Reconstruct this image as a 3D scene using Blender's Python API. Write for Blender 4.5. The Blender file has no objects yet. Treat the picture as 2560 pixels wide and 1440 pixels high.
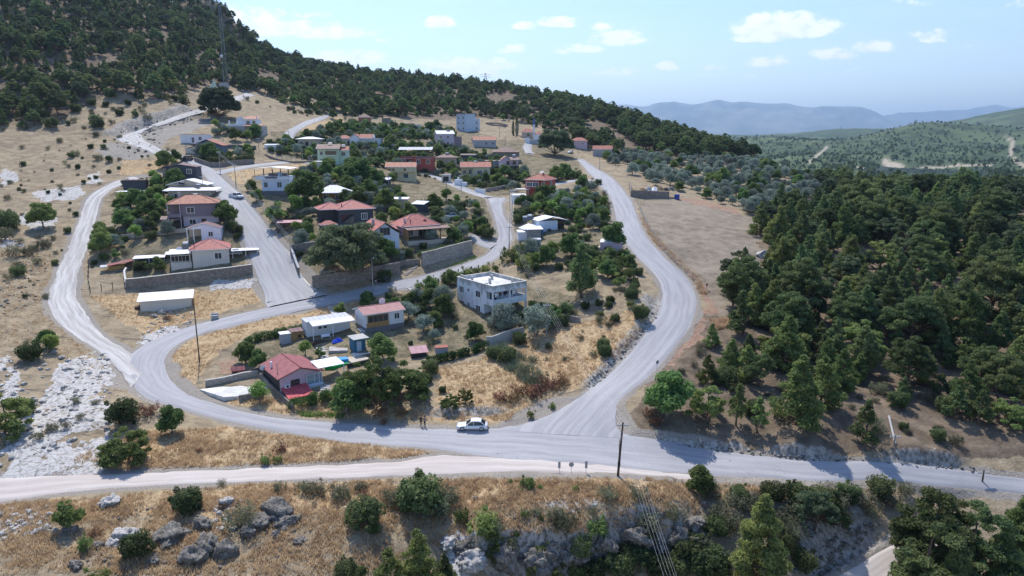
import bpy, math, random
import numpy as np
from mathutils import Vector, Matrix
from mathutils.bvhtree import BVHTree
R = math.radians
rng = np.random.default_rng(7)
random.seed(7)
scene = bpy.context.scene
COL = scene.collection
# ---------------------------------------------------------------- camera model (pixels of the 2560x1440 photograph)
F, PT, H = 1707.0, R(12.2), 42.5
SP, CP = math.sin(PT), math.cos(PT)
def ray(u, v):
    a = (u - 1280) / F; b = (720 - v) / F
    return np.array([a, CP + b * SP, -SP + b * CP])
def at_depth(u, v, d): return ray(u, v) * d + np.array([0, 0, H])
def at_z(u, v, z):
    r = ray(u, v); return r * ((z - H) / r[2]) + np.array([0, 0, H])
def project(P):
    P = np.asarray(P, float); x = P[..., 0]; y = P[..., 1]; z = P[..., 2] - H
    d = y * CP - z * SP; up = y * SP + z * CP
    d = np.where(d < 1, 1, d)
    return 1280 + F * x / d, 720 - F * up / d, d
# ---------------------------------------------------------------- relief: survey points (u, v, depth)
CTRL = [
 # main road, lower leg
 (2700,1225,87),(2560,1212,90),(2300,1185,91.5),(2000,1170,93),(1750,1150,95.5),(1550,1130,96),(1400,1110,98),(1180,1085,101),(1000,1085,101),
 (850,1075,102),(700,1058,103),(580,1035,106),(480,1005,110),(400,960,116),(350,915,123),(360,880,128),(430,850,134),(520,815,140),(600,792,143),(720,765,147),(850,738,151),(933,724,153),
 (1050,698,159),(1150,672,165),(1225,635,173),(1265,590,182),(1250,545,194),(1240,500,208),
 # right branch
 (1500,1000,106),(1560,950,112),(1620,900,118),(1670,830,127),(1695,770,137),(1690,710,149),(1640,650,163),(1590,590,180),(1565,530,206),(1540,490,225),(1500,445,258),(1460,410,305),(1435,385,360),
 # street
 (700,700,160),(660,620,174),(620,550,186),(590,490,200),(550,445,222),(520,420,235),(470,400,248),
 # left dirt road
 (290,880,128),(200,810,140),(155,740,151),(175,660,167),(200,600,180),(225,530,199),(250,480,213),(300,445,228),
 # left hill
 (-200,1000,104),(-200,800,130),(-200,600,168),(-200,450,215),(-200,330,262),(-200,200,300),(-200,50,350),(-200,-120,420),
 (60,420,238),(60,500,205),(50,600,174),(50,700,152),(60,800,134),(80,900,119),(100,1000,107),(120,1100,95),(230,1000,107),
 (60,340,268),(150,300,290),(250,270,310),(200,200,335),(60,200,310),(60,100,350),(200,80,400),(60,0,400),(250,0,470),(60,-120,470),
 (380,380,255),(330,340,282),(420,300,305),(500,278,322),(545,298,322),(610,240,372),(560,216,382),(400,240,330),(400,150,390),(500,120,440),(420,60,470),
 (430,15,520),(560,95,545),(650,125,560),(750,152,575),(850,180,590),(950,200,610),(1030,196,625),(1200,224,640),(1300,235,630),(1400,262,600),(1500,275,570),(1600,312,530),(1700,345,490),(1800,372,450),(1900,400,425),
 (250,430,236),(350,430,238),(420,345,275),(480,350,270),(600,310,300),(700,280,350),(760,300,340),(750,240,420),(650,190,440),(900,260,430),(850,220,500),(1000,250,470),(1000,290,400),(1150,260,500),(1150,328,400),(1300,280,500),(1250,345,360),(1340,343,370),(1400,310,430),(1500,330,430),(1600,360,410),
 # village
 (395,470,215),(440,462,224),(495,572,176),(400,530,193),(300,560,187),(350,650,167),(250,680,163),(510,672,164),(640,694,161),(320,722,157),(500,705,160),(280,760,147),(390,778,149),(560,750,153),(300,830,137),(420,810,143),
 (690,484,204),(800,500,210),(870,560,180),(780,560,180),(740,610,172),(920,640,163),(800,650,163),(860,690,158.5),(1050,600,174),(1050,660,165.5),(1150,620,174),(1150,560,188),(1000,510,205),(1100,480,222),(900,480,220),
 (830,412,252),(700,400,262),(640,370,270),(760,370,285),(912,365,298),(1045,418,270),(1002,452,242),(1190,447,268),(1120,445,262),(1260,405,305),(1360,495,228),(1300,510,215),(1400,450,262),(1380,390,325),(1120,368,320),(1010,340,350),(880,320,370),(1210,370,330),
 (1320,620,168),(1380,590,180),(1450,520,205),(1500,600,172),(1450,650,160),(1330,680,155),(1550,690,148),(1450,750,141),(1600,780,132),
 (1232,800,136),(1320,775,141),(1137,770,142),(1400,850,128),(1500,900,120.5),(1300,950,115.5),(1380,960,114),(1150,1000,109),(1250,1035,106),(1000,1030,107),(1000,900,124),(915,832,132),(1000,815,138),(1100,830,134),(850,850,130),(750,870,127),(660,850,132),(560,870,129),(480,890,125.5),(500,960,115.5),(600,990,111),(700,990,110.5),(800,990,110.5),(900,1000,109),(1040,780,143),(1100,730,152),(900,780,143),(750,800,140),(620,830,136),
 # field and right slopes
 (1650,500,226),(1750,560,200),(1750,650,167),(1780,740,148),(1880,560,203),(1900,640,172),(1750,850,124),(1700,960,110),(1650,1050,99.5),
 (1850,960,110),(1850,850,125),(2000,1000,105),(2000,1080,96.5),(2200,1090,96),(2400,1110,94.5),(2560,1140,92.5),(2700,1100,95),(2200,980,108),(2450,960,112),(2650,900,118),
 (2100,850,128),(2300,850,129),(2560,800,138),(2000,740,150),(2200,700,160),(2450,700,160),(2750,680,162),(2000,620,182),(2200,600,190),(2450,600,190),(2700,560,205),
 (2000,540,222),(2200,520,245),(2400,520,250),(2600,510,260),(2800,500,260),
 (1650,450,262),(1800,450,275),(1600,410,320),(1750,400,345),(1900,420,345),(2000,450,330),(1950,480,270),(2100,470,320),(2250,480,330),(2450,492,340),(2700,495,340),
 # foreground
 (100,1225,85.5),(400,1200,87.5),(700,1180,89.8),(950,1165,91),(600,1125,95.5),(350,1130,94.6),(900,1115,97),
 (-200,1240,84),(1100,1200,89),(1400,1195,89.5),(1700,1215,88),(2000,1230,87.5),(2200,1240,87),(100,1320,78.2),(400,1320,79),(700,1300,80.3),(950,1300,81),(1250,1270,84),(1500,1270,84),(1700,1290,83.5),
 (100,1440,70.5),(400,1440,71.5),(700,1430,73),(900,1420,75),(1200,1345,80.4),(1500,1345,80.6),(1700,1330,82.5),(1150,1440,77),(1500,1440,79),(1750,1430,80),(1900,1290,84.4),(1900,1430,79.5),(2100,1400,81.4),(2250,1360,83.2),(2100,1300,85),(2560,1300,85.5),(2560,1440,79.5),(2300,1440,79.3),(2750,1400,80),
]
pts = [at_depth(*c) for c in CTRL]
# beyond the ridge the ground falls away; outside the frame it goes on evenly
def back(u, v, d, dz, far):
    p = at_depth(u, v, d); s = far / math.hypot(p[0], p[1] + 1e-6)
    return np.array([p[0] * (1 + s), p[1] * (1 + s), p[2] + dz])
for (u, v, d) in [(430,15,520),(560,95,545),(650,125,560),(850,180,590),(1030,196,625),(1200,224,640),(1400,262,600),(1600,312,530),(1800,372,450),(1900,400,425)]:
    pts.append(back(u, v, d, -9, 60)); pts.append(back(u, v, d, -48, 200))
for (u, v, d) in [(2100,470,320),(2250,480,330),(2450,492,340),(2700,495,340)]:
    pts.append(back(u, v, d, -14, 60)); pts.append(back(u, v, d, -60, 240))
for p in [(-260,620,210),(-420,500,220),(-330,300,110),(-160,60,6),(-120,0,-4),(0,30,-10),(0,0,-14),(100,0,-14),(160,40,-10),(230,120,2),(300,250,-8),(0,-60,-20),(-200,-60,-5),(200,-60,-20),(60,50,-12),(-50,50,-6)]:
    pts.append(np.array(p, float))
pts = np.array(pts)
SC = 100.0
def tps_fit(P, lam):
    n = len(P); X = P[:, :2] / SC
    D2 = ((X[:, None] - X[None]) ** 2).sum(2)
    K = 0.5 * D2 * np.log(np.maximum(D2, 1e-12))
    K[np.diag_indices(n)] += lam * (np.maximum(P[:, 1], 60) / 100) ** 1.5
    A = np.zeros((n + 3, n + 3)); A[:n, :n] = K; A[:n, n] = 1; A[:n, n+1:] = X; A[n, :n] = 1; A[n+1:, :n] = X.T
    return X, np.linalg.solve(A, np.concatenate([P[:, 2], [0, 0, 0]]))
TX, TW = tps_fit(pts, 0.004)
def h0(x, y):
    x = np.atleast_1d(np.asarray(x, float)); y = np.atleast_1d(np.asarray(y, float)); sh = x.shape
    x = x.ravel() / SC; y = y.ravel() / SC; out = np.empty(len(x))
    for i in range(0, len(x), 20000):
        a, b = x[i:i+20000], y[i:i+20000]
        D2 = (a[:, None] - TX[:, 0]) ** 2 + (b[:, None] - TX[:, 1]) ** 2
        out[i:i+20000] = (0.5 * D2 * np.log(np.maximum(D2, 1e-12))) @ TW[:-3] + TW[-3] + TW[-2] * a + TW[-1] * b
    return out.reshape(sh)
# ---------------------------------------------------------------- noise
def _hash(ix, iy, s):
    n = (ix.astype(np.int64) * 374761393 + iy.astype(np.int64) * 668265263 + s * 1442695041) & 0xffffffff
    n = ((n ^ (n >> 13)) * 1274126177) & 0xffffffff
    return ((n ^ (n >> 16)) & 0xffff) / 65535.0
def vnoise(x, y, s=0):
    ix = np.floor(x); iy = np.floor(y); fx = x - ix; fy = y - iy
    fx = fx * fx * (3 - 2 * fx); fy = fy * fy * (3 - 2 * fy)
    a = _hash(ix, iy, s); b = _hash(ix + 1, iy, s); c = _hash(ix, iy + 1, s); d = _hash(ix + 1, iy + 1, s)
    return (a * (1 - fx) + b * fx) * (1 - fy) + (c * (1 - fx) + d * fx) * fy
def fbm(x, y, o=4, s=0):
    t = 0; a = 1; n = 0
    for i in range(o):
        t = t + a * (vnoise(x, y, s + i) - .5); n += a; a *= .5; x = x * 2.03 + 17; y = y * 2.03 + 5
    return t / n * 2
def sstep(a, b, x):
    t = np.clip((x - a) / (b - a), 0, 1); return t * t * (3 - 2 * t)
def inpoly(u, v, poly):
    ins = np.zeros(u.shape, bool); n = len(poly)
    for i in range(n):
        x1, y1 = poly[i]; x2, y2 = poly[(i + 1) % n]
        if y1 == y2: continue
        ins ^= ((y1 > v) != (y2 > v)) & (u < (x2 - x1) * (v - y1) / (y2 - y1) + x1)
    return ins
# ---------------------------------------------------------------- far country
FAR = [(2000,400,1500),(2100,412,1350),(2200,430,1150),(2300,440,1050),(2450,446,1000),(2600,455,950),(2560,490,760),(2300,500,700),(2750,480,800),
 (2000,372,1900),(2100,352,2200),(2200,333,2400),(2280,316,2500),(2350,322,2550),(2450,327,2500),(2560,330,2450),(2750,330,2450),(3000,330,2450),
 (2200,402,1500),(2300,395,1600),(2450,385,1700),(2560,385,1700),(2750,385,1700),(2350,352,2050),(2500,356,2050),(2150,372,1900),
 (1850,354,2700),(1950,350,2600),(1700,362,2700),(1850,343,4700),(1950,340,4700),(2040,333,4700),(2110,326,4600),(2180,330,4600),(2350,322,4600),(2420,314,4500),(2480,309,4500),(2560,306,4500),(2750,306,4500),(1700,350,4700)]
fp = [at_depth(*c) for c in FAR]
for az in (-70, -50, -30, -15, -5, 5, 12): 
    for r in (700, 1200, 2500, 5000): fp.append(np.array([r*math.sin(R(az)), r*math.cos(R(az)), -60 - r*.004]))
for az in (18, 25, 32, 40, 50):
    fp.append(np.array([3300*math.sin(R(az)), 3300*math.cos(R(az)), -40])); fp.append(np.array([6500*math.sin(R(az)), 6500*math.cos(R(az)), -120]))
    fp.append(np.array([560*math.sin(R(az)), 560*math.cos(R(az)), -50]))
fp = np.array(fp)
def fx_(x, y): return np.stack([np.arctan2(x, y) * 2.2, np.log(np.hypot(x, y) + 1)], -1)
_q = np.concatenate([fx_(fp[:, 0], fp[:, 1]) * SC, fp[:, 2:3]], 1)
def _fit2(P):
    n = len(P); X = P[:, :2] / SC; D2 = ((X[:, None] - X[None]) ** 2).sum(2); K = 0.5 * D2 * np.log(np.maximum(D2, 1e-12)); K[np.diag_indices(n)] += .002
    A = np.zeros((n + 3, n + 3)); A[:n, :n] = K; A[:n, n] = 1; A[:n, n+1:] = X; A[n, :n] = 1; A[n+1:, :n] = X.T
    return X, np.linalg.solve(A, np.concatenate([P[:, 2], [0, 0, 0]]))
FX, FW = _fit2(_q)
def hfar(x, y):
    q = fx_(x, y); D2 = ((q[:, None] - FX[None]) ** 2).sum(2)
    z = (0.5 * D2 * np.log(np.maximum(D2, 1e-12))) @ FW[:-3] + FW[-3] + q @ FW[-2:]
    r = np.hypot(x, y)
    z = z + fbm(x / 260, y / 260, 4, 50) * 14 * sstep(700, 1500, r)
    w = sstep(5200, 8000, r); return z * (1 - w) - 150 * w
RID_AZ = [math.atan2(*at_depth(u, v, d)[:2]) for u, v, d in [(-900,100,500),(430,15,520),(850,180,590),(1030,196,625),(1400,262,600),(1700,345,490),(1900,400,425),(2250,480,330),(2700,495,340),(3400,495,330)]]
RID_R = [560, 565, 640, 660, 610, 505, 450, 370, 380, 380]
BLK = 190
def hbase(x, y):
    x = np.atleast_1d(np.asarray(x, float)); y = np.atleast_1d(np.asarray(y, float)); sh = x.shape; x = x.ravel(); y = y.ravel()
    r = np.hypot(x, y); az = np.arctan2(x, y); rr = np.interp(az, RID_AZ, RID_R) + 60
    w = sstep(0, 1, (r - rr) / BLK); out = np.zeros(len(x)); m = w < 1
    out[m] = h0(x[m], y[m]) * (1 - w[m]); m = w > 0
    if m.any():
        i = np.where(m)[0]
        for k in range(0, len(i), 20000): j = i[k:k+20000]; out[j] += hfar(x[j], y[j]) * w[j]
    return out.reshape(sh)
def unproject(u, v, zoff=0.0):
    """first point of the smooth relief met by the ray"""
    r = ray(u, v); t = np.concatenate([np.arange(45, 260, .5), np.arange(260, 900, 2)])
    Q = r[None] * t[:, None]; g = (Q[:, 2] + H) - (h0(Q[:, 0], Q[:, 1]) + zoff)
    b = g < 0
    if not b.any(): return None
    i = int(np.argmax(b))
    if i == 0: return r * t[0] + np.array([0, 0, H])
    k = g[i-1] / (g[i-1] - g[i]); tt = t[i-1] + k * (t[i] - t[i-1]); return r * tt + np.array([0, 0, H])
# ---------------------------------------------------------------- roads: (left u, v, right u, v) pairs or (u, v, width in metres)
def smooth_pts(L, k):
    L = np.array(L, float); out = []
    n = len(L)
    for i in range(n - 1):
        p0 = L[max(i-1, 0)]; p1 = L[i]; p2 = L[i+1]; p3 = L[min(i+2, n-1)]
        m = max(2, int(np.linalg.norm((p2 - p1)[:2]) / k))
        for j in range(m):
            t = j / m; out.append(.5 * ((2*p1) + (-p0+p2)*t + (2*p0-5*p1+4*p2-p3)*t*t + (-p0+3*p1-3*p2+p3)*t**3))
    out.append(L[-1]); return np.array(out)
def road_pairs(pairs):
    C = [(unproject(p[0], p[1])[:2] + unproject(p[2], p[3])[:2]) / 2 if len(p) == 4 else unproject(p[0], p[1])[:2] for p in pairs]
    out = []
    for i, p in enumerate(pairs):
        if len(p) == 4: out.append(np.concatenate([unproject(p[0], p[1])[:2], unproject(p[2], p[3])[:2]]))
        else:
            d = C[min(i+1, len(C)-1)] - C[max(i-1, 0)]; d = d / (np.linalg.norm(d) + 1e-9); n = np.array([-d[1], d[0]]) * p[2] / 2
            out.append(np.concatenate([C[i] + n, C[i] - n]))
    return np.array(out)
MAIN = [(3000,1215,3000,1262),(2760,1205,2760,1250),(2560,1194,2560,1234),(2300,1162,2300,1209),(2100,1151,2100,1203),(1900,1136,1900,1194),(1750,1116,1750,1186),(1650,1096,1650,1180),(1560,1084,1560,1172),(1500,1078,1500,1162),(1400,1070,1400,1156),(1300,1063,1300,1150),(1200,1070,1200,1139),(1100,1070,1100,1123),(1000,1066,1000,1115),(900,1058,900,1108),(800,1052,800,1093),(700,1044,700,1076),(600,1027,590,1055),(530,1006,515,1037),(470,985,445,1018),(432,955,378,999),(415,930,335,965),(411,908,316,932),(416,888,318,905),(430,872,330,882),(460,852,375,852),(505,832,430,830),(560,818,500,808),(640,800,600,784),(720,782,700,762),(880,750,860,730),(1035,717,1010,699),(1150,686,1120,671),(1183,673,1160,659),(1253,638,1215,636),(1279,598,1244,597),(1275,568,1242,568),(1260,537,1234,537),(1256,511,1226,511),(1264,495,1220,495)]
BRANCH = [(1442,398,1458,398),(1459,414,1482,416),(1474,433,1512,433),(1501,463,1548,463),(1523,490,1573,493),(1534,518,1587,525),(1541,551,1600,560),(1553,589,1624,602),(1584,630,1668,650),(1619,667,1709,684),(1645,699,1731,714),(1655,735,1742,750),(1649,772,1737,780),(1630,808,1724,818),(1600,848,1690,866),(1568,888,1649,915),(1525,932,1600,960),(1457,985,1552,1000),(1400,1023,1537,1042),(1330,1052,1549,1076),(1250,1075,1600,1098)]
STREET = [(667,768,822,736),(661,730,795,725),(644,692,757,692),(630,648,729,637),(612,606,700,606),(598,572,672,572),(576,535,645,535),(557,505,618,505),(538,475,590,475),(520,452,566,455),(507,436,550,438),(483,415,536,425),(462,402,500,402),(440,394,470,393),(400,384,420,378)]
LANES = [  # pale village lanes (u, v, width)
 [(540,434,5),(580,424,4.5),(630,415,4),(690,408,4),(725,405,3.6),(760,406,2.6),(785,410,1.6)],
 [(1490,455,4),(1450,450,4),(1410,456,4),(1370,463,4)],
 [(1225,494,4.5),(1190,484,4),(1150,468,4),(1110,450,4),(1080,440,3),(1060,434,2)],
 [(722,346,4),(724,334,3.8),(745,319,3.6),(764,309,3.6),(782,302,3.5),(800,296,3),(822,289,2.5)],
 [(1325,384,3.5),(1318,370,3.5),(1322,357,3.5)],
 [(1235,616,3.4),(1210,608,3),(1196,600,2.6),(1182,588,1.6)],
]
DIRT_LEFT = [(330,968,372,905),(300,925,342,893),(268,893,314,874),(200,847,252,832),(140,802,222,792),(120,765,197,755),(123,735,190,722),(138,690,196,686),(152,652,207,650),(168,625,218,622),(180,590,225,590),(197,550,238,550),(212,505,250,505),(228,485,263,487),(258,468,285,470),(290,452,318,458),(330,441,352,447)]
DIRT_UP = [(388,384,404,375),(350,369,380,361),(315,357,360,349),(290,348,352,338),(306,338,352,333),(345,326,362,325),(380,314,384,314.5)]
DIRT_HILL = [(385,314,4),(419,303,4),(455,290,4),(493,279,4),(532,268,4),(565,257,4),(590,247,4.5),(626,235,4.5)]
DIRT_LOW = [(-500,1215,-500,1275),(-250,1205,-250,1268),(0,1194,0,1254),(150,1188,150,1232),(336,1181,336,1216),(571,1172,571,1205),(860,1160,860,1194),(1000,1150,1000,1189),(1110,1137,1130,1184),(1250,1144,1250,1180),(1400,1153,1400,1179),(1520,1163,1520,1188),(1640,1178,1640,1196),(1760,1190,1760,1201)]
DIRT_GULLY = [(2330,1320,2400,1350),(2210,1375,2290,1400),(2150,1410,2240,1440),(2080,1450,2190,1490),(2000,1500,2120,1560)]
ROADS = {}
def reg(name, pairs, lift, mat, k=1.2):
    P = smooth_pts(road_pairs(pairs), k); ROADS.setdefault(name, []).append((P, lift, mat))
reg('main', MAIN, .03, 'asphalt'); reg('branch', BRANCH, .045, 'asphalt'); reg('street', STREET, .06, 'concrete')
for i, l in enumerate(LANES): reg('lane%d' % i, l, .075 + .006 * i, 'concrete')
reg('dirt_left', DIRT_LEFT, .02, 'dirt'); reg('dirt_up', DIRT_UP, .05, 'dirt'); reg('dirt_hill', DIRT_HILL, .035, 'dirt')
reg('dirt_low', DIRT_LOW, .015, 'dirtpink'); reg('gully', DIRT_GULLY, .02, 'dirtpink')
SEG = []
for name, L in ROADS.items():
    for P, lift, mat in L:
        C = (P[:, :2] + P[:, 2:]) / 2; W = np.hypot(*(P[:, :2] - P[:, 2:]).T) / 2
        st = 2 if len(C) > 12 else 1
        idx = list(range(0, len(C), st)); 
        if idx[-1] != len(C) - 1: idx.append(len(C) - 1)
        for a, b in zip(idx[:-1], idx[1:]): SEG.append((C[a, 0], C[a, 1], C[b, 0], C[b, 1], W[a], W[b], {'asphalt':0,'concrete':1,'dirt':2,'dirtpink':3}[mat]))
SEG = np.array(SEG)
def road_dist(x, y):
    """signed distance to the nearest road edge (negative on the road) and kind"""
    n = len(x); best = np.full(n, 1e9); kind = np.zeros(n, int)
    for s in SEG:
        ax, ay, bx, by, wa, wb, k = s
        m = (np.abs(x - (ax + bx) / 2) < 30) & (np.abs(y - (ay + by) / 2) < 30)
        if not m.any(): continue
        i = np.where(m)[0]; px = x[i] - ax; py = y[i] - ay; dx = bx - ax; dy = by - ay; L = dx*dx + dy*dy + 1e-9
        t = np.clip((px*dx + py*dy) / L, 0, 1); d = np.hypot(px - t*dx, py - t*dy) - (wa + (wb - wa) * t)
        j = d < best[i]; best[i[j]] = d[j]; kind[i[j]] = int(k)
    return best, kind
# cliffs, cut banks and terraces: (polyline pixels, height drop towards the camera, width)
def poly_xy(L, zoff=0): return np.array([unproject(u, v, zoff)[:2] for u, v in L])
SCARPS = [  # polyline left to right as seen; the ground on the far side stands higher by h
 (poly_xy([(1150,1365),(1250,1378),(1350,1385),(1440,1388),(1500,1350),(1560,1330),(1640,1325),(1700,1335),(1770,1345)]), 3.6, 1.0),
 (poly_xy([(1620,1096),(1700,1109),(1800,1119),(1900,1128)]), 1.2, .4),
 (poly_xy([(1900,1128),(1960,1139),(2040,1144),(2120,1146)]), 1.9, .5),
 (poly_xy([(2190,1146),(2260,1149),(2350,1159),(2440,1168)]), 2.3, .5),
 (poly_xy([(1960,1420),(2060,1370),(2140,1325),(2200,1295)]), 2.4, 1.6),
 (poly_xy([(2620,760),(2600,800)]), .1, 1),
 (poly_xy([(285,345),(320,322),(370,306),(430,290),(490,272)]), 3.5, 3.0),
 (poly_xy([(1470,985),(1520,940),(1560,890),(1610,830),(1632,780),(1634,735)]), 1.7, 1.4),
 (poly_xy([(1040,1032),(1120,1030),(1200,1028),(1290,1030)]), .8, .6),
 (poly_xy([(420,1005),(560,1062),(700,1085),(850,1100),(1000,1115)]), -1.0, 2.0),
]
def scarp(x, y):
    z = np.zeros(len(x)); face = np.zeros(len(x))
    for P, h, w in SCARPS:
        best = np.full(len(x), 1e9); sg = np.zeros(len(x)); tt = np.zeros(len(x))
        cum = np.concatenate([[0], np.cumsum(np.hypot(*np.diff(P, axis=0).T))])
        for i in range(len(P) - 1):
            a, b = P[i], P[i+1]; d = b - a; L = d @ d; px = x - a[0]; py = y - a[1]
            t = np.clip((px*d[0] + py*d[1]) / L, 0, 1); q = np.hypot(px - t*d[0], py - t*d[1])
            s = np.sign(d[0]*py - d[1]*px); m = q < best
            best[m] = q[m]; sg[m] = s[m]; tt[m] = (cum[i] + t[m] * math.sqrt(L))
        sd = best * sg + .35 * w * fbm(x / 1.7, y / 1.7, 3, 31)
        end = sstep(0, 4, tt) * sstep(0, 4, cum[-1] - tt)
        fall = np.exp(-(np.maximum(best - w, 0) / (abs(h) * 3.2)) ** 1.5) * end
        z += fall * h * .5 * np.clip(sd / w, -1, 1) * (1 + .3 * fbm(x / 4, y / 4, 2, 77))
        face = np.maximum(face, end * (np.abs(sd) < w * 1.5) * (abs(h) > .7) * (h > 0))
    return z, face
def hfull(x, y, detail=True):
    x = np.atleast_1d(np.asarray(x, float)); y = np.atleast_1d(np.asarray(y, float)); sh = x.shape; x = x.ravel(); y = y.ravel()
    z = hbase(x, y); rd, kind = road_dist(x, y); r = np.hypot(x, y)
    off = sstep(0.2, 4.5, rd); near = 1 - sstep(250, 520, r)
    if detail:
        z = z + off * (fbm(x / 9, y / 9, 4, 3) * .7 + fbm(x / 2.1, y / 2.1, 3, 9) * .16 * near) + sstep(5, 20, rd) * fbm(x / 35, y / 35, 3, 21) * 1.2 * sstep(150, 260, r)
    m = r < 420
    if m.any():
        s, f = scarp(x[m], y[m]); z[m] += s * sstep(-.2, 1.2, rd[m])
    z = z - .22 * (1 - sstep(-.9, .15, rd)) * (rd < 8) - .05 * np.exp(-((rd - .6) / .5) ** 2)
    return z.reshape(sh)
# ---------------------------------------------------------------- ground zones, given as outlines on the photographed ground
Z_ROCK = [  # pale limestone
 [(0,900),(30,880),(40,960),(30,1010),(0,1020)],[(150,930),(230,890),(250,960),(190,1010),(90,1060),(60,1040)],[(0,1090),(60,1050),(180,1010),(215,1000),(200,1080),(120,1110),(0,1135)],[(215,1000),(265,985),(280,1060),(240,1100),(205,1080)],
 [(0,1130),(120,1100),(260,1100),(300,1150),(250,1180),(0,1195)],
 [(150,910),(230,880),(300,920),(240,1000),(140,980)],
 [(80,480),(200,462),(215,485),(180,500),(100,505)],[(30,545),(70,530),(130,535),(150,560),(80,575)],[(0,595),(50,600),(60,620),(0,615)],
 [(0,420),(30,425),(60,445),(0,470)],[(215,440),(245,430),(255,455),(220,460)],
 [(0,1275),(110,1268),(115,1310),(40,1330),(0,1340)],[(340,845),(420,815),(480,835),(380,865)],
 [(1350,1250),(1420,1238),(1490,1250),(1480,1275),(1380,1272)],
 [(1110,1330),(1240,1305),(1250,1330),(1130,1345)],[(1130,1368),(1290,1370),(1340,1400),(1200,1440),(1120,1440)],
 [(530,700),(640,700),(640,720),(540,725)],[(1460,970),(1500,935),(1510,950),(1475,985)],
 [(1640,1095),(1800,1120),(1800,1130),(1640,1108)],
]
Z_GREYROCK = [[(285,345),(330,318),(430,288),(500,268),(530,262),(530,275),(430,303),(350,325),(300,345)],
 [(240,375),(290,355),(400,385),(330,400),(260,395)],[(350,335),(420,310),(560,285),(560,300),(430,345),(400,370),(365,350)],
 [(1130,1360),(1440,1345),(1640,1315),(1780,1335),(1780,1400),(1500,1440),(1130,1440)],
 [(2000,1440),(2090,1380),(2150,1345),(2180,1345),(2120,1400),(2060,1440)],[(1640,740),(1655,735),(1660,800),(1560,930),(1540,925),(1620,830)]]
Z_SOIL = [[(1560,1060),(1640,940),(1750,800),(1830,700),(1880,560),(2000,480),(2900,480),(2900,1180),(2400,1140),(2000,1130),(1700,1100)],
 [(-400,310),(150,300),(280,230),(400,250),(520,210),(700,215),(900,290),(1100,300),(1300,290),(1420,350),(1600,390),(1900,420),(2000,450),(2000,0),(-400,-400)]]
Z_GARDEN = [[(280,470),(600,470),(620,690),(300,700)],[(620,440),(1250,350),(1420,350),(1460,440),(1220,500),(1230,600),(1100,660),(740,720),(680,560)],
 [(1280,480),(1500,470),(1540,590),(1560,640),(1300,700)],[(840,800),(1200,690),(1440,740),(1400,800),(1200,860),(1050,900),(620,900),(640,830)],[(680,330),(1100,310),(1250,345),(1200,360),(700,400)]]
Z_GOLD = [[(420,930),(430,870),(600,800),(1000,720),(1010,735),(800,790),(600,850),(560,880),(480,960)],
 [(330,600),(220,560),(210,640),(330,620)],[(220,740),(640,720),(660,750),(480,800),(380,830),(300,800)],
 [(1300,850),(1620,760),(1600,850),(1450,960),(1280,1040),(1100,1010),(1080,920),(1200,900)],
 [(330,1190),(330,1080),(560,1070),(1090,1130),(1100,1150),(700,1160)],[(0,1262),(700,1205),(1150,1195),(1600,1195),(2100,1225),(2050,1250),(1500,1250),(700,1290),(0,1290)],
 [(1580,540),(1620,640),(1780,760),(1760,700),(1640,590),(1600,500)],[(1340,440),(1400,380),(1440,420),(1400,450)],[(560,430),(760,410),(740,440),(600,460)],
 [(600,990),(850,1010),(1300,1040),(1280,1055),(800,1045),(560,1010)],[(700,330),(860,290),(860,330)],[(300,400),(450,400),(420,430),(300,440)],[(750,370),(900,330),(960,340),(800,400)]]
Z_FIELD = [[(1600,500),(1700,500),(1890,545),(1905,640),(1850,760),(1790,800),(1760,740),(1640,620),(1590,560)]]
Z_RED = [[(1590,870),(1660,780),(1660,740),(1668,800),(1610,880),(1560,930)],[(1745,700),(1785,750),(1780,810),(1755,800),(1770,760)],[(1690,860),(1760,800),(1770,830),(1640,930),(1600,980)],
 [(1680,492),(1760,500),(1850,528),(1840,536),(1740,512)],[(560,900),(600,890),(640,930),(560,930)]]
ZONES = [('rock', Z_ROCK), ('greyrock', Z_GREYROCK), ('soil', Z_SOIL), ('garden', Z_GARDEN), ('gold', Z_GOLD), ('field', Z_FIELD), ('red', Z_RED)]
def zone_masks(x, y, z):
    wob = 1.3; xx = x + wob * fbm(x / 3.5, y / 3.5, 3, 61) * 1.6; yy = y + wob * fbm(x / 3.5, y / 3.5, 3, 67) * 2.4
    u, v, d = project(np.stack([xx, yy, z], -1)); vis = np.hypot(x, y) < 640
    out = {}
    for n, L in ZONES:
        m = np.zeros(x.shape, bool)
        for p in L: m |= inpoly(u, v, p)
        out[n] = (m & vis).astype(float)
    return out
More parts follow.
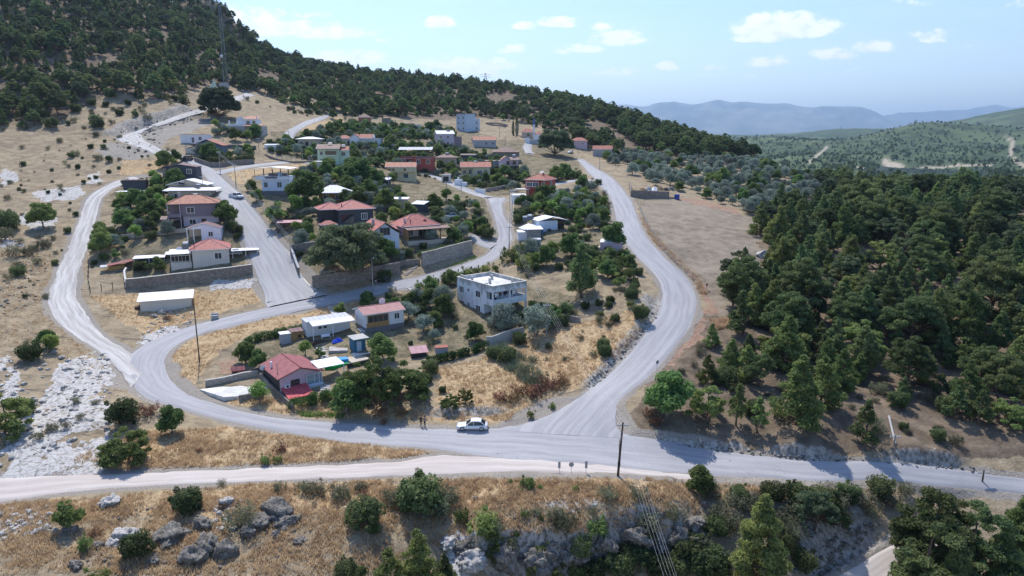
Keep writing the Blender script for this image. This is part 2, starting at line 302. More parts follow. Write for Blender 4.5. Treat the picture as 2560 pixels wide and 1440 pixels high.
# ---------------------------------------------------------------- mesh helpers
MATS = {}
def mesh_from(name, V, Fc, mat=None, smooth=False, uv=None, mi=None):
    me = bpy.data.meshes.new(name); V = np.asarray(V, np.float32)
    if isinstance(Fc, np.ndarray):
        k = Fc.shape[1]; me.vertices.add(len(V)); me.vertices.foreach_set('co', V.ravel())
        me.loops.add(Fc.size); me.loops.foreach_set('vertex_index', Fc.ravel().astype(np.int32))
        me.polygons.add(len(Fc)); me.polygons.foreach_set('loop_start', np.arange(0, Fc.size, k, dtype=np.int32)); me.polygons.foreach_set('loop_total', np.full(len(Fc), k, np.int32))
        me.update(calc_edges=True)
    else: me.from_pydata([tuple(map(float, v)) for v in V], [], [tuple(f) for f in Fc])
    if mat is not None:
        for m in (mat if isinstance(mat, (list, tuple)) else [mat]): me.materials.append(MATS[m] if isinstance(m, str) else m)
    if mi is not None: me.polygons.foreach_set('material_index', np.asarray(mi, np.int32))
    if smooth: me.polygons.foreach_set('use_smooth', np.ones(len(me.polygons), bool))
    if uv is not None:
        l = me.uv_layers.new(name='UVMap'); li = np.empty(len(me.loops), np.int32); me.loops.foreach_get('vertex_index', li)
        l.data.foreach_set('uv', np.asarray(uv, np.float32)[li].ravel())
    me.validate(); return me
def link(name, me, parent=None, label=None, cat=None, group=None, kind=None):
    o = bpy.data.objects.new(name, me); COL.objects.link(o)
    if parent is not None: o.parent = parent
    return tag(o, label, cat, group, kind)
def tag(o, label=None, cat=None, group=None, kind=None):
    if label: o['label'] = label
    if cat: o['category'] = cat
    if group: o['group'] = group
    if kind: o['kind'] = kind
    return o
def empty(name, loc, rz=0, label=None, cat=None, group=None):
    o = bpy.data.objects.new(name, None); COL.objects.link(o); o.location = loc; o.rotation_euler = (0, 0, rz); o.empty_display_size = .3
    return tag(o, label, cat, group)
def grid_faces(n, m):
    a = np.arange(n * m).reshape(n, m); return np.stack([a[:-1, :-1].ravel(), a[:-1, 1:].ravel(), a[1:, 1:].ravel(), a[1:, :-1].ravel()], 1)
# ---------------------------------------------------------------- materials
def newmat(name):
    m = bpy.data.materials.new(name); m.use_nodes = True; nt = m.node_tree; nt.nodes.clear()
    out = nt.nodes.new('ShaderNodeOutputMaterial'); bs = nt.nodes.new('ShaderNodeBsdfPrincipled')
    nt.links.new(bs.outputs[0], out.inputs[0]); MATS[name] = m; return m, nt, bs, out
class NB:
    def __init__(s, nt): s.nt = nt
    def n(s, t, **k):
        x = s.nt.nodes.new(t)
        for a, b in k.items(): setattr(x, a, b)
        return x
    def l(s, a, b): s.nt.links.new(a, b)
    def setin(s, sock, v):
        if hasattr(v, 'is_linked') or isinstance(v, bpy.types.NodeSocket): s.l(v, sock)
        else: sock.default_value = v
    def math(s, op, a, b=0.0, clamp=False):
        x = s.n('ShaderNodeMath', operation=op, use_clamp=clamp); s.setin(x.inputs[0], a); s.setin(x.inputs[1], b); return x.outputs[0]
    def noise(s, vec, scale, detail=3, rough=.55, dist=0):
        x = s.n('ShaderNodeTexNoise'); s.setin(x.inputs['Vector'], vec); x.inputs['Scale'].default_value = scale; x.inputs['Detail'].default_value = detail
        x.inputs['Roughness'].default_value = rough; x.inputs['Distortion'].default_value = dist; return x.outputs[0]
    def ss(s, v, a, b):
        x = s.n('ShaderNodeMapRange', interpolation_type='SMOOTHSTEP'); s.setin(x.inputs[0], v); x.inputs[1].default_value = a; x.inputs[2].default_value = b; return x.outputs[0]
    def mix(s, f, a, b, mode='MIX'):
        x = s.n('ShaderNodeMix', data_type='RGBA', blend_type=mode); s.setin(x.inputs[0], f)
        s.setin(x.inputs[6], a if not isinstance(a, tuple) else (*a, 1)); s.setin(x.inputs[7], b if not isinstance(b, tuple) else (*b, 1)); return x.outputs[2]
    def bump(s, h, strength=.5, dist=.1):
        x = s.n('ShaderNodeBump'); x.inputs['Strength'].default_value = strength; x.inputs['Distance'].default_value = dist; s.l(h, x.inputs['Height']); return x.outputs[0]
    def mapv(s, vec, sc):
        x = s.n('ShaderNodeMapping'); s.l(vec, x.inputs[0]); x.inputs['Scale'].default_value = sc; return x.outputs[0]
def geo_pos(nb): return nb.n('ShaderNodeNewGeometry').outputs['Position']
def simple(name, col, rough=.7, noise_sc=3., amt=.12, metal=0., spec=.3, bump=0, obj=True, dark=None):
    m, nt, bs, out = newmat(name); nb = NB(nt)
    v = nb.n('ShaderNodeTexCoord').outputs['Object'] if obj else geo_pos(nb)
    n1 = nb.noise(v, noise_sc, 5, .6); n2 = nb.noise(v, noise_sc * .23, 3)
    d = dark or tuple(c * (1 - amt * 2.5) for c in col); li = tuple(min(1, c * (1 + amt)) for c in col)
    f = nb.math('MULTIPLY', nb.math('ADD', nb.ss(n1, .35, .65), nb.ss(n2, .35, .65)), .5)
    nb.l(nb.mix(f, d, li), bs.inputs['Base Color']); bs.inputs['Roughness'].default_value = rough; bs.inputs['Metallic'].default_value = metal
    bs.inputs['Specular IOR Level'].default_value = spec
    if bump: nb.l(nb.bump(n1, bump, .05), bs.inputs['Normal'])
    return m
# ground
def ground_mat():
    m, nt, bs, out = newmat('ground'); nb = NB(nt); P = geo_pos(nb)
    def att(n):
        a = nb.n('ShaderNodeAttribute'); a.attribute_name = n; s = nb.n('ShaderNodeSeparateColor'); nb.l(a.outputs['Color'], s.inputs[0]); return list(s.outputs[:3])
    rock, grey, soil = att('za'); garden, gold, field = att('zb'); red, gravel, face = att('zc'); farw, trackw, dark = att('zd')
    big = nb.noise(P, .06, 4, .6); mid = nb.noise(P, .35, 5, .62); fine = nb.noise(P, 1.6, 6, .68); tiny = nb.noise(P, 7.0, 4, .7)
    streak = nb.noise(nb.mapv(P, (.5, 2.2, 2.2)), 1.1, 5, .7, .6)
    ledge = nb.noise(nb.mapv(P, (.12, .9, 1.4)), .9, 5, .68, .8)
    def th(w, spread, k):  # irregular edge for a zone
        return nb.ss(nb.math('ADD', w, nb.math('MULTIPLY', nb.math('SUBTRACT', k, .5), spread)), .38, .62)
    base = nb.mix(nb.ss(mid, .35, .65), (.235, .185, .122), (.36, .29, .19))
    base = nb.mix(nb.math('MULTIPLY', nb.ss(fine, .5, .7), .7), base, (.46, .36, .235)); base = nb.mix(nb.math('MULTIPLY', nb.ss(ledge, .55, .66), .8), base, (.12, .10, .082)); base = nb.mix(nb.math('MULTIPLY', nb.ss(big, .55, .7), .5), base, (.20, .155, .115))
    g = nb.mix(nb.ss(fine, .36, .64), (.31, .215, .125), (.52, .385, .22)); g = nb.mix(nb.ss(streak, .5, .72), g, (.58, .44, .26)); g = nb.mix(nb.math('MULTIPLY', nb.ss(mid, .58, .75), .6), g, (.28, .215, .15))
    c = nb.mix(th(gold, 1.3, mid), base, g)
    s = nb.mix(nb.ss(mid, .35, .65), (.12, .092, .066), (.22, .17, .12)); s = nb.mix(nb.math('MULTIPLY', nb.ss(fine, .56, .75), .6), s, (.30, .22, .13))
    c = nb.mix(th(soil, .9, mid), c, s)
    ga = nb.mix(nb.ss(mid, .38, .6), (.16, .13, .085), (.28, .225, .145)); ga = nb.mix(nb.math('MULTIPLY', nb.ss(fine, .47, .66), .85), ga, (.075, .10, .045)); ga = nb.mix(nb.math('MULTIPLY', nb.ss(big, .55, .7), .4), ga, (.30, .24, .15))
    c = nb.mix(th(garden, .8, mid), c, ga)
    fi = nb.mix(nb.ss(mid, .35, .65), (.20, .165, .125), (.31, .26, .195)); fi = nb.mix(nb.math('MULTIPLY', nb.ss(fine, .5, .66), .5), fi, (.36, .29, .215)); fi = nb.mix(nb.math('MULTIPLY', nb.ss(tiny, .5, .64), .7), fi, (.12, .105, .085)); fi = nb.mix(nb.math('MULTIPLY', nb.ss(big, .45, .6), .5), fi, (.33, .27, .20))
    c = nb.mix(th(field, .35, mid), c, fi)
    c = nb.mix(nb.math('MULTIPLY', th(red, .8, mid), .85), c, nb.mix(nb.ss(fine, .4, .6), (.27, .165, .115), (.37, .25, .18)))
    gr = nb.mix(nb.ss(tiny, .35, .65), (.21, .185, .155), (.385, .345, .295))
    c = nb.mix(th(grey, 1.0, fine), c, nb.mix(nb.ss(streak, .4, .65), (.24, .215, .18), (.38, .35, .30)))
    c = nb.mix(th(gravel, .9, fine), c, gr)
    vor = nb.n('ShaderNodeTexVoronoi', feature='DISTANCE_TO_EDGE'); nb.l(nb.mapv(P, (1, 1, 1.6)), vor.inputs['Vector']); vor.inputs['Scale'].default_value = .55
    crack = nb.ss(nb.math('ADD', vor.outputs['Distance'], nb.math('MULTIPLY', fine, .12)), .05, .12)
    ro = nb.mix(nb.ss(fine, .32, .55), (.27, .24, .21), (.54, .52, .49)); ro = nb.mix(nb.math('MULTIPLY', nb.ss(streak, .56, .72), .6), ro, (.33, .30, .27)); ro = nb.mix(nb.math('MULTIPLY', nb.math('MULTIPLY', nb.math('SUBTRACT', 1.0, crack), nb.ss(mid, .55, .65)), .2), ro, (.25, .22, .19))
    c = nb.mix(th(nb.math('MULTIPLY', rock, .74), 3.2, nb.math('ADD', nb.math('MULTIPLY', mid, .55), nb.math('MULTIPLY', fine, .45))), c, ro)
    fc = nb.mix(nb.ss(nb.noise(nb.mapv(P, (1, 1, .5)), 1.7, 6, .72), .36, .60), (.135, .115, .095), (.46, .43, .385)); c = nb.mix(nb.math('MULTIPLY', face, .85), c, fc)
    # small stones everywhere
    c = nb.mix(nb.math('MULTIPLY', nb.ss(nb.noise(P, 4.3, 2, .5), .70, .76), .7), c, (.55, .52, .48))
    # scattered scrub tone in the distance
    fn = nb.noise(P, .020, 6, .72); ff = nb.noise(P, .0045, 4, .6)
    fcol = nb.mix(nb.ss(fn, .38, .62), (.034, .052, .026), (.078, .108, .044)); fcol = nb.mix(nb.math('MULTIPLY', nb.ss(ff, .5, .62), .55), fcol, (.13, .165, .075))
    c = nb.mix(farw, c, fcol); c = nb.mix(trackw, c, nb.mix(nb.ss(mid, .35, .6), (.50, .44, .35), (.30, .25, .17)))
    nb.l(c, bs.inputs['Base Color']); bs.inputs['Roughness'].default_value = .95; bs.inputs['Specular IOR Level'].default_value = .1
    hgt = nb.math('ADD', nb.math('MULTIPLY', fine, 1.2), nb.math('ADD', nb.math('MULTIPLY', tiny, .35), nb.math('MULTIPLY', nb.math('MULTIPLY', crack, rock), .5)))
    nb.l(nb.bump(hgt, .9, .22), bs.inputs['Normal'])
ground_mat()
def road_mat(name, c0, c1, c2, tracks, crack=.0, rough=.85):
    m, nt, bs, out = newmat(name); nb = NB(nt); P = geo_pos(nb)
    uv = nb.n('ShaderNodeTexCoord').outputs['UV']; sp = nb.n('ShaderNodeSeparateXYZ'); nb.l(uv, sp.inputs[0])
    mid = nb.noise(P, .25, 4, .6); fine = nb.noise(P, 2.5, 5, .7); tiny = nb.noise(P, 12, 3, .7)
    lng = nb.noise(nb.mapv(uv, (.55, .03, 1)), 2.2, 4, .55, .35)   # wear drawn out along the road
    lng2 = nb.noise(nb.mapv(uv, (1.2, .03, 1)), 2.6, 3, .5, .3)
    c = nb.mix(nb.ss(lng, .35, .65), c0, c1); c = nb.mix(nb.math('MULTIPLY', nb.ss(lng2, .52, .66), tracks), c, c2)
    c = nb.mix(nb.math('MULTIPLY', nb.ss(mid, .5, .7), .35), c, c1); c = nb.mix(nb.math('MULTIPLY', nb.ss(tiny, .4, .6), .16), c, tuple(x * .55 for x in c0))
    c = nb.mix(nb.math('MULTIPLY', nb.ss(fine, .6, .78), .3), c, tuple(min(1, x * 1.25) for x in c1))
    if crack:
        w = nb.noise(nb.mapv(P, (1, 1, 1)), .22, 2, .5, 1.5); ck = nb.ss(nb.math('ABSOLUTE', nb.math('SUBTRACT', w, .5)), .0, .0022)
        c = nb.mix(nb.math('MULTIPLY', nb.math('SUBTRACT', 1.0, ck), crack), c, (.10, .10, .11))
    nb.l(c, bs.inputs['Base Color']); bs.inputs['Roughness'].default_value = rough; bs.inputs['Specular IOR Level'].default_value = .25
    nb.l(nb.bump(nb.math('ADD', fine, tiny), .35, .03), bs.inputs['Normal'])
road_mat('asphalt', (.32, .315, .322), (.405, .398, .40), (.26, .256, .264), .28, .6)
road_mat('concrete', (.33, .325, .325), (.42, .415, .41), (.27, .265, .265), .22, .0)
road_mat('dirt', (.38, .355, .33), (.56, .54, .515), (.30, .275, .25), .6)
road_mat('dirtpink', (.47, .405, .36), (.575, .52, .47), (.40, .34, .295), .4)
# foliage
def leaf_mat(name, c0, c1, hl, trans=.42, rnd=.36, sat=1.0):
    m, nt, bs, out = newmat(name); nb = NB(nt); P = geo_pos(nb)
    oi = nb.n('ShaderNodeObjectInfo').outputs['Random']
    n = nb.noise(P, .9, 3, .6); n2 = nb.noise(P, 5, 2, .6)
    c = nb.mix(nb.ss(n, .35, .65), c0, c1); c = nb.mix(nb.math('MULTIPLY', nb.ss(n2, .55, .75), .5), c, hl)
    hs = nb.n('ShaderNodeHueSaturation'); nb.l(c, hs.inputs['Color']); hs.inputs['Saturation'].default_value = sat
    nb.l(nb.math('ADD', nb.math('MULTIPLY', oi, rnd * 2.6), 1.1 - rnd * 1.1), hs.inputs['Value'])
    w = nb.n('ShaderNodeTexWhiteNoise', noise_dimensions='1D'); nb.l(oi, w.inputs['W']); nb.l(nb.math('ADD', nb.math('MULTIPLY', w.outputs['Value'], .05), .475), hs.inputs['Hue'])
    bs.inputs['Roughness'].default_value = .75; bs.inputs['Specular IOR Level'].default_value = .15; nb.l(hs.outputs[0], bs.inputs['Base Color'])
    tr = nb.n('ShaderNodeBsdfTranslucent'); nb.l(hs.outputs[0], tr.inputs[0]); mx = nb.n('ShaderNodeMixShader'); mx.inputs[0].default_value = trans
    nb.l(bs.outputs[0], mx.inputs[1]); nb.l(tr.outputs[0], mx.inputs[2]); nb.l(mx.outputs[0], out.inputs[0])
leaf_mat('pine_leaf', (0.074, 0.113, 0.049), (0.156, 0.198, 0.075), (0.282, 0.301, 0.110))
leaf_mat('pine_dark', (0.064, 0.096, 0.056), (0.124, 0.159, 0.079), (0.204, 0.227, 0.110))
leaf_mat('pine_light', (0.105, 0.149, 0.049), (0.197, 0.237, 0.077), (0.333, 0.341, 0.123))
leaf_mat('olive_leaf', (0.135, 0.173, 0.135), (0.238, 0.281, 0.227), (0.389, 0.432, 0.378), .15)
leaf_mat('broad_leaf', (0.081, 0.130, 0.043), (0.159, 0.222, 0.071), (0.269, 0.324, 0.118))
leaf_mat('broad_light', (.11, .175, .042), (.20, .28, .075), (.32, .39, .13))
leaf_mat('oak_leaf', (0.067, 0.096, 0.041), (0.124, 0.156, 0.062), (0.208, 0.228, 0.102))
leaf_mat('scrub_leaf', (0.098, 0.106, 0.063), (0.184, 0.184, 0.115), (0.287, 0.265, 0.167))
leaf_mat('dry_leaf', (.13, .07, .04), (.24, .13, .075), (.34, .21, .12), .2, .2)
leaf_mat('grass_blade', (.42, .30, .175), (.63, .49, .30), (.74, .61, .40), .45, .1)
leaf_mat('reed_blade', (.12, .155, .10), (.20, .235, .16), (.30, .31, .21), .3, .1)
leaf_mat('ivy_leaf', (0.036, 0.081, 0.023), (0.078, 0.150, 0.042), (0.156, 0.260, 0.078))
simple('bark', (.17, .12, .09), .95, 6, .2, bump=.5); simple('bark_grey', (.21, .19, .165), .95, 6, .2, bump=.5)
# stone
def stone_mat(name, c0, c1, c2, sc=1.0):
    m, nt, bs, out = newmat(name); nb = NB(nt); P = geo_pos(nb)
    n = nb.noise(P, 1.3 * sc, 6, .7); f = nb.noise(P, 5 * sc, 5, .7)
    v = nb.n('ShaderNodeTexVoronoi', feature='DISTANCE_TO_EDGE'); nb.l(nb.mapv(P, (1, 1, .7)), v.inputs['Vector']); v.inputs['Scale'].default_value = 1.1 * sc
    c = nb.mix(nb.ss(n, .35, .65), c0, c1); c = nb.mix(nb.math('MULTIPLY', nb.ss(f, .5, .7), .7), c, c2); c = nb.mix(nb.ss(v.outputs['Distance'], 0, .05), tuple(x * .55 for x in c0), c)
    nb.l(c, bs.inputs['Base Color']); bs.inputs['Roughness'].default_value = .95; bs.inputs['Specular IOR Level'].default_value = .1
    nb.l(nb.bump(nb.math('ADD', n, nb.math('MULTIPLY', f, .6)), .9, .25), bs.inputs['Normal'])
stone_mat('rock_grey', (.12, .11, .095), (.27, .25, .22), (.40, .375, .335)); stone_mat('rock_pale', (.36, .34, .31), (.58, .555, .52), (.68, .66, .62)); stone_mat('rock_red', (.22, .15, .12), (.34, .25, .21), (.42, .33, .28))
def masonry(name, c0, c1, mortar, sc=2.2):
    m, nt, bs, out = newmat(name); nb = NB(nt); uv = nb.n('ShaderNodeTexCoord').outputs['UV']
    v = nb.n('ShaderNodeTexVoronoi'); nb.l(nb.mapv(uv, (1, 1.6, 1)), v.inputs['Vector']); v.inputs['Scale'].default_value = sc; v.inputs['Randomness'].default_value = .8
    e = nb.n('ShaderNodeTexVoronoi', feature='DISTANCE_TO_EDGE'); nb.l(nb.mapv(uv, (1, 1.6, 1)), e.inputs['Vector']); e.inputs['Scale'].default_value = sc; e.inputs['Randomness'].default_value = .8
    sp = nb.n('ShaderNodeSeparateColor'); nb.l(v.outputs['Color'], sp.inputs[0]); c = nb.mix(sp.outputs[0], c0, c1); c = nb.mix(nb.ss(e.outputs['Distance'], .02, .07), mortar, c)
    st = nb.noise(uv, .35, 4, .6); c = nb.mix(nb.math('MULTIPLY', nb.ss(st, .5, .7), .35), c, (.10, .09, .08))
    nb.l(c, bs.inputs['Base Color']); bs.inputs['Roughness'].default_value = .95; bs.inputs['Specular IOR Level'].default_value = .1; nb.l(nb.bump(e.outputs['Distance'], .8, .05), bs.inputs['Normal'])
masonry('stonewall', (.15, .13, .115), (.30, .265, .235), (.22, .20, .18)); masonry('stonewall_pale', (.27, .24, .21), (.42, .385, .34), (.32, .30, .27)); masonry('block_wall', (.26, .255, .25), (.34, .33, .32), (.22, .21, .2), 1.6)
def tile_mat(name, c0, c1, line, sc=2.6, amt=.6, cross=False):
    m, nt, bs, out = newmat(name); nb = NB(nt); uv = nb.n('ShaderNodeTexCoord').outputs['UV']; sp = nb.n('ShaderNodeSeparateXYZ'); nb.l(uv, sp.inputs[0])
    t = nb.math('FRACT', nb.math('MULTIPLY', sp.outputs[0 if cross else 1], sc)); s = nb.ss(nb.math('ABSOLUTE', nb.math('SUBTRACT', t, .5)), .28, .46)
    t2 = nb.math('FRACT', nb.math('MULTIPLY', sp.outputs[1 if cross else 0], 4.2)); s2 = nb.ss(nb.math('ABSOLUTE', nb.math('SUBTRACT', t2, .5)), .25, .5)
    n = nb.noise(uv, .8, 4, .65); n2 = nb.noise(uv, 6, 3, .6)
    c = nb.mix(nb.ss(n, .35, .65), c0, c1); c = nb.mix(nb.math('MULTIPLY', nb.ss(n2, .45, .7), .35), c, tuple(min(1, x * 1.35) for x in c1)); c = nb.mix(nb.math('MULTIPLY', s, amt), c, line)
    nb.l(c, bs.inputs['Base Color']); bs.inputs['Roughness'].default_value = .7; bs.inputs['Specular IOR Level'].default_value = .25
    nb.l(nb.bump(nb.math('ADD', s, nb.math('MULTIPLY', s2, .5)), .5, .04), bs.inputs['Normal'])
tile_mat('tile_red', (.30, .085, .07), (.43, .15, .115), (.55, .31, .27), 1.7, .5)
tile_mat('tile_plain', (.26, .085, .06), (.40, .15, .105), (.20, .07, .05), 2.6, .4)
tile_mat('tile_orange', (.30, .12, .075), (.47, .215, .14), (.22, .09, .06), 2.4, .45)
tile_mat('tile_brown', (.17, .105, .085), (.28, .185, .15), (.11, .07, .06), 2.4, .4)
tile_mat('tile_mauve', (.36, .18, .165), (.45, .25, .225), (.30, .15, .14), 1.6, .3)
tile_mat('metal_red', (.235, .08, .085), (.32, .12, .125), (.19, .045, .05), 1.1, .55, True)
tile_mat('metal_bright_red', (.50, .075, .085), (.60, .12, .13), (.36, .06, .07), 1.6, .4, True)
tile_mat('metal_pink', (.44, .24, .25), (.52, .31, .32), (.36, .19, .2), .9, .4, True)
tile_mat('metal_brown', (.16, .095, .095), (.22, .135, .135), (.11, .07, .07), 1.2, .5, True)
tile_mat('metal_white', (.72, .72, .73), (.82, .82, .83), (.50, .50, .52), 1.0, .35, True)
tile_mat('metal_grey', (.42, .43, .45), (.55, .56, .58), (.32, .33, .35), 1.0, .5, True)
def paint(name, col, stain=.25, sc=.8, rough=.8):
    m, nt, bs, out = newmat(name); nb = NB(nt); v = nb.n('ShaderNodeTexCoord').outputs['Object']
    n = nb.noise(nb.mapv(v, (1, 1, .35)), sc, 5, .65); n2 = nb.noise(v, 6, 4, .7)
    c = nb.mix(nb.math('MULTIPLY', nb.ss(n, .48, .72), stain), col, tuple(x * .5 for x in col)); c = nb.mix(nb.math('MULTIPLY', nb.ss(n2, .5, .7), .12), c, tuple(x * .75 for x in col))
    nb.l(c, bs.inputs['Base Color']); bs.inputs['Roughness'].default_value = rough; bs.inputs['Specular IOR Level'].default_value = .25
for n_, c_, s_ in [('w_white', (.74, .76, .80), .18), ('w_bluewhite', (.60, .68, .80), .15), ('w_cream', (.60, .57, .52), .15), ('w_yellow', (.58, .52, .34), .2), ('w_green', (.55, .68, .54), .15), ('w_pink', (.55, .42, .48), .15),
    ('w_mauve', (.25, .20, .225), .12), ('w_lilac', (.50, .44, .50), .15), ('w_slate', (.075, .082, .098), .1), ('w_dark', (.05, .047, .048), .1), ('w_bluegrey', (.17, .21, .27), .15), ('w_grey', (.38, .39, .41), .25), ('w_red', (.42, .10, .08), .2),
    ('w_beige', (.48, .42, .35), .2), ('w_panel', (.66, .67, .68), .1), ('w_wood', (.36, .22, .09), .3), ('w_darkwood', (.09, .055, .04), .3), ('w_concrete', (.42, .41, .39), .35), ('w_skyblue', (.46, .56, .68), .12), ('w_teal', (.05, .16, .25), .15),
    ('w_plinth', (.17, .17, .18), .2), ('w_brickred', (.30, .14, .10), .2), ('trim_white', (.78, .78, .78), .05), ('fabric_blue', (.03, .08, .55), .2), ('mat_green', (.02, .42, .10), .15), ('pool_blue', (.08, .32, .75), .1), ('tarp_green', (.02, .09, .06), .2), ('orange_paint', (.6, .2, .05), .1)]: paint(n_, c_, s_)
def weathered():
    m, nt, bs, out = newmat('w_weathered'); nb = NB(nt); v = nb.n('ShaderNodeTexCoord').outputs['Object']; sp = nb.n('ShaderNodeSeparateXYZ'); nb.l(v, sp.inputs[0])
    n = nb.noise(nb.mapv(v, (1, 1, .3)), .9, 6, .7); n2 = nb.noise(v, 2.5, 5, .7); top = nb.ss(sp.outputs[2], 4.9, 6.9)
    c = nb.mix(nb.ss(n2, .35, .6), (.62, .66, .70), (.74, .76, .79)); c = nb.mix(nb.math('MULTIPLY', nb.ss(nb.math('ADD', n, nb.math('MULTIPLY', top, .17)), .52, .68), .8), c, (.28, .285, .275))
    nb.l(c, bs.inputs['Base Color']); bs.inputs['Roughness'].default_value = .9
weathered()
simple('black_metal', (.03, .03, .032), .5, 3, .1); simple('steel', (.45, .46, .47), .45, 4, .1, .6, .5); simple('pole_wood', (.11, .085, .065), .95, 5, .25); simple('pole_concrete', (.36, .34, .31), .9, 5, .15)
simple('rubber', (.02, .02, .022), .8, 5, .1); simple('wire', (.8, .8, .8), .5, 3, .03); simple('plastic_white', (.76, .77, .78), .4, 3, .05); simple('straw', (.36, .24, .14), .95, 8, .3)
simple('tower_red', (.42, .12, .10), .6, 3, .15); simple('tower_grey', (.24, .27, .30), .6, 3, .15); simple('skin', (.42, .26, .19), .6, 9, .05); simple('hair', (.02, .016, .014), .7, 9, .1)
simple('cloth_black', (.022, .022, .025), .9, 9, .1); simple('cloth_olive', (.26, .25, .21), .9, 9, .15); simple('cloth_navy', (.03, .035, .05), .9, 9, .15); simple('shoe', (.10, .09, .08), .8, 9, .1); simple('roofslab', (.70, .69, .66), .9, 1.3, .16, bump=.2)
simple('slab', (.66, .65, .61), .9, .9, .12); simple('paving', (.48, .45, .42), .9, 2, .15)
def gloss(name, col, rough=.25, coat=.6):
    m, nt, bs, out = newmat(name); nb = NB(nt); n = nb.noise(nb.n('ShaderNodeTexCoord').outputs['Object'], 1.5, 4, .6)
    nb.l(nb.mix(nb.math('MULTIPLY', nb.ss(n, .4, .7), .25), col, tuple(c * .82 for c in col)), bs.inputs['Base Color']); bs.inputs['Roughness'].default_value = rough; bs.inputs['Coat Weight'].default_value = coat; bs.inputs['Coat Roughness'].default_value = .08
gloss('car_white', (.76, .77, .78)); gloss('car_black', (.012, .013, .018)); gloss('car_silver', (.42, .43, .45)); gloss('car_maroon', (.06, .02, .02)); gloss('glass_dark', (.02, .025, .03), .08, .3); gloss('pane', (.045, .055, .065), .12, .3); gloss('pane_light', (.28, .36, .38), .15, .3); gloss('lamp_glass', (.7, .7, .68), .2, .3); gloss('lamp_red', (.4, .02, .02), .2, .3)
gloss('plastic_blue', (.02, .05, .32), .4, .1); gloss('alloy', (.42, .42, .43), .3, .2); gloss('sign_back', (.30, .30, .31), .45, .1); gloss('sign_red', (.55, .02, .06), .4, .1); gloss('sign_white', (.8, .8, .8), .4, .1); gloss('minaret_blue', (.06, .12, .32), .5, .1)
# ---------------------------------------------------------------- ground sheet
def build_ground():
    az = np.radians(np.linspace(-66, 66, 640)); rs = [14.0]
    while rs[-1] < 760: rs.append(rs[-1] + (2.0 if rs[-1] < 50 else max(.33, rs[-1] * .0042)))
    while rs[-1] < 26000: rs.append(rs[-1] * 1.022)
    rs = np.array(rs); Rr, A = np.meshgrid(rs, az, indexing='ij'); x = Rr * np.sin(A); y = Rr * np.cos(A)
    z = hfull(x.ravel(), y.ravel()); X = x.ravel(); Y = y.ravel(); V = np.stack([X, Y, z], -1)
    me = mesh_from('ground', V, grid_faces(*x.shape), 'ground', smooth=True)
    zm = zone_masks(X, Y, z); rd, kind = road_dist(X, Y); r = np.hypot(X, Y)
    m = r < 420; face = np.zeros(len(X)); face[m] = scarp(X[m], Y[m])[1]
    wd = np.where(kind == 0, .75, np.where(kind == 1, .4, .7)) * (1 + .9 * fbm(X / 5, Y / 5, 3, 5))
    grav = (1 - sstep(.2, 1.0, rd / np.maximum(wd, .2) / 2)) * (r < 600)
    # wide pale gravel verge where the dirt road joins
    u, v, d = project(V); grav = np.maximum(grav, inpoly(u, v, [(1080,1130),(1240,1140),(1560,1165),(2000,1196),(2250,1206),(2250,1222),(1900,1216),(1560,1196),(1250,1196),(1060,1190)]).astype(float))
    far = sstep(700, 900, r); trk = np.zeros(len(X))
    for L, w in [([(2022,406),(2040,392),(2056,378),(2070,366)], 9), ([(2518,342),(2530,352),(2532,368),(2526,385),(2532,396),(2548,410),(2575,418)], 12), ([(2120,418),(2220,424),(2290,421),(2350,418),(2400,414),(2480,412)], 6), ([(2215,405),(2222,412),(2250,418)], 30), ([(2395,412),(2410,428)],10)]:
        dd = np.full(len(X), 1e9)
        for (a, b), (c, e) in zip(L[:-1], L[1:]):
            L2 = (c-a)**2 + (e-b)**2; t = np.clip(((u-a)*(c-a) + (v-b)*(e-b)) / L2, 0, 1); dd = np.minimum(dd, np.hypot(u-a-t*(c-a), (v-b-t*(e-b)) * 1.0))
        trk = np.maximum(trk, (1 - sstep(w * .2, w * .45, dd)) * (r > 800) * (r < 3500))
    for n, cols in (('za', (zm['rock'], zm['greyrock'], zm['soil'])), ('zb', (zm['garden'], zm['gold'], zm['field'])), ('zc', (zm['red'], grav, face)), ('zd', (far, trk, 0 * far))):
        a = me.color_attributes.new(n, 'FLOAT_COLOR', 'POINT'); arr = np.ones((len(X), 4), np.float32)
        for i, cc in enumerate(cols): arr[:, i] = cc
        a.data.foreach_set('color', arr.ravel())
    link('ground', me, kind='structure')
    return x, y, z.reshape(x.shape), rs, az
GX, GY, GZ, GR, GA = build_ground()
def ground_z(x, y): # height of the finished sheet (bilinear in its polar grid)
    x = np.atleast_1d(np.asarray(x, float)); y = np.atleast_1d(np.asarray(y, float))
    r = np.hypot(x, y); a = np.arctan2(x, y); i = np.clip(np.searchsorted(GR, r) - 1, 0, len(GR) - 2); fa = (a - GA[0]) / (GA[1] - GA[0]); j = np.clip(fa.astype(int), 0, len(GA) - 2)
    fr = np.clip((r - GR[i]) / (GR[i+1] - GR[i]), 0, 1); ft = np.clip(fa - j, 0, 1)
    return GZ[i, j]*(1-fr)*(1-ft) + GZ[i+1, j]*fr*(1-ft) + GZ[i, j+1]*(1-fr)*ft + GZ[i+1, j+1]*fr*ft
def gz(x, y): return float(ground_z(x, y)[0])
_t = np.concatenate([np.arange(45, 300, .4), np.arange(300, 900, 1.5)])
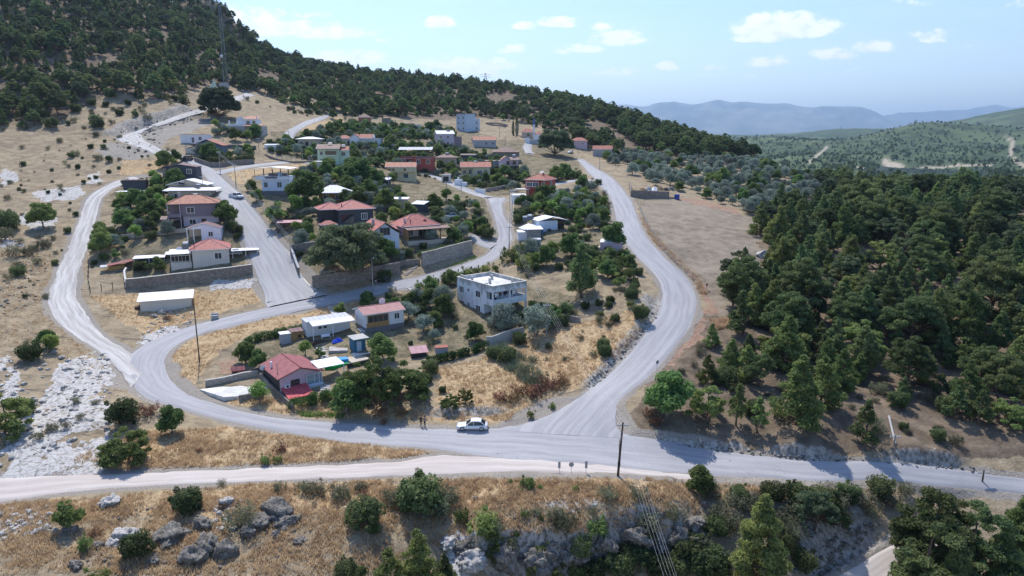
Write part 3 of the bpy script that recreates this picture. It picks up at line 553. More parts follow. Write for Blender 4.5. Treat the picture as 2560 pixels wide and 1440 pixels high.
def G(u, v):
    """the point of the ground seen at photograph pixel (u, v)"""
    Q = ray(u, v)[None] * _t[:, None]; g = Q[:, 2] + H - ground_z(Q[:, 0], Q[:, 1]); b = g < 0
    if not b.any(): return None
    i = max(int(np.argmax(b)), 1); k = g[i-1] / (g[i-1] - g[i]); k = min(max(k, 0), 1); tt = _t[i-1] + k * (_t[i] - _t[i-1]); p = ray(u, v) * tt
    return np.array([p[0], p[1], gz(p[0], p[1])])
def visible(P, lift):
    """is a point 'lift' metres above the ground at P in sight of the camera, relief only"""
    n = len(P); T = np.stack([P[:, 0], P[:, 1], ground_z(P[:, 0], P[:, 1]) + lift], -1); ok = np.ones(n, bool)
    for k in np.linspace(.12, .985, 40):
        q = T * k; q[:, 2] = H + (T[:, 2] - H) * k; ok &= ground_z(q[:, 0], q[:, 1]) < q[:, 2] + .3
    return ok
def build_roads():
    nm = {'asphalt': 'road', 'concrete': 'village_street', 'dirt': 'dirt_road', 'dirtpink': 'dirt_road'}
    for name, L in ROADS.items():
        for P, lift, mat in L:
            n = len(P); W = np.hypot(*(P[:, :2] - P[:, 2:]).T); m = 11; t = np.linspace(-.0, 1.0, m)
            C = (P[:, :2] + P[:, 2:]) / 2; s = np.concatenate([[0], np.cumsum(np.hypot(*np.diff(C, axis=0).T))])
            e = .22 if mat == 'asphalt' else .55 if mat.startswith('dirt') else .18
            ea = e * fbm(s / 1.6, s * 0 + lift * 99, 4, 11) + .1; eb = e * fbm(s / 1.6, s * 0 + lift * 99 + 40, 4, 13) + .1
            V = []; UV = []
            for i in range(n):
                a, b = P[i, :2], P[i, 2:]; d = (b - a) / max(W[i], .1); a2 = a - d * ea[i]; b2 = b + d * eb[i]
                for k in range(m):
                    tt = t[k]; p = a2 * (1 - tt) + b2 * tt; V.append((p[0], p[1])); UV.append(((tt - .5) * W[i], s[i]))
            V = np.array(V); z = hbase(V[:, 0], V[:, 1]) + lift; z = z.reshape(n, m); z[:, 0] -= .16; z[:, -1] -= .16; z[:, m//2] += .03
            if mat.startswith('dirt'): z += fbm(V[:, 0] / 2, V[:, 1] / 2, 3, 8).reshape(n, m) * .05
            me = mesh_from(nm[mat], np.column_stack([V, z.ravel()]), grid_faces(n, m)[:, ::-1].copy(), mat, True, np.array(UV))
            link(nm[mat] if not name.startswith('lane') else 'village_lane', me, kind='structure')
build_roads()
# far mountain range
def build_mountains():
    prof = [(-800,262),(0,262),(700,258),(1100,264),(1400,262),(1552,268),(1608,271),(1671,256),(1707,266),(1787,254),(1819,260),(1887,264),(1938,261),(1982,272),(2018,272),(2110,270),(2138,276),(2177,290),(2215,300),(2260,318),(2300,345),(3600,345)]
    prof2 = [(-800,290),(1900,300),(2100,296),(2197,294),(2237,288),(2325,280),(2377,281),(2408,274),(2452,266),(2496,274),(2560,273),(2700,268),(2900,280),(3600,276)]
    for nm, pr, r0, lab in (('mountains', prof, 19000, 0), ('mountains', prof2, 23500, 1)):
        us = np.linspace(-700, 3500, 520); top = np.interp(us, [p[0] for p in pr], [p[1] for p in pr]); top += fbm(us / 60, us * 0 + lab * 9, 4, 44 + lab) * 3.0
        A = []; nr = 34
        for j in range(nr):
            f = j / (nr - 1) * 1.35
            row = []
            for i, u in enumerate(us):
                d = r0 + (f - 1) * 5200; a = (u - 1280) / F
                zt = H + (351 - top[i]) / F * r0 * 1.0 / (CP * CP) * .97
                sh = 1 - abs(f - 1) ** 1.1 if f <= 1 else 1 - (f - 1) * 1.6
                rib = 1 + .38 * fbm(np.array([u / 34.]), np.array([f * 5. + lab * 7]), 5, 70)[0] * (1 - abs(f - 1)) * (1 if f < 1 else 1) * min(1, abs(f - 1) * 5)
                z = -150 + (zt + 150) * max(0, sh) * rib
                row.append((a * d * 1.0, d, z))
            A.append(row)
        V = np.array(A).reshape(-1, 3); me = mesh_from(nm, V, grid_faces(nr, len(us)), 'mountain', True); link(nm, me, kind='structure')
m_, nt_, bs_, o_ = newmat('mountain'); nb_ = NB(nt_); P_ = geo_pos(nb_); nn_ = nb_.noise(P_, .0009, 6, .65)
nb_.l(nb_.mix(nb_.ss(nn_, .4, .62), (.05, .065, .055), (.17, .17, .14)), bs_.inputs['Base Color']); bs_.inputs['Roughness'].default_value = 1
build_mountains()
# ---------------------------------------------------------------- plant prototypes
class MB:
    def __init__(s): s.V = []; s.F = []; s.M = []; s.U = []; s.n = 0
    def add(s, V, Fc, m=0, U=None):
        V = np.asarray(V, float); s.V.append(V); s.F += [tuple(int(i) + s.n for i in f) for f in Fc]; s.M += [m] * len(Fc); s.U.append(np.zeros((len(V), 2)) if U is None else np.asarray(U, float)); s.n += len(V)
    def box(s, x0, y0, z0, x1, y1, z1, m=0):
        V = np.array([(x0,y0,z0),(x1,y0,z0),(x1,y1,z0),(x0,y1,z0),(x0,y0,z1),(x1,y0,z1),(x1,y1,z1),(x0,y1,z1)], float)
        for f, ax in (((0,3,2,1),(0,1)),((4,5,6,7),(0,1)),((0,1,5,4),(0,2)),((1,2,6,5),(1,2)),((2,3,7,6),(0,2)),((3,0,4,7),(1,2))): s.add(V[list(f)], [(0,1,2,3)], m, V[list(f)][:, ax])
    def tube(s, pts, rad, k=6, m=0, cap=True):
        pts = np.asarray(pts, float); n = len(pts); rad = np.broadcast_to(rad, (n,)); V = []
        for i in range(n):
            t = pts[min(i+1, n-1)] - pts[max(i-1, 0)]; t = t / (np.linalg.norm(t) + 1e-9); ref = np.array([1., 0, 0]) if abs(t[0]) < .8 else np.array([0, 1., 0])
            a = np.cross(t, ref); a /= np.linalg.norm(a); b = np.cross(t, a)
            for j in range(k): th = 2*math.pi*j/k; V.append(pts[i] + rad[i] * (a*math.cos(th) + b*math.sin(th)))
        Fc = [(i*k+j, i*k+(j+1)%k, (i+1)*k+(j+1)%k, (i+1)*k+j) for i in range(n-1) for j in range(k)]
        if cap: Fc += [tuple(range(k))[::-1], tuple(range((n-1)*k, n*k))]
        s.add(V, Fc, m)
    def cyl(s, x, y, z0, z1, r, k=10, m=0, r2=None): s.tube([(x,y,z0),(x,y,z1)], [r, r if r2 is None else r2], k, m)
    def poly(s, V, F_, m=0, U=None): s.add(V, F_, m, U)
    def mesh(s, name, mats, smooth=False):
        V = np.concatenate(s.V); U = np.concatenate(s.U); me = bpy.data.meshes.new(name); me.from_pydata(V.tolist(), [], s.F)
        for m in mats: me.materials.append(MATS[m] if isinstance(m, str) else m)
        me.polygons.foreach_set('material_index', s.M)
        if smooth: me.polygons.foreach_set('use_smooth', [True] * len(me.polygons))
        l = me.uv_layers.new(name='UVMap'); li = np.empty(len(me.loops), np.int32); me.loops.foreach_get('vertex_index', li); l.data.foreach_set('uv', U[li].astype(np.float32).ravel())
        return me
def unit(v): return v / (np.linalg.norm(v, axis=-1, keepdims=True) + 1e-9)
def leaves(centers, radii, per, size, asp=.45, shell=.55, up=.25, seed=0, flat=1.0):
    """quads strewn through ellipsoidal clumps; each quad turned loosely outwards"""
    g = np.random.default_rng(seed); Q = []
    for c, r, k in zip(centers, radii, per):
        k = int(k); d = unit(g.normal(size=(k, 3))); rr = (shell + (1 - shell) * g.random((k, 1))) ** 1.0; rr = np.where(g.random((k, 1)) < .25, g.random((k, 1)), rr)
        p = c + d * rr * r; nrm = unit(d * .8 + g.normal(size=(k, 3)) * .75 + np.array([0, 0, up])); t = unit(np.cross(nrm, g.normal(size=(k, 3)))); b = np.cross(nrm, t)
        s = size * (.6 + .8 * g.random((k, 1))); q = np.stack([p - t*s - b*s*asp, p + t*s - b*s*asp*.6, p + t*s*1.05 + b*s*asp*.6, p - t*s*.9 + b*s*asp], 1); Q.append(q)
    Q = np.concatenate(Q); return Q.reshape(-1, 3)
def tuft_mesh(name, C, Rr, per, size, mat, asp=.45, shell=.55, up=.25, seed=0):
    V = leaves(C, Rr, per, size, asp, shell, up, seed); return mesh_from(name, V, np.arange(len(V)).reshape(-1, 4), mat)
def bend(p0, p1, g, k=5, amp=.1):
    p0 = np.array(p0, float); p1 = np.array(p1, float); L = np.linalg.norm(p1 - p0); o = g.normal(size=3) * amp * L; o[2] *= .4; t = np.linspace(0, 1, k)[:, None]
    return p0 + (p1 - p0) * t + np.sin(t * math.pi) * o
def trunk_mesh(name, h, r, clumps, g, mat='bark', lean=.05, start=.25, maxl=16):
    mb = MB(); top = np.array([g.normal() * lean * h, g.normal() * lean * h, h]); P = bend((0, 0, -.35), top, g, 8, .05); mb.tube(P, np.linspace(r, r * .22, 8), 7)
    idx = np.argsort([-np.linalg.norm(c[:2]) for c in clumps])[:maxl]
    for i in idx:
        c = np.array(clumps[i]); zt = max(start * h, min(h * .9, c[2] - abs(np.linalg.norm(c[:2])) * .55)); k = zt / h; b = P[int(min(7, round(k * 7)))]
        mb.tube(bend(b, c, g, 4, .08), np.linspace(r * .38 * (1 - k * .5), r * .08, 4), 4, cap=False)
    return mb.mesh(name, [mat], True)
PROTO = {}
def proto(kind, i, crown, trunk, h, w): PROTO.setdefault(kind, []).append((crown, trunk, h, w))
def pine_conic(i, h, w, leaf, seed, dens=1.0, base=.16):
    g = np.random.default_rng(seed); C, Rr, per = [], [], []; n = int(h * 7)
    for k in range(n):
        t = (k + g.random()) / n; z = h * (base + (1 - base) * t); prof = w * (1 - t) ** .75 * (.55 + .45 * math.sin(min(1, t * 4 + .35) * 1.57)); a = g.random() * 6.28; rr = prof * (.45 + .5 * g.random()); s = max(.28, w * .34 * (1 - t * .6)) * (.7 + .6 * g.random())
        C.append(np.array([math.cos(a) * rr, math.sin(a) * rr, z + rr * .12 - .1 * s])); Rr.append(np.array([s, s, s * .62])); per.append(70 * dens * s * s / .5 + 12)
    C.append(np.array([0, 0, h * .97])); Rr.append(np.array([.22, .22, .45])); per.append(30)
    proto(leaf[0], i, tuft_mesh('crown', C, Rr, per, .17, leaf[1], .42, .5, .35, seed), trunk_mesh('trunk', h * .93, h * .022 + .03, C, g, start=.12), h, w)
def pine_round(i, h, w, leaf, seed, clear=.35, dens=1.0):
    g = np.random.default_rng(seed); C, Rr, per = [], [], []; n = int(w * w * 4.2) + 10
    for k in range(n):
        a = g.random() * 6.28; q = math.sqrt(g.random()); el = g.random(); rr = w * q; dome = math.sqrt(max(0, 1 - q * q)); z = h * clear + (h * (1 - clear)) * (dome * (.25 + .75 * el) * .95 + .06 * g.random()); s = w * .22 * (.65 + .75 * g.random())
        C.append(np.array([math.cos(a) * rr, math.sin(a) * rr, z])); Rr.append(np.array([s, s, s * .5])); per.append(95 * dens * s * s / .5 + 12)
    proto(leaf[0], i, tuft_mesh('crown', C, Rr, per, .17, leaf[1], .42, .5, .4, seed), trunk_mesh('trunk', h * .8, h * .024 + .05, C, g, start=clear * .8, lean=.08, maxl=22), h, w)
def lobed(kind, i, h, w, mat, seed, size=.15, clear=.2, n=16, per0=90, bark='bark_grey', asp=.55, flat=.75, tr=.022):
    g = np.random.default_rng(seed); C, Rr, per = [], [], []
    for k in range(n):
        d = unit(g.normal(size=3)); d[2] = abs(d[2]) * 1.1 - .25; q = .35 + .45 * g.random(); c = np.array([d[0] * w * q, d[1] * w * q, h * clear + h * (1 - clear) * (.30 + .62 * max(-.2, d[2]) * q * 1.5)]); s = w * (.3 + .22 * g.random())
        c[2] = min(c[2], h - s * flat); C.append(c); Rr.append(np.array([s, s, s * flat * (.9 + .2 * g.random())])); per.append(per0 * s * s / .5 + 14)
    proto(kind, i, tuft_mesh('crown', C, Rr, per, size, mat, asp, .6, .3, seed), trunk_mesh('trunk', h * .72, h * tr + .05, C, g, bark, .1, .15, 9), h, w)
for i, (h, w, s) in enumerate([(7.5, 2.5, 1), (6.2, 2.2, 2), (8.8, 2.9, 3), (5.2, 2.1, 4)]): pine_conic(i, h, w, ('pine_conic', 'pine_leaf'), 100 + s)
for i, (h, w, s) in enumerate([(8.5, 3.3, 1), (9.5, 3.9, 2), (7.6, 3.4, 3), (10.2, 4.2, 4)]): pine_round(i, h, w, ('pine_round', 'pine_leaf' if i % 2 else 'pine_dark'), 200 + s, [.38, .42, .3, .34][i])
for i, (h, w, s) in enumerate([(7.0, 2.9, 1), (8.4, 3.3, 2)]): pine_conic(i, h, w, ('pine_light', 'pine_light'), 300 + s, 1.2, .08)
for i, (h, w, s) in enumerate([(6.0, 2.9, 1), (5.2, 3.2, 2)]): pine_round(i, h, w, ('soft_pine', 'pine_light'), 360 + s, .06, 1.25)
for i, (h, w, s) in enumerate([(5.5, 1.5, 1), (4.4, 1.2, 2)]): pine_conic(i, h, w, ('pine_slim', 'pine_light'), 340 + s, .8, .3)
for i, (h, w, s) in enumerate([(4.2, 2.3, 1), (3.6, 2.0, 2), (4.8, 2.7, 3)]): lobed('olive', i, h, w, 'olive_leaf', 400 + s, .13, .16, 17, 105, asp=.35)
for i, (h, w, s) in enumerate([(5.0, 2.3, 1), (4.2, 2.0, 2), (6.6, 3.1, 3)]): lobed('broad', i, h, w, 'broad_leaf', 500 + s, .16, .14, 20, 100, asp=.7)
for i, (h, w, s) in enumerate([(3.4, 1.6, 1), (2.9, 1.3, 2)]): lobed('fruit', i, h, w, 'broad_leaf' if i else 'broad_light', 550 + s, .14, .22, 13, 75, asp=.6)
for i, (h, w, s) in enumerate([(13.0, 4.3, 1), (12.0, 4.0, 2)]): pine_round(i, h, w, ('tall_pine', 'pine_leaf'), 630 + s, .2, 1.25)
for i, (h, w, s) in enumerate([(12.5, 3.9, 1), (11.5, 3.6, 2)]): pine_conic(i, h, w, ('tall_light', 'pine_light'), 640 + s, 1.3, .08)
for i, (h, w, s) in enumerate([(8.0, 4.6, 1), (9.0, 5.2, 2)]): pine_round(i, h, w, ('great_pine', 'pine_dark'), 600 + s, .25, 1.2)
def dome(kind, i, h, w, mat, seed, size=.1, dens=1.0, shell=.75, asp=.6):
    g = np.random.default_rng(seed); C, Rr, per = [], [], []
    for k in range(12):
        a = g.random() * 6.28; q = .25 + .45 * g.random(); s = w * (.42 + .2 * g.random()); C.append(np.array([math.cos(a) * w * q, math.sin(a) * w * q, h * (.28 + .42 * g.random())])); Rr.append(np.array([s, s, min(s, h * .34)])); per.append(120 * dens * s * s / .5 + 16)
    for k in range(9): a = g.random() * 6.28; s = w * (.13 + .1 * g.random()); C.append(np.array([math.cos(a) * w * (.5 + .5 * g.random()), math.sin(a) * w * (.5 + .5 * g.random()), h * (.15 + .8 * g.random() ** 1.3)])); Rr.append(np.array([s, s, s * 1.2])); per.append(40 * dens)
    mb = MB()
    for k in range(6): mb.tube(bend((g.normal() * .06, g.normal() * .06, -.2), C[k] * .9, g, 4, .12), np.linspace(.06, .015, 4), 4, cap=False)
    proto(kind, i, tuft_mesh('crown', C, Rr, per, size, mat, asp, shell, .3, seed), mb.mesh('trunk', ['bark_grey'], True), h, w)
for i, (h, w, s) in enumerate([(2.6, 1.6, 1), (2.2, 1.5, 2), (3.1, 1.7, 3)]): dome('oak_bush', i, h, w, 'oak_leaf', 700 + s, .1, 1.5)
for i, (h, w, s) in enumerate([(1.5, 1.1, 1), (1.2, .9, 2), (1.9, 1.2, 3)]): dome('scrub', i, h, w, 'scrub_leaf', 750 + s, .085, .55, .5, .3)
for i, (h, w, s) in enumerate([(.9, .75, 1), (.8, .6, 2)]): dome('dry_bush', i, h, w, 'dry_leaf', 780 + s, .07, .5, .5, .25)
for i, (h, w, s) in enumerate([(1.3, .9, 1), (1.8, .8, 2)]): dome('green_bush', i, h, w, 'pine_light', 800 + s, .09, .9, .6, .35)
lobed('willow', 0, 3.6, 1.9, 'broad_light', 820, .2, .15, 16, 80, asp=.16)
g_ = np.random.default_rng(5); C_ = [np.array([g_.normal() * .12, g_.normal() * .12, .4 + 8.2 * t]) for t in np.linspace(0, 1, 16)]; R_ = [np.array([s_, s_, .75]) for s_ in (1.05 * np.sin(np.linspace(.5, 3.0, 16)) ** .7)]
proto('cypress', 0, tuft_mesh('crown', C_, R_, [200] * 16, .13, 'pine_dark', .4, .7, .6, 6), trunk_mesh('trunk', 6, .14, C_[:3], g_), 9.2, 1.0)
WORDS = {'soft_pine': ('pine_tree', 'pine tree'), 'tall_pine': ('pine_tree', 'pine tree'), 'tall_light': ('pine_tree', 'pine tree'), 'pine_conic': ('pine_tree', 'pine tree'), 'pine_round': ('pine_tree', 'pine tree'), 'great_pine': ('pine_tree', 'pine tree'), 'pine_light': ('pine_tree', 'pine tree'), 'pine_slim': ('pine_tree', 'pine tree'), 'olive': ('olive_tree', 'olive tree'),
    'broad': ('broadleaf_tree', 'tree'), 'fruit': ('fruit_tree', 'fruit tree'), 'oak_bush': ('oak_shrub', 'shrub'), 'scrub': ('scrub_bush', 'bush'), 'dry_bush': ('dry_bush', 'bush'), 'green_bush': ('green_bush', 'bush'), 'willow': ('weeping_tree', 'tree'), 'cypress': ('cypress_tree', 'tree')}
SINGLE = {}
def merged(kind, i):  # trunk and crown in one mesh, for plants too small in the picture to show parts
    if (kind, i) not in SINGLE:
        cr, tr, h, w = PROTO[kind][i]; me = bpy.data.meshes.new(WORDS[kind][0]); V = []; Fc = []; M = []; n = 0
        for k, src in enumerate((cr, tr)):
            a = np.empty(len(src.vertices) * 3); src.vertices.foreach_get('co', a); V.append(a.reshape(-1, 3)); me.materials.append(src.materials[0])
            for p in src.polygons: Fc.append(tuple(v + n for v in p.vertices)); M.append(k)
            n += len(src.vertices)
        me.from_pydata(np.concatenate(V).tolist(), [], Fc); me.polygons.foreach_set('material_index', M); SINGLE[(kind, i)] = me
    return SINGLE[(kind, i)]
TREES = []   # (x, y, radius) of what stands already
NPLANT = 0
def plant(kind, x, y, scale=1.0, sz=None, rot=None, label=None, group=None, i=None, parts=None):
    global NPLANT
    NPLANT += 1; g = np.random.default_rng(NPLANT * 7 + 3); L = PROTO[kind]; i = int(g.integers(len(L))) if i is None else i; cr, tr, h, w = L[i]; nm, cat = WORDS[kind]
    z = gz(x, y) - .05; rot = g.random() * 6.28 if rot is None else rot; d = project(np.array([x, y, z]))[2]; px = h * scale * F / d
    if parts is None: parts = px > 62 and kind not in ('scrub', 'dry_bush', 'green_bush')
    S = (scale, scale, scale * (sz or 1))
    if parts:
        o = empty(nm, (x, y, z), rot, label, cat, group); o.scale = S; o.rotation_euler = ((g.random() - .5) * .1, (g.random() - .5) * .1, rot); link('trunk', tr, o); link('crown', cr, o)
    else: o = link(nm, merged(kind, i), None, label, cat, group); o.location = (x, y, z); o.rotation_euler = ((g.random() - .5) * .1, (g.random() - .5) * .1, rot); o.scale = S
    TREES.append((x, y, w * scale)); return o
def scatter_stuff(name, items, kinds, label=None, cat=None):
    """items: (x, y, z, scale, rot, kind index) -> one object whose points carry copies of the plant meshes"""
    V = np.array([it[:3] for it in items]); me = bpy.data.meshes.new(name); me.from_pydata(V.tolist(), [], []); n = len(items)
    for an, tp, vals in (('psc', 'FLOAT', [it[3] for it in items]), ('prt', 'FLOAT', [it[4] for it in items]), ('pid', 'INT', [it[5] for it in items])):
        at = me.attributes.new(an, tp, 'POINT'); at.data.foreach_set('value', vals)
    o = link(name, me, None, label, cat, kind='stuff'); ng = bpy.data.node_groups.new(name, 'GeometryNodeTree'); ng.interface.new_socket('Geometry', in_out='INPUT', socket_type='NodeSocketGeometry'); ng.interface.new_socket('Geometry', in_out='OUTPUT', socket_type='NodeSocketGeometry')
    N = ng.nodes; gi = N.new('NodeGroupInput'); go = N.new('NodeGroupOutput'); iop = N.new('GeometryNodeInstanceOnPoints'); gin = N.new('GeometryNodeGeometryToInstance')
    for ob in reversed(kinds):
        oi = N.new('GeometryNodeObjectInfo'); oi.inputs['Object'].default_value = ob; oi.transform_space = 'ORIGINAL'; ng.links.new(oi.outputs['Geometry'], gin.inputs[0])
    def named(a, t): x = N.new('GeometryNodeInputNamedAttribute'); x.data_type = t; x.inputs['Name'].default_value = a; return x.outputs['Attribute']
    ng.links.new(gi.outputs[0], iop.inputs['Points']); ng.links.new(gin.outputs[0], iop.inputs['Instance']); iop.inputs['Pick Instance'].default_value = True
    ng.links.new(named('pid', 'INT'), iop.inputs['Instance Index']); ng.links.new(named('psc', 'FLOAT'), iop.inputs['Scale'])
    cx = N.new('ShaderNodeCombineXYZ'); ng.links.new(named('prt', 'FLOAT'), cx.inputs[2]); ng.links.new(cx.outputs[0], iop.inputs['Rotation'])
    ng.links.new(iop.outputs[0], go.inputs[0]); md = o.modifiers.new('copies', 'NODES'); md.node_group = ng; return o
# ---------------------------------------------------------------- buildings
HOUSE_SPOTS = []
def roof_geo(kind, x0, y0, x1, y1, z, rise, over, th=.14, ax='x'):
    """list of (quad/tri points, uv) of the upper faces"""
    X0, Y0, X1, Y1 = x0 - over, y0 - over, x1 + over, y1 + over; w, l = X1 - X0, Y1 - Y0; Fs = []
    if kind == 'hip':
        if w >= l: r0, r1 = (X0 + l/2, (Y0+Y1)/2), (X1 - l/2, (Y0+Y1)/2); hl = l/2
        else: r0, r1 = ((X0+X1)/2, Y0 + w/2), ((X0+X1)/2, Y1 - w/2); hl = w/2
        A, B, C, D = (X0,Y0), (X1,Y0), (X1,Y1), (X0,Y1)
        if w >= l: Fs = [[A,B,r1,r0],[B,C,r1],[C,D,r0,r1],[D,A,r0]]
        else: Fs = [[A,B,r0],[B,C,r1,r0],[C,D,r1],[D,A,r0,r1]]
        out = []
        for f in Fs: out.append([(p[0], p[1], z + rise if (p is r0 or p is r1) else z) for p in f])
        return out
    if kind == 'gable':
        if ax == 'x': m = (Y0+Y1)/2; return [[(X0,Y0,z),(X1,Y0,z),(X1,m,z+rise),(X0,m,z+rise)], [(X1,Y1,z),(X0,Y1,z),(X0,m,z+rise),(X1,m,z+rise)]]
        m = (X0+X1)/2; return [[(X0,Y1,z),(X0,Y0,z),(m,Y0,z+rise),(m,Y1,z+rise)], [(X1,Y0,z),(X1,Y1,z),(m,Y1,z+rise),(m,Y0,z+rise)]]
    if kind == 'flat': return [[(X0,Y0,z),(X1,Y0,z),(X1,Y1,z),(X0,Y1,z)]]
    if kind == 'shed': # rises to the back by 'rise' (ax x) or to the right (ax y)
        if ax == 'x': return [[(X0,Y0,z),(X1,Y0,z),(X1,Y1,z+rise),(X0,Y1,z+rise)]]
        return [[(X0,Y1,z),(X0,Y0,z),(X1,Y0,z+rise),(X1,Y1,z+rise)]]
class House:
    def __init__(s, name, label, cat, u, v, yaw, anchor=(0, 0), dz=0.0, group=None):
        p = G(u, v); s.yaw = R(yaw); c, sn = math.cos(s.yaw), math.sin(s.yaw); ax, ay = anchor
        x = p[0] - c*ax + sn*ay; y = p[1] - sn*ax - c*ay; s.o = empty(name, (x, y, p[2] + dz), s.yaw, label, cat, group); s.p = p; s.loc = np.array([x, y, p[2] + dz]); s.roofs = None
    def world(s, x, y): c, sn = math.cos(s.yaw), math.sin(s.yaw); return s.loc[0] + c*x - sn*y, s.loc[1] + sn*x + c*y
    def spot(s, x0, y0, x1, y1, m=.6):
        n = max(1, int(max(abs(x1-x0), abs(y1-y0)) / 3)); r = min(abs(x1-x0), abs(y1-y0)) / 2 + m
        for i in range(n + 1):
            for j in range(n + 1):
                X, Y = s.world(x0 + (x1-x0) * i / n, y0 + (y1-y0) * j / n); HOUSE_SPOTS.append((X, Y, m + .5))
    def block(s, x0, y0, x1, y1, z1, mat, z0=-3.0, name='wall', spot=True, par=None):
        mb = MB(); mb.box(x0, y0, z0, x1, y1, z1)
        if spot: s.spot(x0, y0, x1, y1)
        return link(name, mb.mesh(name, [mat]), par or s.o)
    def gable_wall(s, x0, y0, x1, y1, z, rise, mat, ax='x'):
        mb = MB()
        if ax == 'x':
            m = (y0+y1)/2
            for X, o in ((x0, .14), (x1, -.14)): mb = MB(); mb.poly([(X,y0,z),(X,y1,z),(X,m,z+rise),(X+o,y0,z),(X+o,y1,z),(X+o,m,z+rise)], [(0,1,2),(5,4,3),(0,2,5,3),(1,4,5,2)]); link('gable', mb.mesh('gable', [mat]), s.o)
        else:
            m = (x0+x1)/2
            for Y, o in ((y0, .14), (y1, -.14)): mb = MB(); mb.poly([(x0,Y,z),(x1,Y,z),(m,Y,z+rise),(x0,Y+o,z),(x1,Y+o,z),(m,Y+o,z+rise)], [(0,1,2),(5,4,3),(0,2,5,3),(1,4,5,2)]); link('gable', mb.mesh('gable', [mat]), s.o)
    def roof(s, kind, x0, y0, x1, y1, z, rise, over, mat, ax='x', th=.16, edge='trim_white', name='roof', ridge=None, par=None):
        mb = MB(); Fs = roof_geo(kind, x0, y0, x1, y1, z + .06, rise, over, th, ax)
        for f in Fs:
            P = np.array(f, float); e = unit(P[1] - P[0]); n = unit(np.cross(P[1] - P[0], P[-1] - P[0])); t = np.cross(n, e); U = np.stack([(P - P[0]) @ e, (P - P[0]) @ t], -1); k = len(P)
            mb.add(P + [0, 0, th], [tuple(range(k))], 0, U); mb.add(P, [tuple(range(k))[::-1]], 1)
            for i in range(k):
                a, b = P[i], P[(i+1) % k]
                if kind in ('flat', 'shed') or abs(a[2] - b[2]) < 1e-6 and a[2] < z + .1 or kind == 'gable' and abs(a[2]-b[2]) > .01: mb.add([a, b, b + [0,0,th], a + [0,0,th]], [(0,1,2,3)], 1)
        if ridge:
            done = set()
            for f in Fs:
                for i in range(len(f)):
                    a, b = f[i], f[(i+1) % len(f)]; key = tuple(sorted([tuple(np.round(a, 2)), tuple(np.round(b, 2))]))
                    if max(a[2], b[2]) > z + .2 and (kind == 'hip' or abs(a[2]-b[2]) < .01) and key not in done: done.add(key); mb.tube([np.array(a) + [0,0,th+.01], np.array(b) + [0,0,th+.01]], .11, 5, 2)
        o = link(name, mb.mesh(name, [mat, edge, ridge or edge]), par or s.o); s.roofs = o; return o
    def win(s, face, x, z, w=1.1, h=1.2, at=0.0, frame='trim_white', pane='pane', bars=1, name='window', par=None, d=.05):
        """face F (y=at, looking -y), R (x=at, looking +x), L (x=at, looking -x); x runs along the wall"""
        fr = MB(); pn = MB(); t = .12 if w > .7 else .09
        def B(mb, a0, z0, a1, z1, d0, d1, m=0):
            if face == 'F': mb.box(a0, at - d1, z0, a1, at - d0, z1, m)
            elif face == 'R': mb.box(at + d0, a0, z0, at + d1, a1, z1, m)
            else: mb.box(at - d1, a0, z0, at - d0, a1, z1, m)
        B(fr, x - t, z - t, x, z + h + t, -.05, d + .03); B(fr, x + w, z - t, x + w + t, z + h + t, -.05, d + .03); B(fr, x, z - t, x + w, z, -.05, d + .05); B(fr, x, z + h, x + w, z + h + t, -.05, d + .03)
        for k in range(bars): c = x + w * (k + 1) / (bars + 1); B(fr, c - .035, z, c + .035, z + h, .0, d + .01)
        B(pn, x, z, x + w, z + h, -.04, .012)
        f = link(name, fr.mesh(name, [frame]), par or s.o); link('pane', pn.mesh('pane', [pane]), f); return f
    def door(s, face, x, w=1.0, h=2.1, z=0.0, at=0.0, mat='w_darkwood'):
        mb = MB(); hd = MB()
        def B(m_, a0, z0, a1, z1, d0, d1):
            if face == 'F': m_.box(a0, at - d1, z0, a1, at - d0, z1)
            elif face == 'R': m_.box(at + d0, a0, z0, at + d1, a1, z1)
            else: m_.box(at - d1, a0, z0, at - d0, a1, z1)
        B(mb, x, z, x + w, z + h, -.05, .05); B(hd, x + w * .82, z + h * .45, x + w * .9, z + h * .5, .05, .12); o = link('door', mb.mesh('door', [mat]), s.o); link('handle', hd.mesh('handle', ['steel']), o)
    def chimney(s, x, y, z0, z1, w=.5, mat='w_concrete', par=None):
        mb = MB(); mb.box(x - w/2, y - w/2, z0, x + w/2, y + w/2, z1); mb.box(x - w*.62, y - w*.62, z1, x + w*.62, y + w*.62, z1 + .12); link('chimney', mb.mesh('chimney', [mat]), par or s.roofs or s.o)
    def tank(s, x, y, z, par=None, stand=1.1):
        mb = MB(); mb.tube([(x - .55, y, z + stand), (x + .55, y, z + stand)], .34, 10, 0); mb.box(x - .5, y - .9, z, x + .5, y - .2, z + .1, 1)
        for dx in (-.45, .45): mb.box(x + dx - .03, y - .2, z, x + dx + .03, y - .14, z + stand, 2); mb.box(x + dx - .03, y + .14, z, x + dx + .03, y + .2, z + stand, 2)
        mb.poly([(x-.8,y-1.6,z+.15),(x+.8,y-1.6,z+.15),(x+.8,y-.3,z+.95),(x-.8,y-.3,z+.95),(x-.8,y-1.6,z+.1),(x+.8,y-1.6,z+.1),(x+.8,y-.3,z+.9),(x-.8,y-.3,z+.9)], [(0,1,2,3),(7,6,5,4),(0,4,5,1),(1,5,6,2),(2,6,7,3),(3,7,4,0)], 1)
        link('solar_water_heater', mb.mesh('solar_water_heater', ['plastic_white', 'glass_dark', 'steel']), par or s.roofs or s.o)
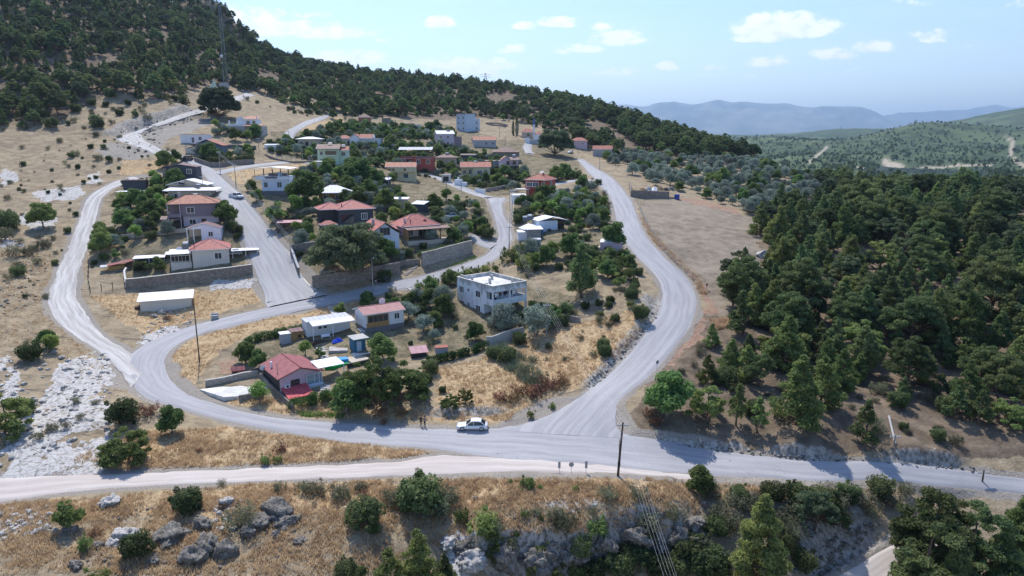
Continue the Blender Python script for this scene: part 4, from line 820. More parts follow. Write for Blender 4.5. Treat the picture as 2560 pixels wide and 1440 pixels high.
    def dish(s, x, y, z, r=.45, par=None, az=0):
        mb = MB(); n = 14; V = [(x, y, z)]; 
        for q, dd in ((.5, .03), (1, .13)):
            for k in range(n): a = 2*math.pi*k/n; V.append((x + q*r*math.cos(a), y - dd, z + q*r*math.sin(a)))
        Fc = [(0, 1+k, 1+(k+1)%n) for k in range(n)] + [(1+k, 1+n+k, 1+n+(k+1)%n, 1+(k+1)%n) for k in range(n)]; mb.poly(V, Fc); mb.poly([(a, b+.02, c) for a, b, c in V], [f[::-1] for f in Fc]); mb.tube([(x, y + .03, z), (x, y + .15, z - r - .2)], .03, 4, 1); mb.tube([(x, y-.02, z), (x, y-.45, z+.05)], .015, 4, 1)
        link('satellite_dish', mb.mesh('satellite_dish', ['plastic_white', 'steel']), par or s.o)
    def posts(s, L, z0, z1, r=.07, mat='trim_white', name='post', par=None):
        for (x, y) in L: mb = MB(); mb.box(x-r, y-r, z0, x+r, y+r, z1); link(name, mb.mesh(name, [mat]), par or s.o)
    def rail(s, pts, z0, h, mat='steel', step=.25, par=None):
        mb = MB()
        for (a, b) in zip(pts[:-1], pts[1:]):
            a, b = np.array(a, float), np.array(b, float); L = np.linalg.norm(b - a); n = max(1, int(L / step)); mb.tube([(*a, z0 + h), (*b, z0 + h)], .035, 4)
            for i in range(n + 1): p = a + (b - a) * i / n; mb.box(p[0]-.018, p[1]-.018, z0, p[0]+.018, p[1]+.018, z0 + h)
        link('railing', mb.mesh('railing', [mat]), par or s.o)
    def slab(s, x0, y0, x1, y1, z0, z1, mat, name='floor_slab', par=None):
        mb = MB(); mb.box(x0, y0, z0, x1, y1, z1); return link(name, mb.mesh(name, [mat]), par or s.o)
# 1 weathered white two storey house
h = House('apartment_house', 'weathered white two storey house with flat roof and laundry on its open upper balcony', 'house', 1232, 800, 38.5)
a, b = 8.8, 12.6; h.spot(0, 0, a, b)
mb = MB()
mb.box(0, 3.0, -2.5, a, b, 6.1); mb.box(0, 0, -2.5, .3, 3.0, .15); mb.box(0, 0, 2.75, a, 3.0, 3.05); mb.box(0, 0, 5.55, a, 3.0, 6.1); mb.box(0, 0, -1.2, a, 3.0, -.02)
for x0, x1 in ((0, .32), (a*.5-.16, a*.5+.16), (a-.32, a)): mb.box(x0, .002, 3.05, x1, .3, 5.55); mb.box(x0, .002, -.02, x1, .3, 2.75)
mb.box(.003, 0.31, 3.05, .18, 2.99, 4.05); mb.box(.003, 2.2, 4.05, .18, 2.99, 5.55); mb.box(a-.18, .31, 3.05, a-.003, 2.99, 4.0); mb.box(.33, .004, 3.05, a*.5-.17, .16, 4.0, 0); mb.box(a*.5+.17, .004, 3.05, a-.33, .16, 4.0)
for x0, y0, x1, y1 in ((0,0,a,.18),(0,b-.18,a,b),(0,.18,.18,b-.18),(a-.18,.18,a,b-.18)): mb.box(x0, y0, 6.1, x1, y1, 6.85)
link('wall', mb.mesh('wall', ['w_weathered']), h.o)
rf = h.slab(.19, .19, a-.19, b-.19, 6.12, 6.2, 'roofslab', 'roof')
for x, y, t in ((.6,b-1,1.1),(3.2,5.2,1.0),(a-.8,b-1.2,1.0),(6.2,8.5,.9),(a-.9,1.2,.8),(a-2.0,2.2,1.1),(2.2,10.2,.8),(1.0,3.4,.6)): h.chimney(x, y, 6.2, 6.2 + t, .42, par=rf)
mb = MB()
for x0, y0, x1, y1 in ((-.06,-.06,a+.06,.24),(-.06,b-.24,a+.06,b+.06),(-.06,.24,.24,b-.24),(a-.24,.24,a+.06,b-.24)): mb.box(x0, y0, 6.853, x1, y1, 6.95)
link('parapet_cap', mb.mesh('parapet_cap', ['w_cream']), h.o)
for z in (.8, 3.85):
    h.win('L', 10.1, z, 1.5, 1.25, 0, bars=2); h.win('L', 8.1, z + .65, .5, .5, 0, bars=0, frame='w_cream'); h.win('L', 4.2, z, 1.5, 1.25, 0, bars=1)
h.door('F', 1.6, 1.6, 2.2, 3.06, 3.0, 'glass_dark'); h.win('F', 5.2, 4.0, 1.8, 1.2, 3.0); h.door('F', 2.2, 1.4, 2.2, .02, 3.0, 'glass_dark')
mb = MB(); gl = np.random.default_rng(3)
for x in np.arange(.7, a-.5, .34):
    if abs(x - a*.5) < .3 or gl.random() < .15: continue
    L = .5 + .5 * gl.random(); mb.box(x, .55, 5.25 - L, x + .22 + .08 * gl.random(), .58, 5.25, int(gl.integers(3)))
mb.box(.3, .555, 5.25, a-.3, .575, 5.27, 2)
link('laundry', mb.mesh('laundry', ['trim_white', 'cloth_navy', 'w_pink']), h.o)
mb = MB(); mb.tube([(.5,-.9,5.2),(.2,.0,5.35)], .06, 6); link('drain_pipe', mb.mesh('drain_pipe', ['plastic_white']), h.o)
# 2 pink cottage by the hairpin
h = House('cottage', 'pink cottage with dark red metal roof and bright red porch roof inside the hairpin', 'house', 702, 992, 37); a, b = 6.9, 8.6
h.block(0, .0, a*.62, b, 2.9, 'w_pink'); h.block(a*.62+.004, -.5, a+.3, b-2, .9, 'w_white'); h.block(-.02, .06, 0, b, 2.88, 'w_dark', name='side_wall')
h.gable_wall(0, 0, a, b, 2.9, 1.25, 'w_pink', 'y'); h.roof('gable', 0, 0, a, b, 2.9, 1.3, .45, 'metal_red', 'y', ridge='metal_red', edge='metal_red'); h.block(a*.62+.004, 0.3, a-.05, b, 2.9, 'w_pink', .88)
h.win('F', a*.66, 1.0, 2.5, 1.6, -.35 + .55, pane='pane_light', bars=1, name='sunroom_window'); h.win('F', 1.9, 1.1, 1.2, 1.2, 0, frame='w_darkwood'); h.chimney(.5, 5.4, 3.2, 4.3, .28, 'plastic_white'); h.chimney(.5, 2.4, 3.1, 5.0, .1, 'steel'); h.dish(-.6, 6.8, 3.3, .5)
mb = MB(); mb.box(.7, -.38, 1.35, 1.5, -.01, 1.95, 0); mb.tube([(1.1,-.4,1.65),(1.1,-.385,1.65)], .22, 12, 1); link('air_conditioner', mb.mesh('air_conditioner', ['plastic_white', 'black_metal']), h.o)
h.roof('shed', .3, -3.2, 4.2, -.1, .35, .9, .15, 'metal_bright_red', 'x', edge='w_red', name='porch_roof'); h.block(.3, -3.1, .5, -.05, .3, 'stonewall', name='porch_wall'); h.block(.5, -3.1, 4.1, -2.9, .1, 'w_white', name='porch_wall')
# 3 prefab with pink red roof
h = House('prefab_house', 'white panel house with pale red roof and tan glazed veranda above the garden', 'house', 913, 832, 33); a, b = 8.2, 5.4
h.block(0, 0, a, b, .9, 'w_plinth', name='plinth'); h.block(.05, .05, a-.05, b-.05, 3.4, 'w_panel', .88); h.gable_wall(.05, .05, a-.05, b-.05, 3.4, .9, 'w_panel'); h.roof('gable', 0, 0, a, b, 3.4, .95, .3, 'tile_mauve', ridge='tile_mauve')
h.block(.4, -.12, 5.0, .04, 1.75, 'w_wood', .9, 'veranda_panel'); h.win('F', .7, 1.85, 4.1, 1.3, -.0, frame='w_wood', bars=3, name='veranda_window'); h.win('F', 6.2, 1.9, 1.0, 1.1, .05); h.dish(6.0, b+.4, 4.4, .7)
h.slab(-.9, -.2, -.05, 2.2, -.5, .5, 'w_concrete', 'doorstep')
# 4 container house
h = House('container_house', 'white container house with a white awning roof beside the garden hedge', 'house', 768, 846, 33); a, b = 8.6, 2.9
h.block(0, 0, a, b, 3.0, 'w_panel', .25); h.roof('shed', 0, 0, a, b, 3.0, .12, .1, 'metal_grey', 'x'); h.roof('shed', .5, -2.2, a+.2, -.1, 2.6, .42, .0, 'metal_white', 'x', name='awning'); h.posts([(.6,-2.1),(a,-2.1),(4.4,-2.1)], -.6, 2.6, .06)
h.win('F', 2.2, 1.5, .7, .5, 0, bars=0); h.win('F', 3.2, 1.5, .7, .5, 0, bars=0); h.slab(0, -3.4, a+1.4, -.01, -.8, -.05, 'w_darkwood', 'deck'); h.posts([(.3,.3),(a-.3,.3)], -.5, .25, .12, 'w_concrete', 'foot')
# 5 blue cabin
h = House('garden_cabin', 'small blue cabin with flat pale roof below the prefab house', 'cabin', 886, 882, 33); h.block(0, 0, 2.2, 2.4, 2.4, 'w_teal'); h.roof('flat', -.2, -.6, 2.6, 2.5, 2.45, 0, .1, 'w_concrete', edge='w_concrete', th=.14); h.door('F', .5, .9, 2.0, 0, 0, 'w_skyblue'); h.slab(-.6, -1.6, 2.4, -.01, -.8, .0, 'slab', 'doorstep')
# 6 coop
h = House('wooden_coop', 'little yellow wood and grey mesh coop beside the container house', 'coop', 704, 862, 30); h.block(0, 0, 1.8, 1.8, 1.9, 'w_grey'); h.roof('flat', 0, 0, 1.8, 1.8, 1.92, 0, .15, 'metal_white', th=.08, name='roof'); h.block(1.82, 0.1, 4.0, 1.9, 2.0, 'w_wood', name='wood_hut'); h.roof('shed', 1.9, .1, 4.1, 1.9, 2.02, .25, .12, 'metal_brown', 'x', th=.08, name='hut_roof', edge='w_darkwood'); h.win('F', 3.1, .9, .6, .6, .1, bars=0, frame='w_wood', pane='glass_dark')
# 7 canopy beside cottage
h = House('garden_canopy', 'white corrugated canopy on thin posts beside the pink cottage', 'canopy', 798, 960, 36); h.roof('shed', 0, 0, 4.6, 3.8, 2.6, .25, 0, 'metal_white', 'x', th=.08); h.posts([(.1,.1),(4.5,.1),(4.5,3.7),(.1,3.7)], -1.5, 2.6, .06); h.spot(0, 0, 4.6, 3.8)
# 8 small things of the garden
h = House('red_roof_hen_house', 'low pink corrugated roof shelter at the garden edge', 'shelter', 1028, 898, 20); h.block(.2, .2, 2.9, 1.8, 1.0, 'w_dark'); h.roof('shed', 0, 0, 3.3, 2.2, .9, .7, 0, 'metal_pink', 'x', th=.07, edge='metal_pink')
h = House('utility_hut', 'small grey hut with flat red roof beside the long hedge', 'hut', 1091, 889, 18); h.block(0, 0, 2.2, 1.4, 1.3, 'w_grey'); h.roof('flat', 0, 0, 2.2, 1.4, 1.32, 0, .12, 'tile_plain', th=.1, edge='w_brickred')
h = House('dog_house', 'small red dog house with a tiled roof above the parking pad', 'dog house', 580, 939, 20); h.block(0, 0, 2.0, 1.1, .75, 'w_brickred', -.5); h.gable_wall(0, 0, 2.0, 1.1, .75, .5, 'w_brickred'); h.roof('gable', 0, 0, 2.0, 1.1, .75, .52, .15, 'metal_red', th=.06, edge='w_red'); h.door('F', .25, .5, .6, 0, 0, 'black_metal')
# 12 white shed with slanted roof on the dry grass
h = House('white_shed', 'long low pale shed with one slanted bright white roof on the dry grass', 'shed', 352, 779, 22); a, b = 10.0, 4.6
h.block(0, 0, a, b, 2.1, 'w_cream'); h.roof('shed', 0, 0, a, b, 2.15, .75, .55, 'metal_white', 'x', th=.1); h.block(-1.2, .8, -.01, 2.6, .9, 'w_darkwood', name='lean_to')
# 13 cream house
h = House('bungalow', 'cream house with red hipped tile roof behind the long stone wall', 'house', 481, 672, 21); a, b = 8.4, 9.0
h.block(0, 0, a, b, 4.3, 'w_cream'); h.roof('hip', 0, 0, a, b, 4.3, 2.0, .45, 'tile_red', ridge='metal_pink'); h.win('F', 5.2, 2.1, 1.5, 1.4, 0); h.chimney(.8, 1.0, 4.6, 6.6, .16, 'black_metal'); h.block(.0, -.03, .25, -.0, 4.2, 'w_darkwood', 0, 'quoin')
h.block(-4.6, .6, -.01, b-3, 1.6, 'w_cream', name='veranda_wall'); h.roof('shed', -5.0, .2, -.1, b-3, 3.6, .35, .1, 'metal_white', 'x', name='veranda_roof', th=.1); h.posts([(-4.5,.8),(-2.4,.8),(-.3,.8)], 1.6, 3.65, .07); h.win('F', -4.4, 1.9, 3.9, 1.3, .6, bars=4, frame='w_cream', pane='glass_dark', name='veranda_window')
h.tank(-1.5, 6.6, 4.2, par=h.o, stand=1.2); h.block(-2.6, 5.8, -.4, 7.6, 4.2, 'w_cream', name='stair_tower'); h.dish(-2.9, 5.6, 4.0, .7); h.roof('flat', a+.6, 1.6, a+6.8, 7.4, 3.4, 0, .1, 'metal_white', th=.12, name='carport_roof'); h.posts([(a+.8,1.8),(a+6.6,1.8),(a+6.6,7.2),(a+3.8,1.8)], -1, 3.42, .07, name='carport_post'); h.spot(a, 1.6, a+6.8, 7.4)
mb = MB(); mb.poly([(a+6.7,1.6,3.1),(a+6.9,1.4,3.0),(a+7.2,1.5,2.2),(a+6.9,1.6,2.3),(a+6.72,1.62,3.1),(a+6.92,1.42,3.0),(a+7.22,1.52,2.2),(a+6.92,1.62,2.3)], [(0,1,2,3),(7,6,5,4),(0,4,5,1),(1,5,6,2),(2,6,7,3),(3,7,4,0)]); link('flag', mb.mesh('flag', ['w_red']), h.o)
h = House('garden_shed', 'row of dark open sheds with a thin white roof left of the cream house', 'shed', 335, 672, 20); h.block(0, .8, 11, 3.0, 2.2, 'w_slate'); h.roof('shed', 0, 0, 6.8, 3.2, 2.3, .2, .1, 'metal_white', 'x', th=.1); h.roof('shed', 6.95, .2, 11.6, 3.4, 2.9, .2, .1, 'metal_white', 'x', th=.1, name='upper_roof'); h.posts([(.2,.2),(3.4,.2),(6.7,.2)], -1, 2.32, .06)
h = House('goat_pen', 'rust red roofed wooden pen at the corner of the left dirt road', 'pen', 258, 683, 25); h.block(1.2, .6, 4.6, 3, 1.5, 'w_wood'); h.roof('shed', 1.0, 0, 6.2, 3, 1.5, .9, .1, 'metal_red', 'y', th=.08, edge='w_brickred'); h.roof('shed', -.6, 0, 1.0, 2.4, 1.35, .1, .0, 'metal_grey', 'x', th=.08, name='tin_roof')
# 14 white cottage with brown roof behind the cream house
h = House('guest_cottage', 'small white gabled cottage with brown roof between the mauve and cream houses', 'house', 505, 604, 14); h.block(0, 0, 4.6, 4.4, 3.2, 'w_white'); h.gable_wall(-3.4, 0, 4.6, 4.4, 3.2, 1.2, 'w_white', 'y'); h.roof('gable', -3.4, 0, 4.6, 4.4, 3.2, 1.25, .25, 'metal_brown', 'y'); h.posts([(-3.3,.1),(-1.8,.1)], -1, 3.2, .1); h.win('F', 1.7, 1.3, 1.0, 1.1, 0); h.block(-3.3, 2.6, -.01, 4.4, 3.2, 'w_beige', name='back_wall')
# 15 mauve house
h = House('mauve_house', 'two storey mauve house with brown hipped roof left of the concrete street', 'house', 457, 570, 21); a, b = 8.8, 8.4
h.block(.3, .5, a, b, 3.0, 'w_lilac', name='ground_floor_wall'); h.block(0, 0, a, b, 6.1, 'w_mauve', 3.0); h.block(-2.9, 2.2, -.01, b, 6.0, 'w_mauve', 3.0); h.roof('hip', -3.0, 0, a, b, 6.1, 2.0, .55, 'tile_orange', ridge='tile_brown', edge='w_mauve')
h.win('F', 1.4, 3.9, 1.7, 1.4, 0); h.win('F', 1.7, .9, 1.5, 1.2, .5, pane='glass_dark'); h.door('F', 4.6, 1.2, 2.2, .0, .5, 'w_darkwood'); h.slab(-3.2, -.6, -.02, 2.2, 2.85, 3.05, 'w_mauve', 'balcony'); h.block(-3.2, -.6, -.03, -.45, 3.8, 'w_mauve', 3.05, 'balcony_wall'); h.posts([(-3.1,-.5),(-.2,-.5)], -1, 6.1, .1, 'w_lilac'); h.block(-4.8, 1.5, -2.9, 5, 2.3, 'w_cream', name='annex_wall'); h.roof('shed', -5, -.8, -.2, 2.6, 2.3, .5, .1, 'tile_brown', 'x', name='porch_roof', edge='w_mauve'); h.chimney(-.5, 5.0, 7.5, 8.9, .6); h.tank(3.4, 5.6, 7.2, stand=.9); h.slab(a+.4, 1, a+4, 4, 2.4, 2.5, 'w_darkwood', 'side_canopy'); h.posts([(a+3.9,1.1),(a+3.9,3.9)], -1, 2.4, .06, 'w_darkwood')
# 16 long white pergola roofs
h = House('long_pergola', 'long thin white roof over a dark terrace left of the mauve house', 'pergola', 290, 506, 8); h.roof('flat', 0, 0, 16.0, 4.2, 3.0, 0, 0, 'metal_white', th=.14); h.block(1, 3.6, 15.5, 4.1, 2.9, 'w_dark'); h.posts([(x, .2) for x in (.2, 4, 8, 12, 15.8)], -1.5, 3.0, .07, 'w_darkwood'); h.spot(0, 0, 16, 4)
h = House('white_roof_house', 'low house under a wide white sheet roof right of the long pergola', 'house', 408, 505, 6); h.block(1.2, 1, 13.5, 5.5, 3.0, 'w_beige'); h.roof('shed', 0, 0, 15.2, 6, 3.1, .5, 0, 'metal_white', 'x', th=.14); h.posts([(.3,.3),(15,.3)], -1.5, 3.1, .08, 'w_darkwood'); h.win('F', 3, 1, 1.4, 1.3, 1.0); h.win('F', 8, 1, 1.4, 1.3, 1.0); h.tank(9, 4, 3.7, stand=.9)
h = House('white_gable_house', 'house with a shallow white gabled roof and a water tank behind the white sheet roofs', 'house', 418, 486, 5); h.block(.4, 0.5, 11.4, 6, 2.6, 'w_beige'); h.gable_wall(.4, .5, 11.4, 6, 2.6, 1.5, 'w_beige', 'y'); h.roof('gable', .4, .5, 11.4, 6, 2.6, 1.6, .6, 'metal_white', 'y', th=.2); h.tank(4.5, .6, 2.6, par=h.o, stand=1.0)
h = House('shade_roof', 'narrow brown shade roof in the trees left of the mauve house', 'canopy', 296, 530, 8); h.roof('flat', 0, 0, 5, 2.5, 2.3, 0, 0, 'metal_brown', th=.12, edge='w_darkwood'); h.posts([(.2,.2),(4.8,.2)], -1, 2.3, .06, 'w_darkwood')
# 17 slate house
h = House('slate_house', 'dark slate grey two storey house with white window frames left of the street', 'house', 420, 464, 12); a, b = 8.8, 7.6
h.block(0, 0, a, b, 5.7, 'w_slate'); h.block(-1.6, 1.5, -.01, b, 5.5, 'w_mauve'); h.roof('gable', -1.7, 0, a, b, 5.7, .9, .3, 'metal_brown', 'y', edge='w_mauve', th=.12); h.gable_wall(-1.6, .01, a, b, 5.7, .85, 'w_slate', 'y')
for z in (.9, 3.8): h.win('F', 1.0, z, 1.3, 1.3, 0); h.win('F', 6.0, z, 1.3, 1.3, 0)
h.win('F', -1.1, 3.8, .8, 1.3, 1.5); h.roof('flat', -6.0, -1, -.2, 3.4, 2.6, 0, .1, 'metal_brown', th=.12, edge='w_darkwood', name='terrace_roof'); h.posts([(-5.8,-.8),(-3,-.8),(-.4,-.8)], -1.5, 2.62, .1, 'w_slate'); h.block(-13, -.5, -6.3, 2.6, 1.7, 'w_slate', name='annex_wall'); h.roof('flat', -13.4, -1, -6.4, 2.8, 1.75, 0, 0, 'metal_brown', th=.1, edge='w_darkwood', name='annex_roof')
# 18 terrace house
h = House('terrace_house', 'pale blue house with an open roof terrace under a white canopy', 'house', 656, 484, 3); a, b = 8.2, 8.4
h.block(0, 0, a, b, .8, 'w_plinth', name='plinth'); h.block(.03, .03, a-.03, b, 4.1, 'w_bluewhite', .8); h.block(-1.8, -.4, a+.1, b, 5.0, 'w_white', 4.1, 'parapet'); h.slab(1.2, -.45, 4.8, -.38, 4.45, 5.0, 'w_plinth', 'parapet_panel'); h.roof('gable', -2.0, -.6, a+.3, b, 7.2, .5, .3, 'metal_white', 'y', th=.1); h.posts([(x, y) for x in (-1.7, 1.0, 3.6, 5.8, a) for y in (-.3, b-.2)], 5.0, 7.2, .06, 'black_metal'); h.block(1.0, 4, a - 1.5, 4.2, 5.9, 'w_mauve', 5.0, 'back_screen', spot=False)
h.win('F', 4.6, 1.9, 1.2, 1.4, .03, frame='w_skyblue'); h.win('F', .7, 1.9, 1.0, 1.4, .03, frame='w_skyblue'); mb = MB(); mb.cyl(5.2, 1.2, 5.0, 6.3, .6, 12, 0, .5); link('water_barrel', mb.mesh('water_barrel', ['w_skyblue']), h.o)
# 19 pavilion
h = House('pavilion_house', 'low wooden house under a pyramid of white sheet roofing in the middle of the village', 'house', 790, 507, 8); h.block(.8, .8, 8.6, 6.8, 2.7, 'w_wood'); h.roof('hip', 0, 0, 9.6, 7.6, 2.7, 2.0, .5, 'metal_white'); h.roof('shed', -2.6, -.6, -.4, 3.8, 2.2, .5, 0, 'metal_white', 'y', th=.1, name='side_roof'); h.posts([(.1,.1),(3.2,.1),(6.4,.1),(9.5,.1)], -1.2, 2.72, .07, 'w_beige'); h.win('F', 2.2, .9, 1.4, 1.2, .8); h.win('F', 5.6, .9, 1.4, 1.2, .8); h.dish(-1.6, 2, 4.2, .6); h.roof('flat', -7.6, 0, -3.0, 3, 2.1, 0, 0, 'w_concrete', th=.12, name='shed_roof', edge='w_concrete'); h.posts([(-7.4,.2),(-3.2,.2)], -1, 2.1, .06, 'w_darkwood')
# 20 flat white roofs
h = House('flat_white_roof', 'flat bright white roof among trees right of the pavilion', 'house', 940, 523, -2); h.block(.6, .6, 8.6, 3.4, 2.7, 'w_beige'); h.roof('shed', 0, 0, 9.2, 4.0, 2.75, .25, 0, 'metal_white', 'x', th=.12); h.dish(7.0, .2, 3.2, .5)
h = House('leaning_white_roof', 'small white lean-to roof at the right end of the flat white roof', 'shed', 1028, 528, -28); h.block(.3, .3, 4.0, 2.5, 1.9, 'w_slate'); h.roof('shed', 0, 0, 4.4, 2.8, 1.95, .7, 0, 'metal_white', 'x', th=.12)
# 21 dark house red hip roof
h = House('dark_house', 'near black house with a big red hipped roof beside the concrete street', 'house', 849, 563, 25); a, b = 9.0, 9.0
h.block(0, 0, a, b, 3.9, 'w_slate'); h.block(-4.2, 2.5, -.01, b, 3.8, 'w_dark'); h.roof('hip', 0, 0, a, b, 3.9, 2.0, .6, 'tile_red', ridge='metal_pink'); h.roof('hip', -4.2, 2.5, 2, b, 3.85, 1.5, .6, 'tile_red', ridge='metal_pink', name='wing_roof')
h.win('F', 5.9, 1.3, 1.4, 1.5, 0, bars=2); h.win('F', .5, .5, 3.4, 2.2, 0, frame='w_slate', pane='glass_dark', bars=2, name='glazed_door'); h.slab(-.2, -1.4, a*.75, -.02, -1.2, .05, 'w_grey', 'terrace'); h.chimney(1.0, 1.2, 4.3, 5.3, .22, 'black_metal', par=h.roofs); h.slab(2.8, 1.4, 3.7, 2.2, 4.9, 5.0, 'plastic_white', 'skylight'); h.win('L', 3.2, 1.0, 1.2, 1.5, -4.2, frame='w_slate')
# 22 red hip with verandah
h = House('veranda_house', 'red pyramid roofed house with a long shaded veranda above the stone wall', 'house', 1012, 602, 30); a, b = 9.6, 8.6
h.block(.2, 1.6, a, b, 3.3, 'w_lilac'); h.roof('hip', 0, 1.0, a, b, 3.3, 2.6, .6, 'tile_red', ridge='metal_pink'); h.roof('shed', 0, -2.2, a+2.4, 1.0, 2.75, .35, .0, 'tile_brown', 'x', name='veranda_roof', edge='w_darkwood', th=.12); h.posts([(x, -2.0) for x in (.3, 3, 6, 9, a+2.2)], -1.2, 2.8, .1, 'w_darkwood'); h.block(.1, -2.1, .25, 1.5, 2.6, 'w_wood', name='wood_screen'); h.slab(0, -2.4, a+2.6, 1.6, -1.2, .1, 'w_beige', 'terrace'); h.rail([(4, -2.3), (a+2.5, -2.3)], .1, .9, 'w_darkwood', .4)
h.win('F', 1.6, .9, 1.4, 1.4, 1.6); h.win('F', 4.6, .4, 2.0, 2.0, 1.6, pane='glass_dark'); h.chimney(1.0, 2.4, 3.9, 5.3, .35, 'w_grey'); h.chimney(2.4, 2.0, 3.8, 5.0, .2, 'w_darkwood'); mb = MB(); mb.poly([(5.6,2.1,4.3),(7.4,2.1,4.3),(6.5,2.1,5.0),(6.5,3.2,5.0)], [(0,1,2),(1,3,2),(0,2,3)]); link('dormer', mb.mesh('dormer', ['metal_red']), h.roofs)
h.roof('gable', -4.4, 3.0, -.2, 6.4, 2.6, .7, .1, 'tile_red', name='annex_roof'); h.block(-4.2, 3.2, .19, 6.2, 2.6, 'w_beige', name='annex_wall')
# 23 gabled white house
h = House('gabled_house', 'tall white gabled house with red roof half hidden by the huge spreading pine', 'house', 929, 642, 31); a, b = 7.2, 9.0
h.block(0, 0, a, b, 5.2, 'w_bluewhite'); h.gable_wall(0, 0, a, b, 5.2, 2.6, 'w_bluewhite', 'y'); h.roof('gable', 0, 0, a, b, 5.2, 2.7, .6, 'tile_red', 'y', ridge='metal_pink', edge='w_darkwood'); h.win('F', 2.4, 5.1, 2.4, 1.6, 0, frame='w_mauve', bars=2, name='attic_window'); h.win('F', 4.4, 1.8, 1.5, 1.3, 0, frame='w_darkwood'); h.win('F', 2.0, 1.6, 1.2, 1.8, 0, frame='w_darkwood'); h.roof('shed', -.4, -1.6, 3.6, -.05, 3.3, .6, .1, 'tile_brown', 'x', name='porch_roof', edge='w_darkwood'); h.chimney(2.2, 4, 6.2, 8.4, .5, 'w_grey'); h.dish(5.2, -.2, 4.8, .35)
# 24 carport
h = House('street_carport', 'pink striped carport roof over a stone walled yard at the street edge', 'carport', 693, 585, 10); h.roof('shed', 0, 0, 7.2, 3.2, 2.7, .35, 0, 'metal_pink', 'x', th=.14, edge='w_darkwood'); h.block(0, 3.0, 7.2, 3.2, 2.7, 'stonewall'); h.posts([(.1,.1),(7.0,.1),(3.6,.1)], -1, 2.7, .08, 'w_darkwood'); h.block(.1, 1.0, .3, 3.0, 2.4, 'stonewall', name='side_wall')
h = House('small_red_roof', 'small red tiled roof left of the gabled house', 'shed', 803, 583, 25); h.block(.3, .3, 4, 3, 1.9, 'w_slate'); h.roof('hip', 0, 0, 4.3, 3.2, 1.9, .9, .1, 'tile_red')
# 25 light green house
h = House('green_house', 'pale green two storey house with red roof and upper window band', 'house', 795, 412, 8); a, b = 7.6, 8.0
h.block(0, 0, a, b, 5.6, 'w_green'); h.block(a+.01, 2.0, a+3.2, b, 5.0, 'w_green'); h.block(2.6, -1.2, 7.0, -.01, 5.4, 'w_green', 3.0, 'bay', spot=False); h.roof('gable', 0, -1.1, a+.3, b, 5.6, 1.6, .35, 'tile_brown', 'x', edge='w_cream'); h.roof('gable', a, 2.0, a+3.2, b, 5.0, 1.4, .35, 'tile_plain', 'x', name='wing_roof', edge='trim_white')
h.gable_wall(0, -1.0, a, b, 5.6, 1.5, 'w_green'); h.win('F', 3.0, 3.7, 1.8, 1.3, -1.2, frame='w_wood', bars=2); h.win('F', 5.0, 3.7, 1.8, 1.3, -1.2, frame='w_wood', bars=2); h.win('F', 1.0, 3.6, .8, 1.1, 0, frame='w_grey'); h.win('F', 1.0, .9, .8, 1.1, 0, frame='w_grey'); h.door('F', 5.2, .9, 1.8, .2, 0, 'glass_dark'); h.win('F', a+.9, 3.3, 1.2, 1.1, 2.0, frame='w_grey'); h.tank(4.4, 3.6, 7.0, stand=.8); h.tank(a+1.4, 5, 6.2, stand=.8)
h = House('tin_outhouse', 'low grey roofed outhouse at the left foot of the green house', 'shed', 782, 419, -4); h.block(0, 0, 3.6, 3, 1.9, 'w_cream'); h.roof('shed', 0, 0, 3.8, 3, 1.95, .2, .1, 'metal_grey', th=.1)
# 26 blue grey house + white box house
h = House('blue_grey_house', 'blue grey house with a red gabled roof behind a walled garden', 'house', 489, 387, 6); a, b = 9.5, 8
h.block(0, 0, a, b, 3.2, 'w_bluegrey'); h.gable_wall(0, 0, a, b, 3.2, 2.1, 'w_bluegrey', 'y'); h.roof('gable', -.6, 0, a, b, 3.2, 2.2, .5, 'tile_plain', 'y', edge='w_slate'); h.win('F', 2.0, 1.0, 2.4, 1.2, 0, bars=3); h.win('F', 6.0, 1.0, 2.2, 1.2, 0, bars=3); h.roof('shed', -4, 1, -.1, 6, 2.2, 1.0, .1, 'tile_plain', 'y', name='side_roof'); h.block(-3.8, 1.2, -.01, 5.8, 2.2, 'w_cream', name='side_wall'); h.chimney(-.4, 2, 3.0, 5.0, .5, 'w_white')
h = House('white_box_house', 'plain low white house with two small windows above the blue grey house', 'house', 452, 358, 0); h.block(0, 0, 10, 5, 3.2, 'w_white'); h.roof('flat', 0, 0, 10, 5, 3.2, 0, .15, 'w_concrete', th=.14, edge='w_cream'); h.win('F', 7.2, 1.3, 1.0, 1.0, 0, frame='w_grey'); h.door('F', 4.4, .9, 2.0, .2, 0, 'w_plinth')
# 27 hill villa
h = House('hill_villa', 'white villa with curved parapet and vine covered terrace on the hill', 'house', 571, 327, 2, dz=-.9); a, b = 14, 7
h.block(0, 0, a, b, 2.8, 'w_concrete', name='ground_floor_wall'); h.block(.2, .2, 6.5, b, 3.7, 'w_white', 2.85, 'terrace_wall'); h.block(3.2, 1.2, 11.5, b, 5.6, 'w_white', 2.85); h.roof('shed', 6.2, 1.2, 11.5, b, 5.6, 1.2, .3, 'tile_orange', 'x'); mb = MB()
P = [(3.2, 5.6)] + [(3.2 + 1.6 + 1.6 * math.cos(math.pi - t), 5.6 + 1.1 * math.sin(t)) for t in np.linspace(0, math.pi, 9)] + [(6.4, 5.6)]
V = [(x, 1.19, z) for x, z in P] + [(x, 1.5, z) for x, z in P]; n = len(P); mb.poly(V, [tuple(range(n)), tuple(range(n, 2*n))[::-1]] + [(i, (i+1) % n, n + (i+1) % n, n + i) for i in range(n)]); link('curved_parapet', mb.mesh('curved_parapet', ['w_white']), h.o)
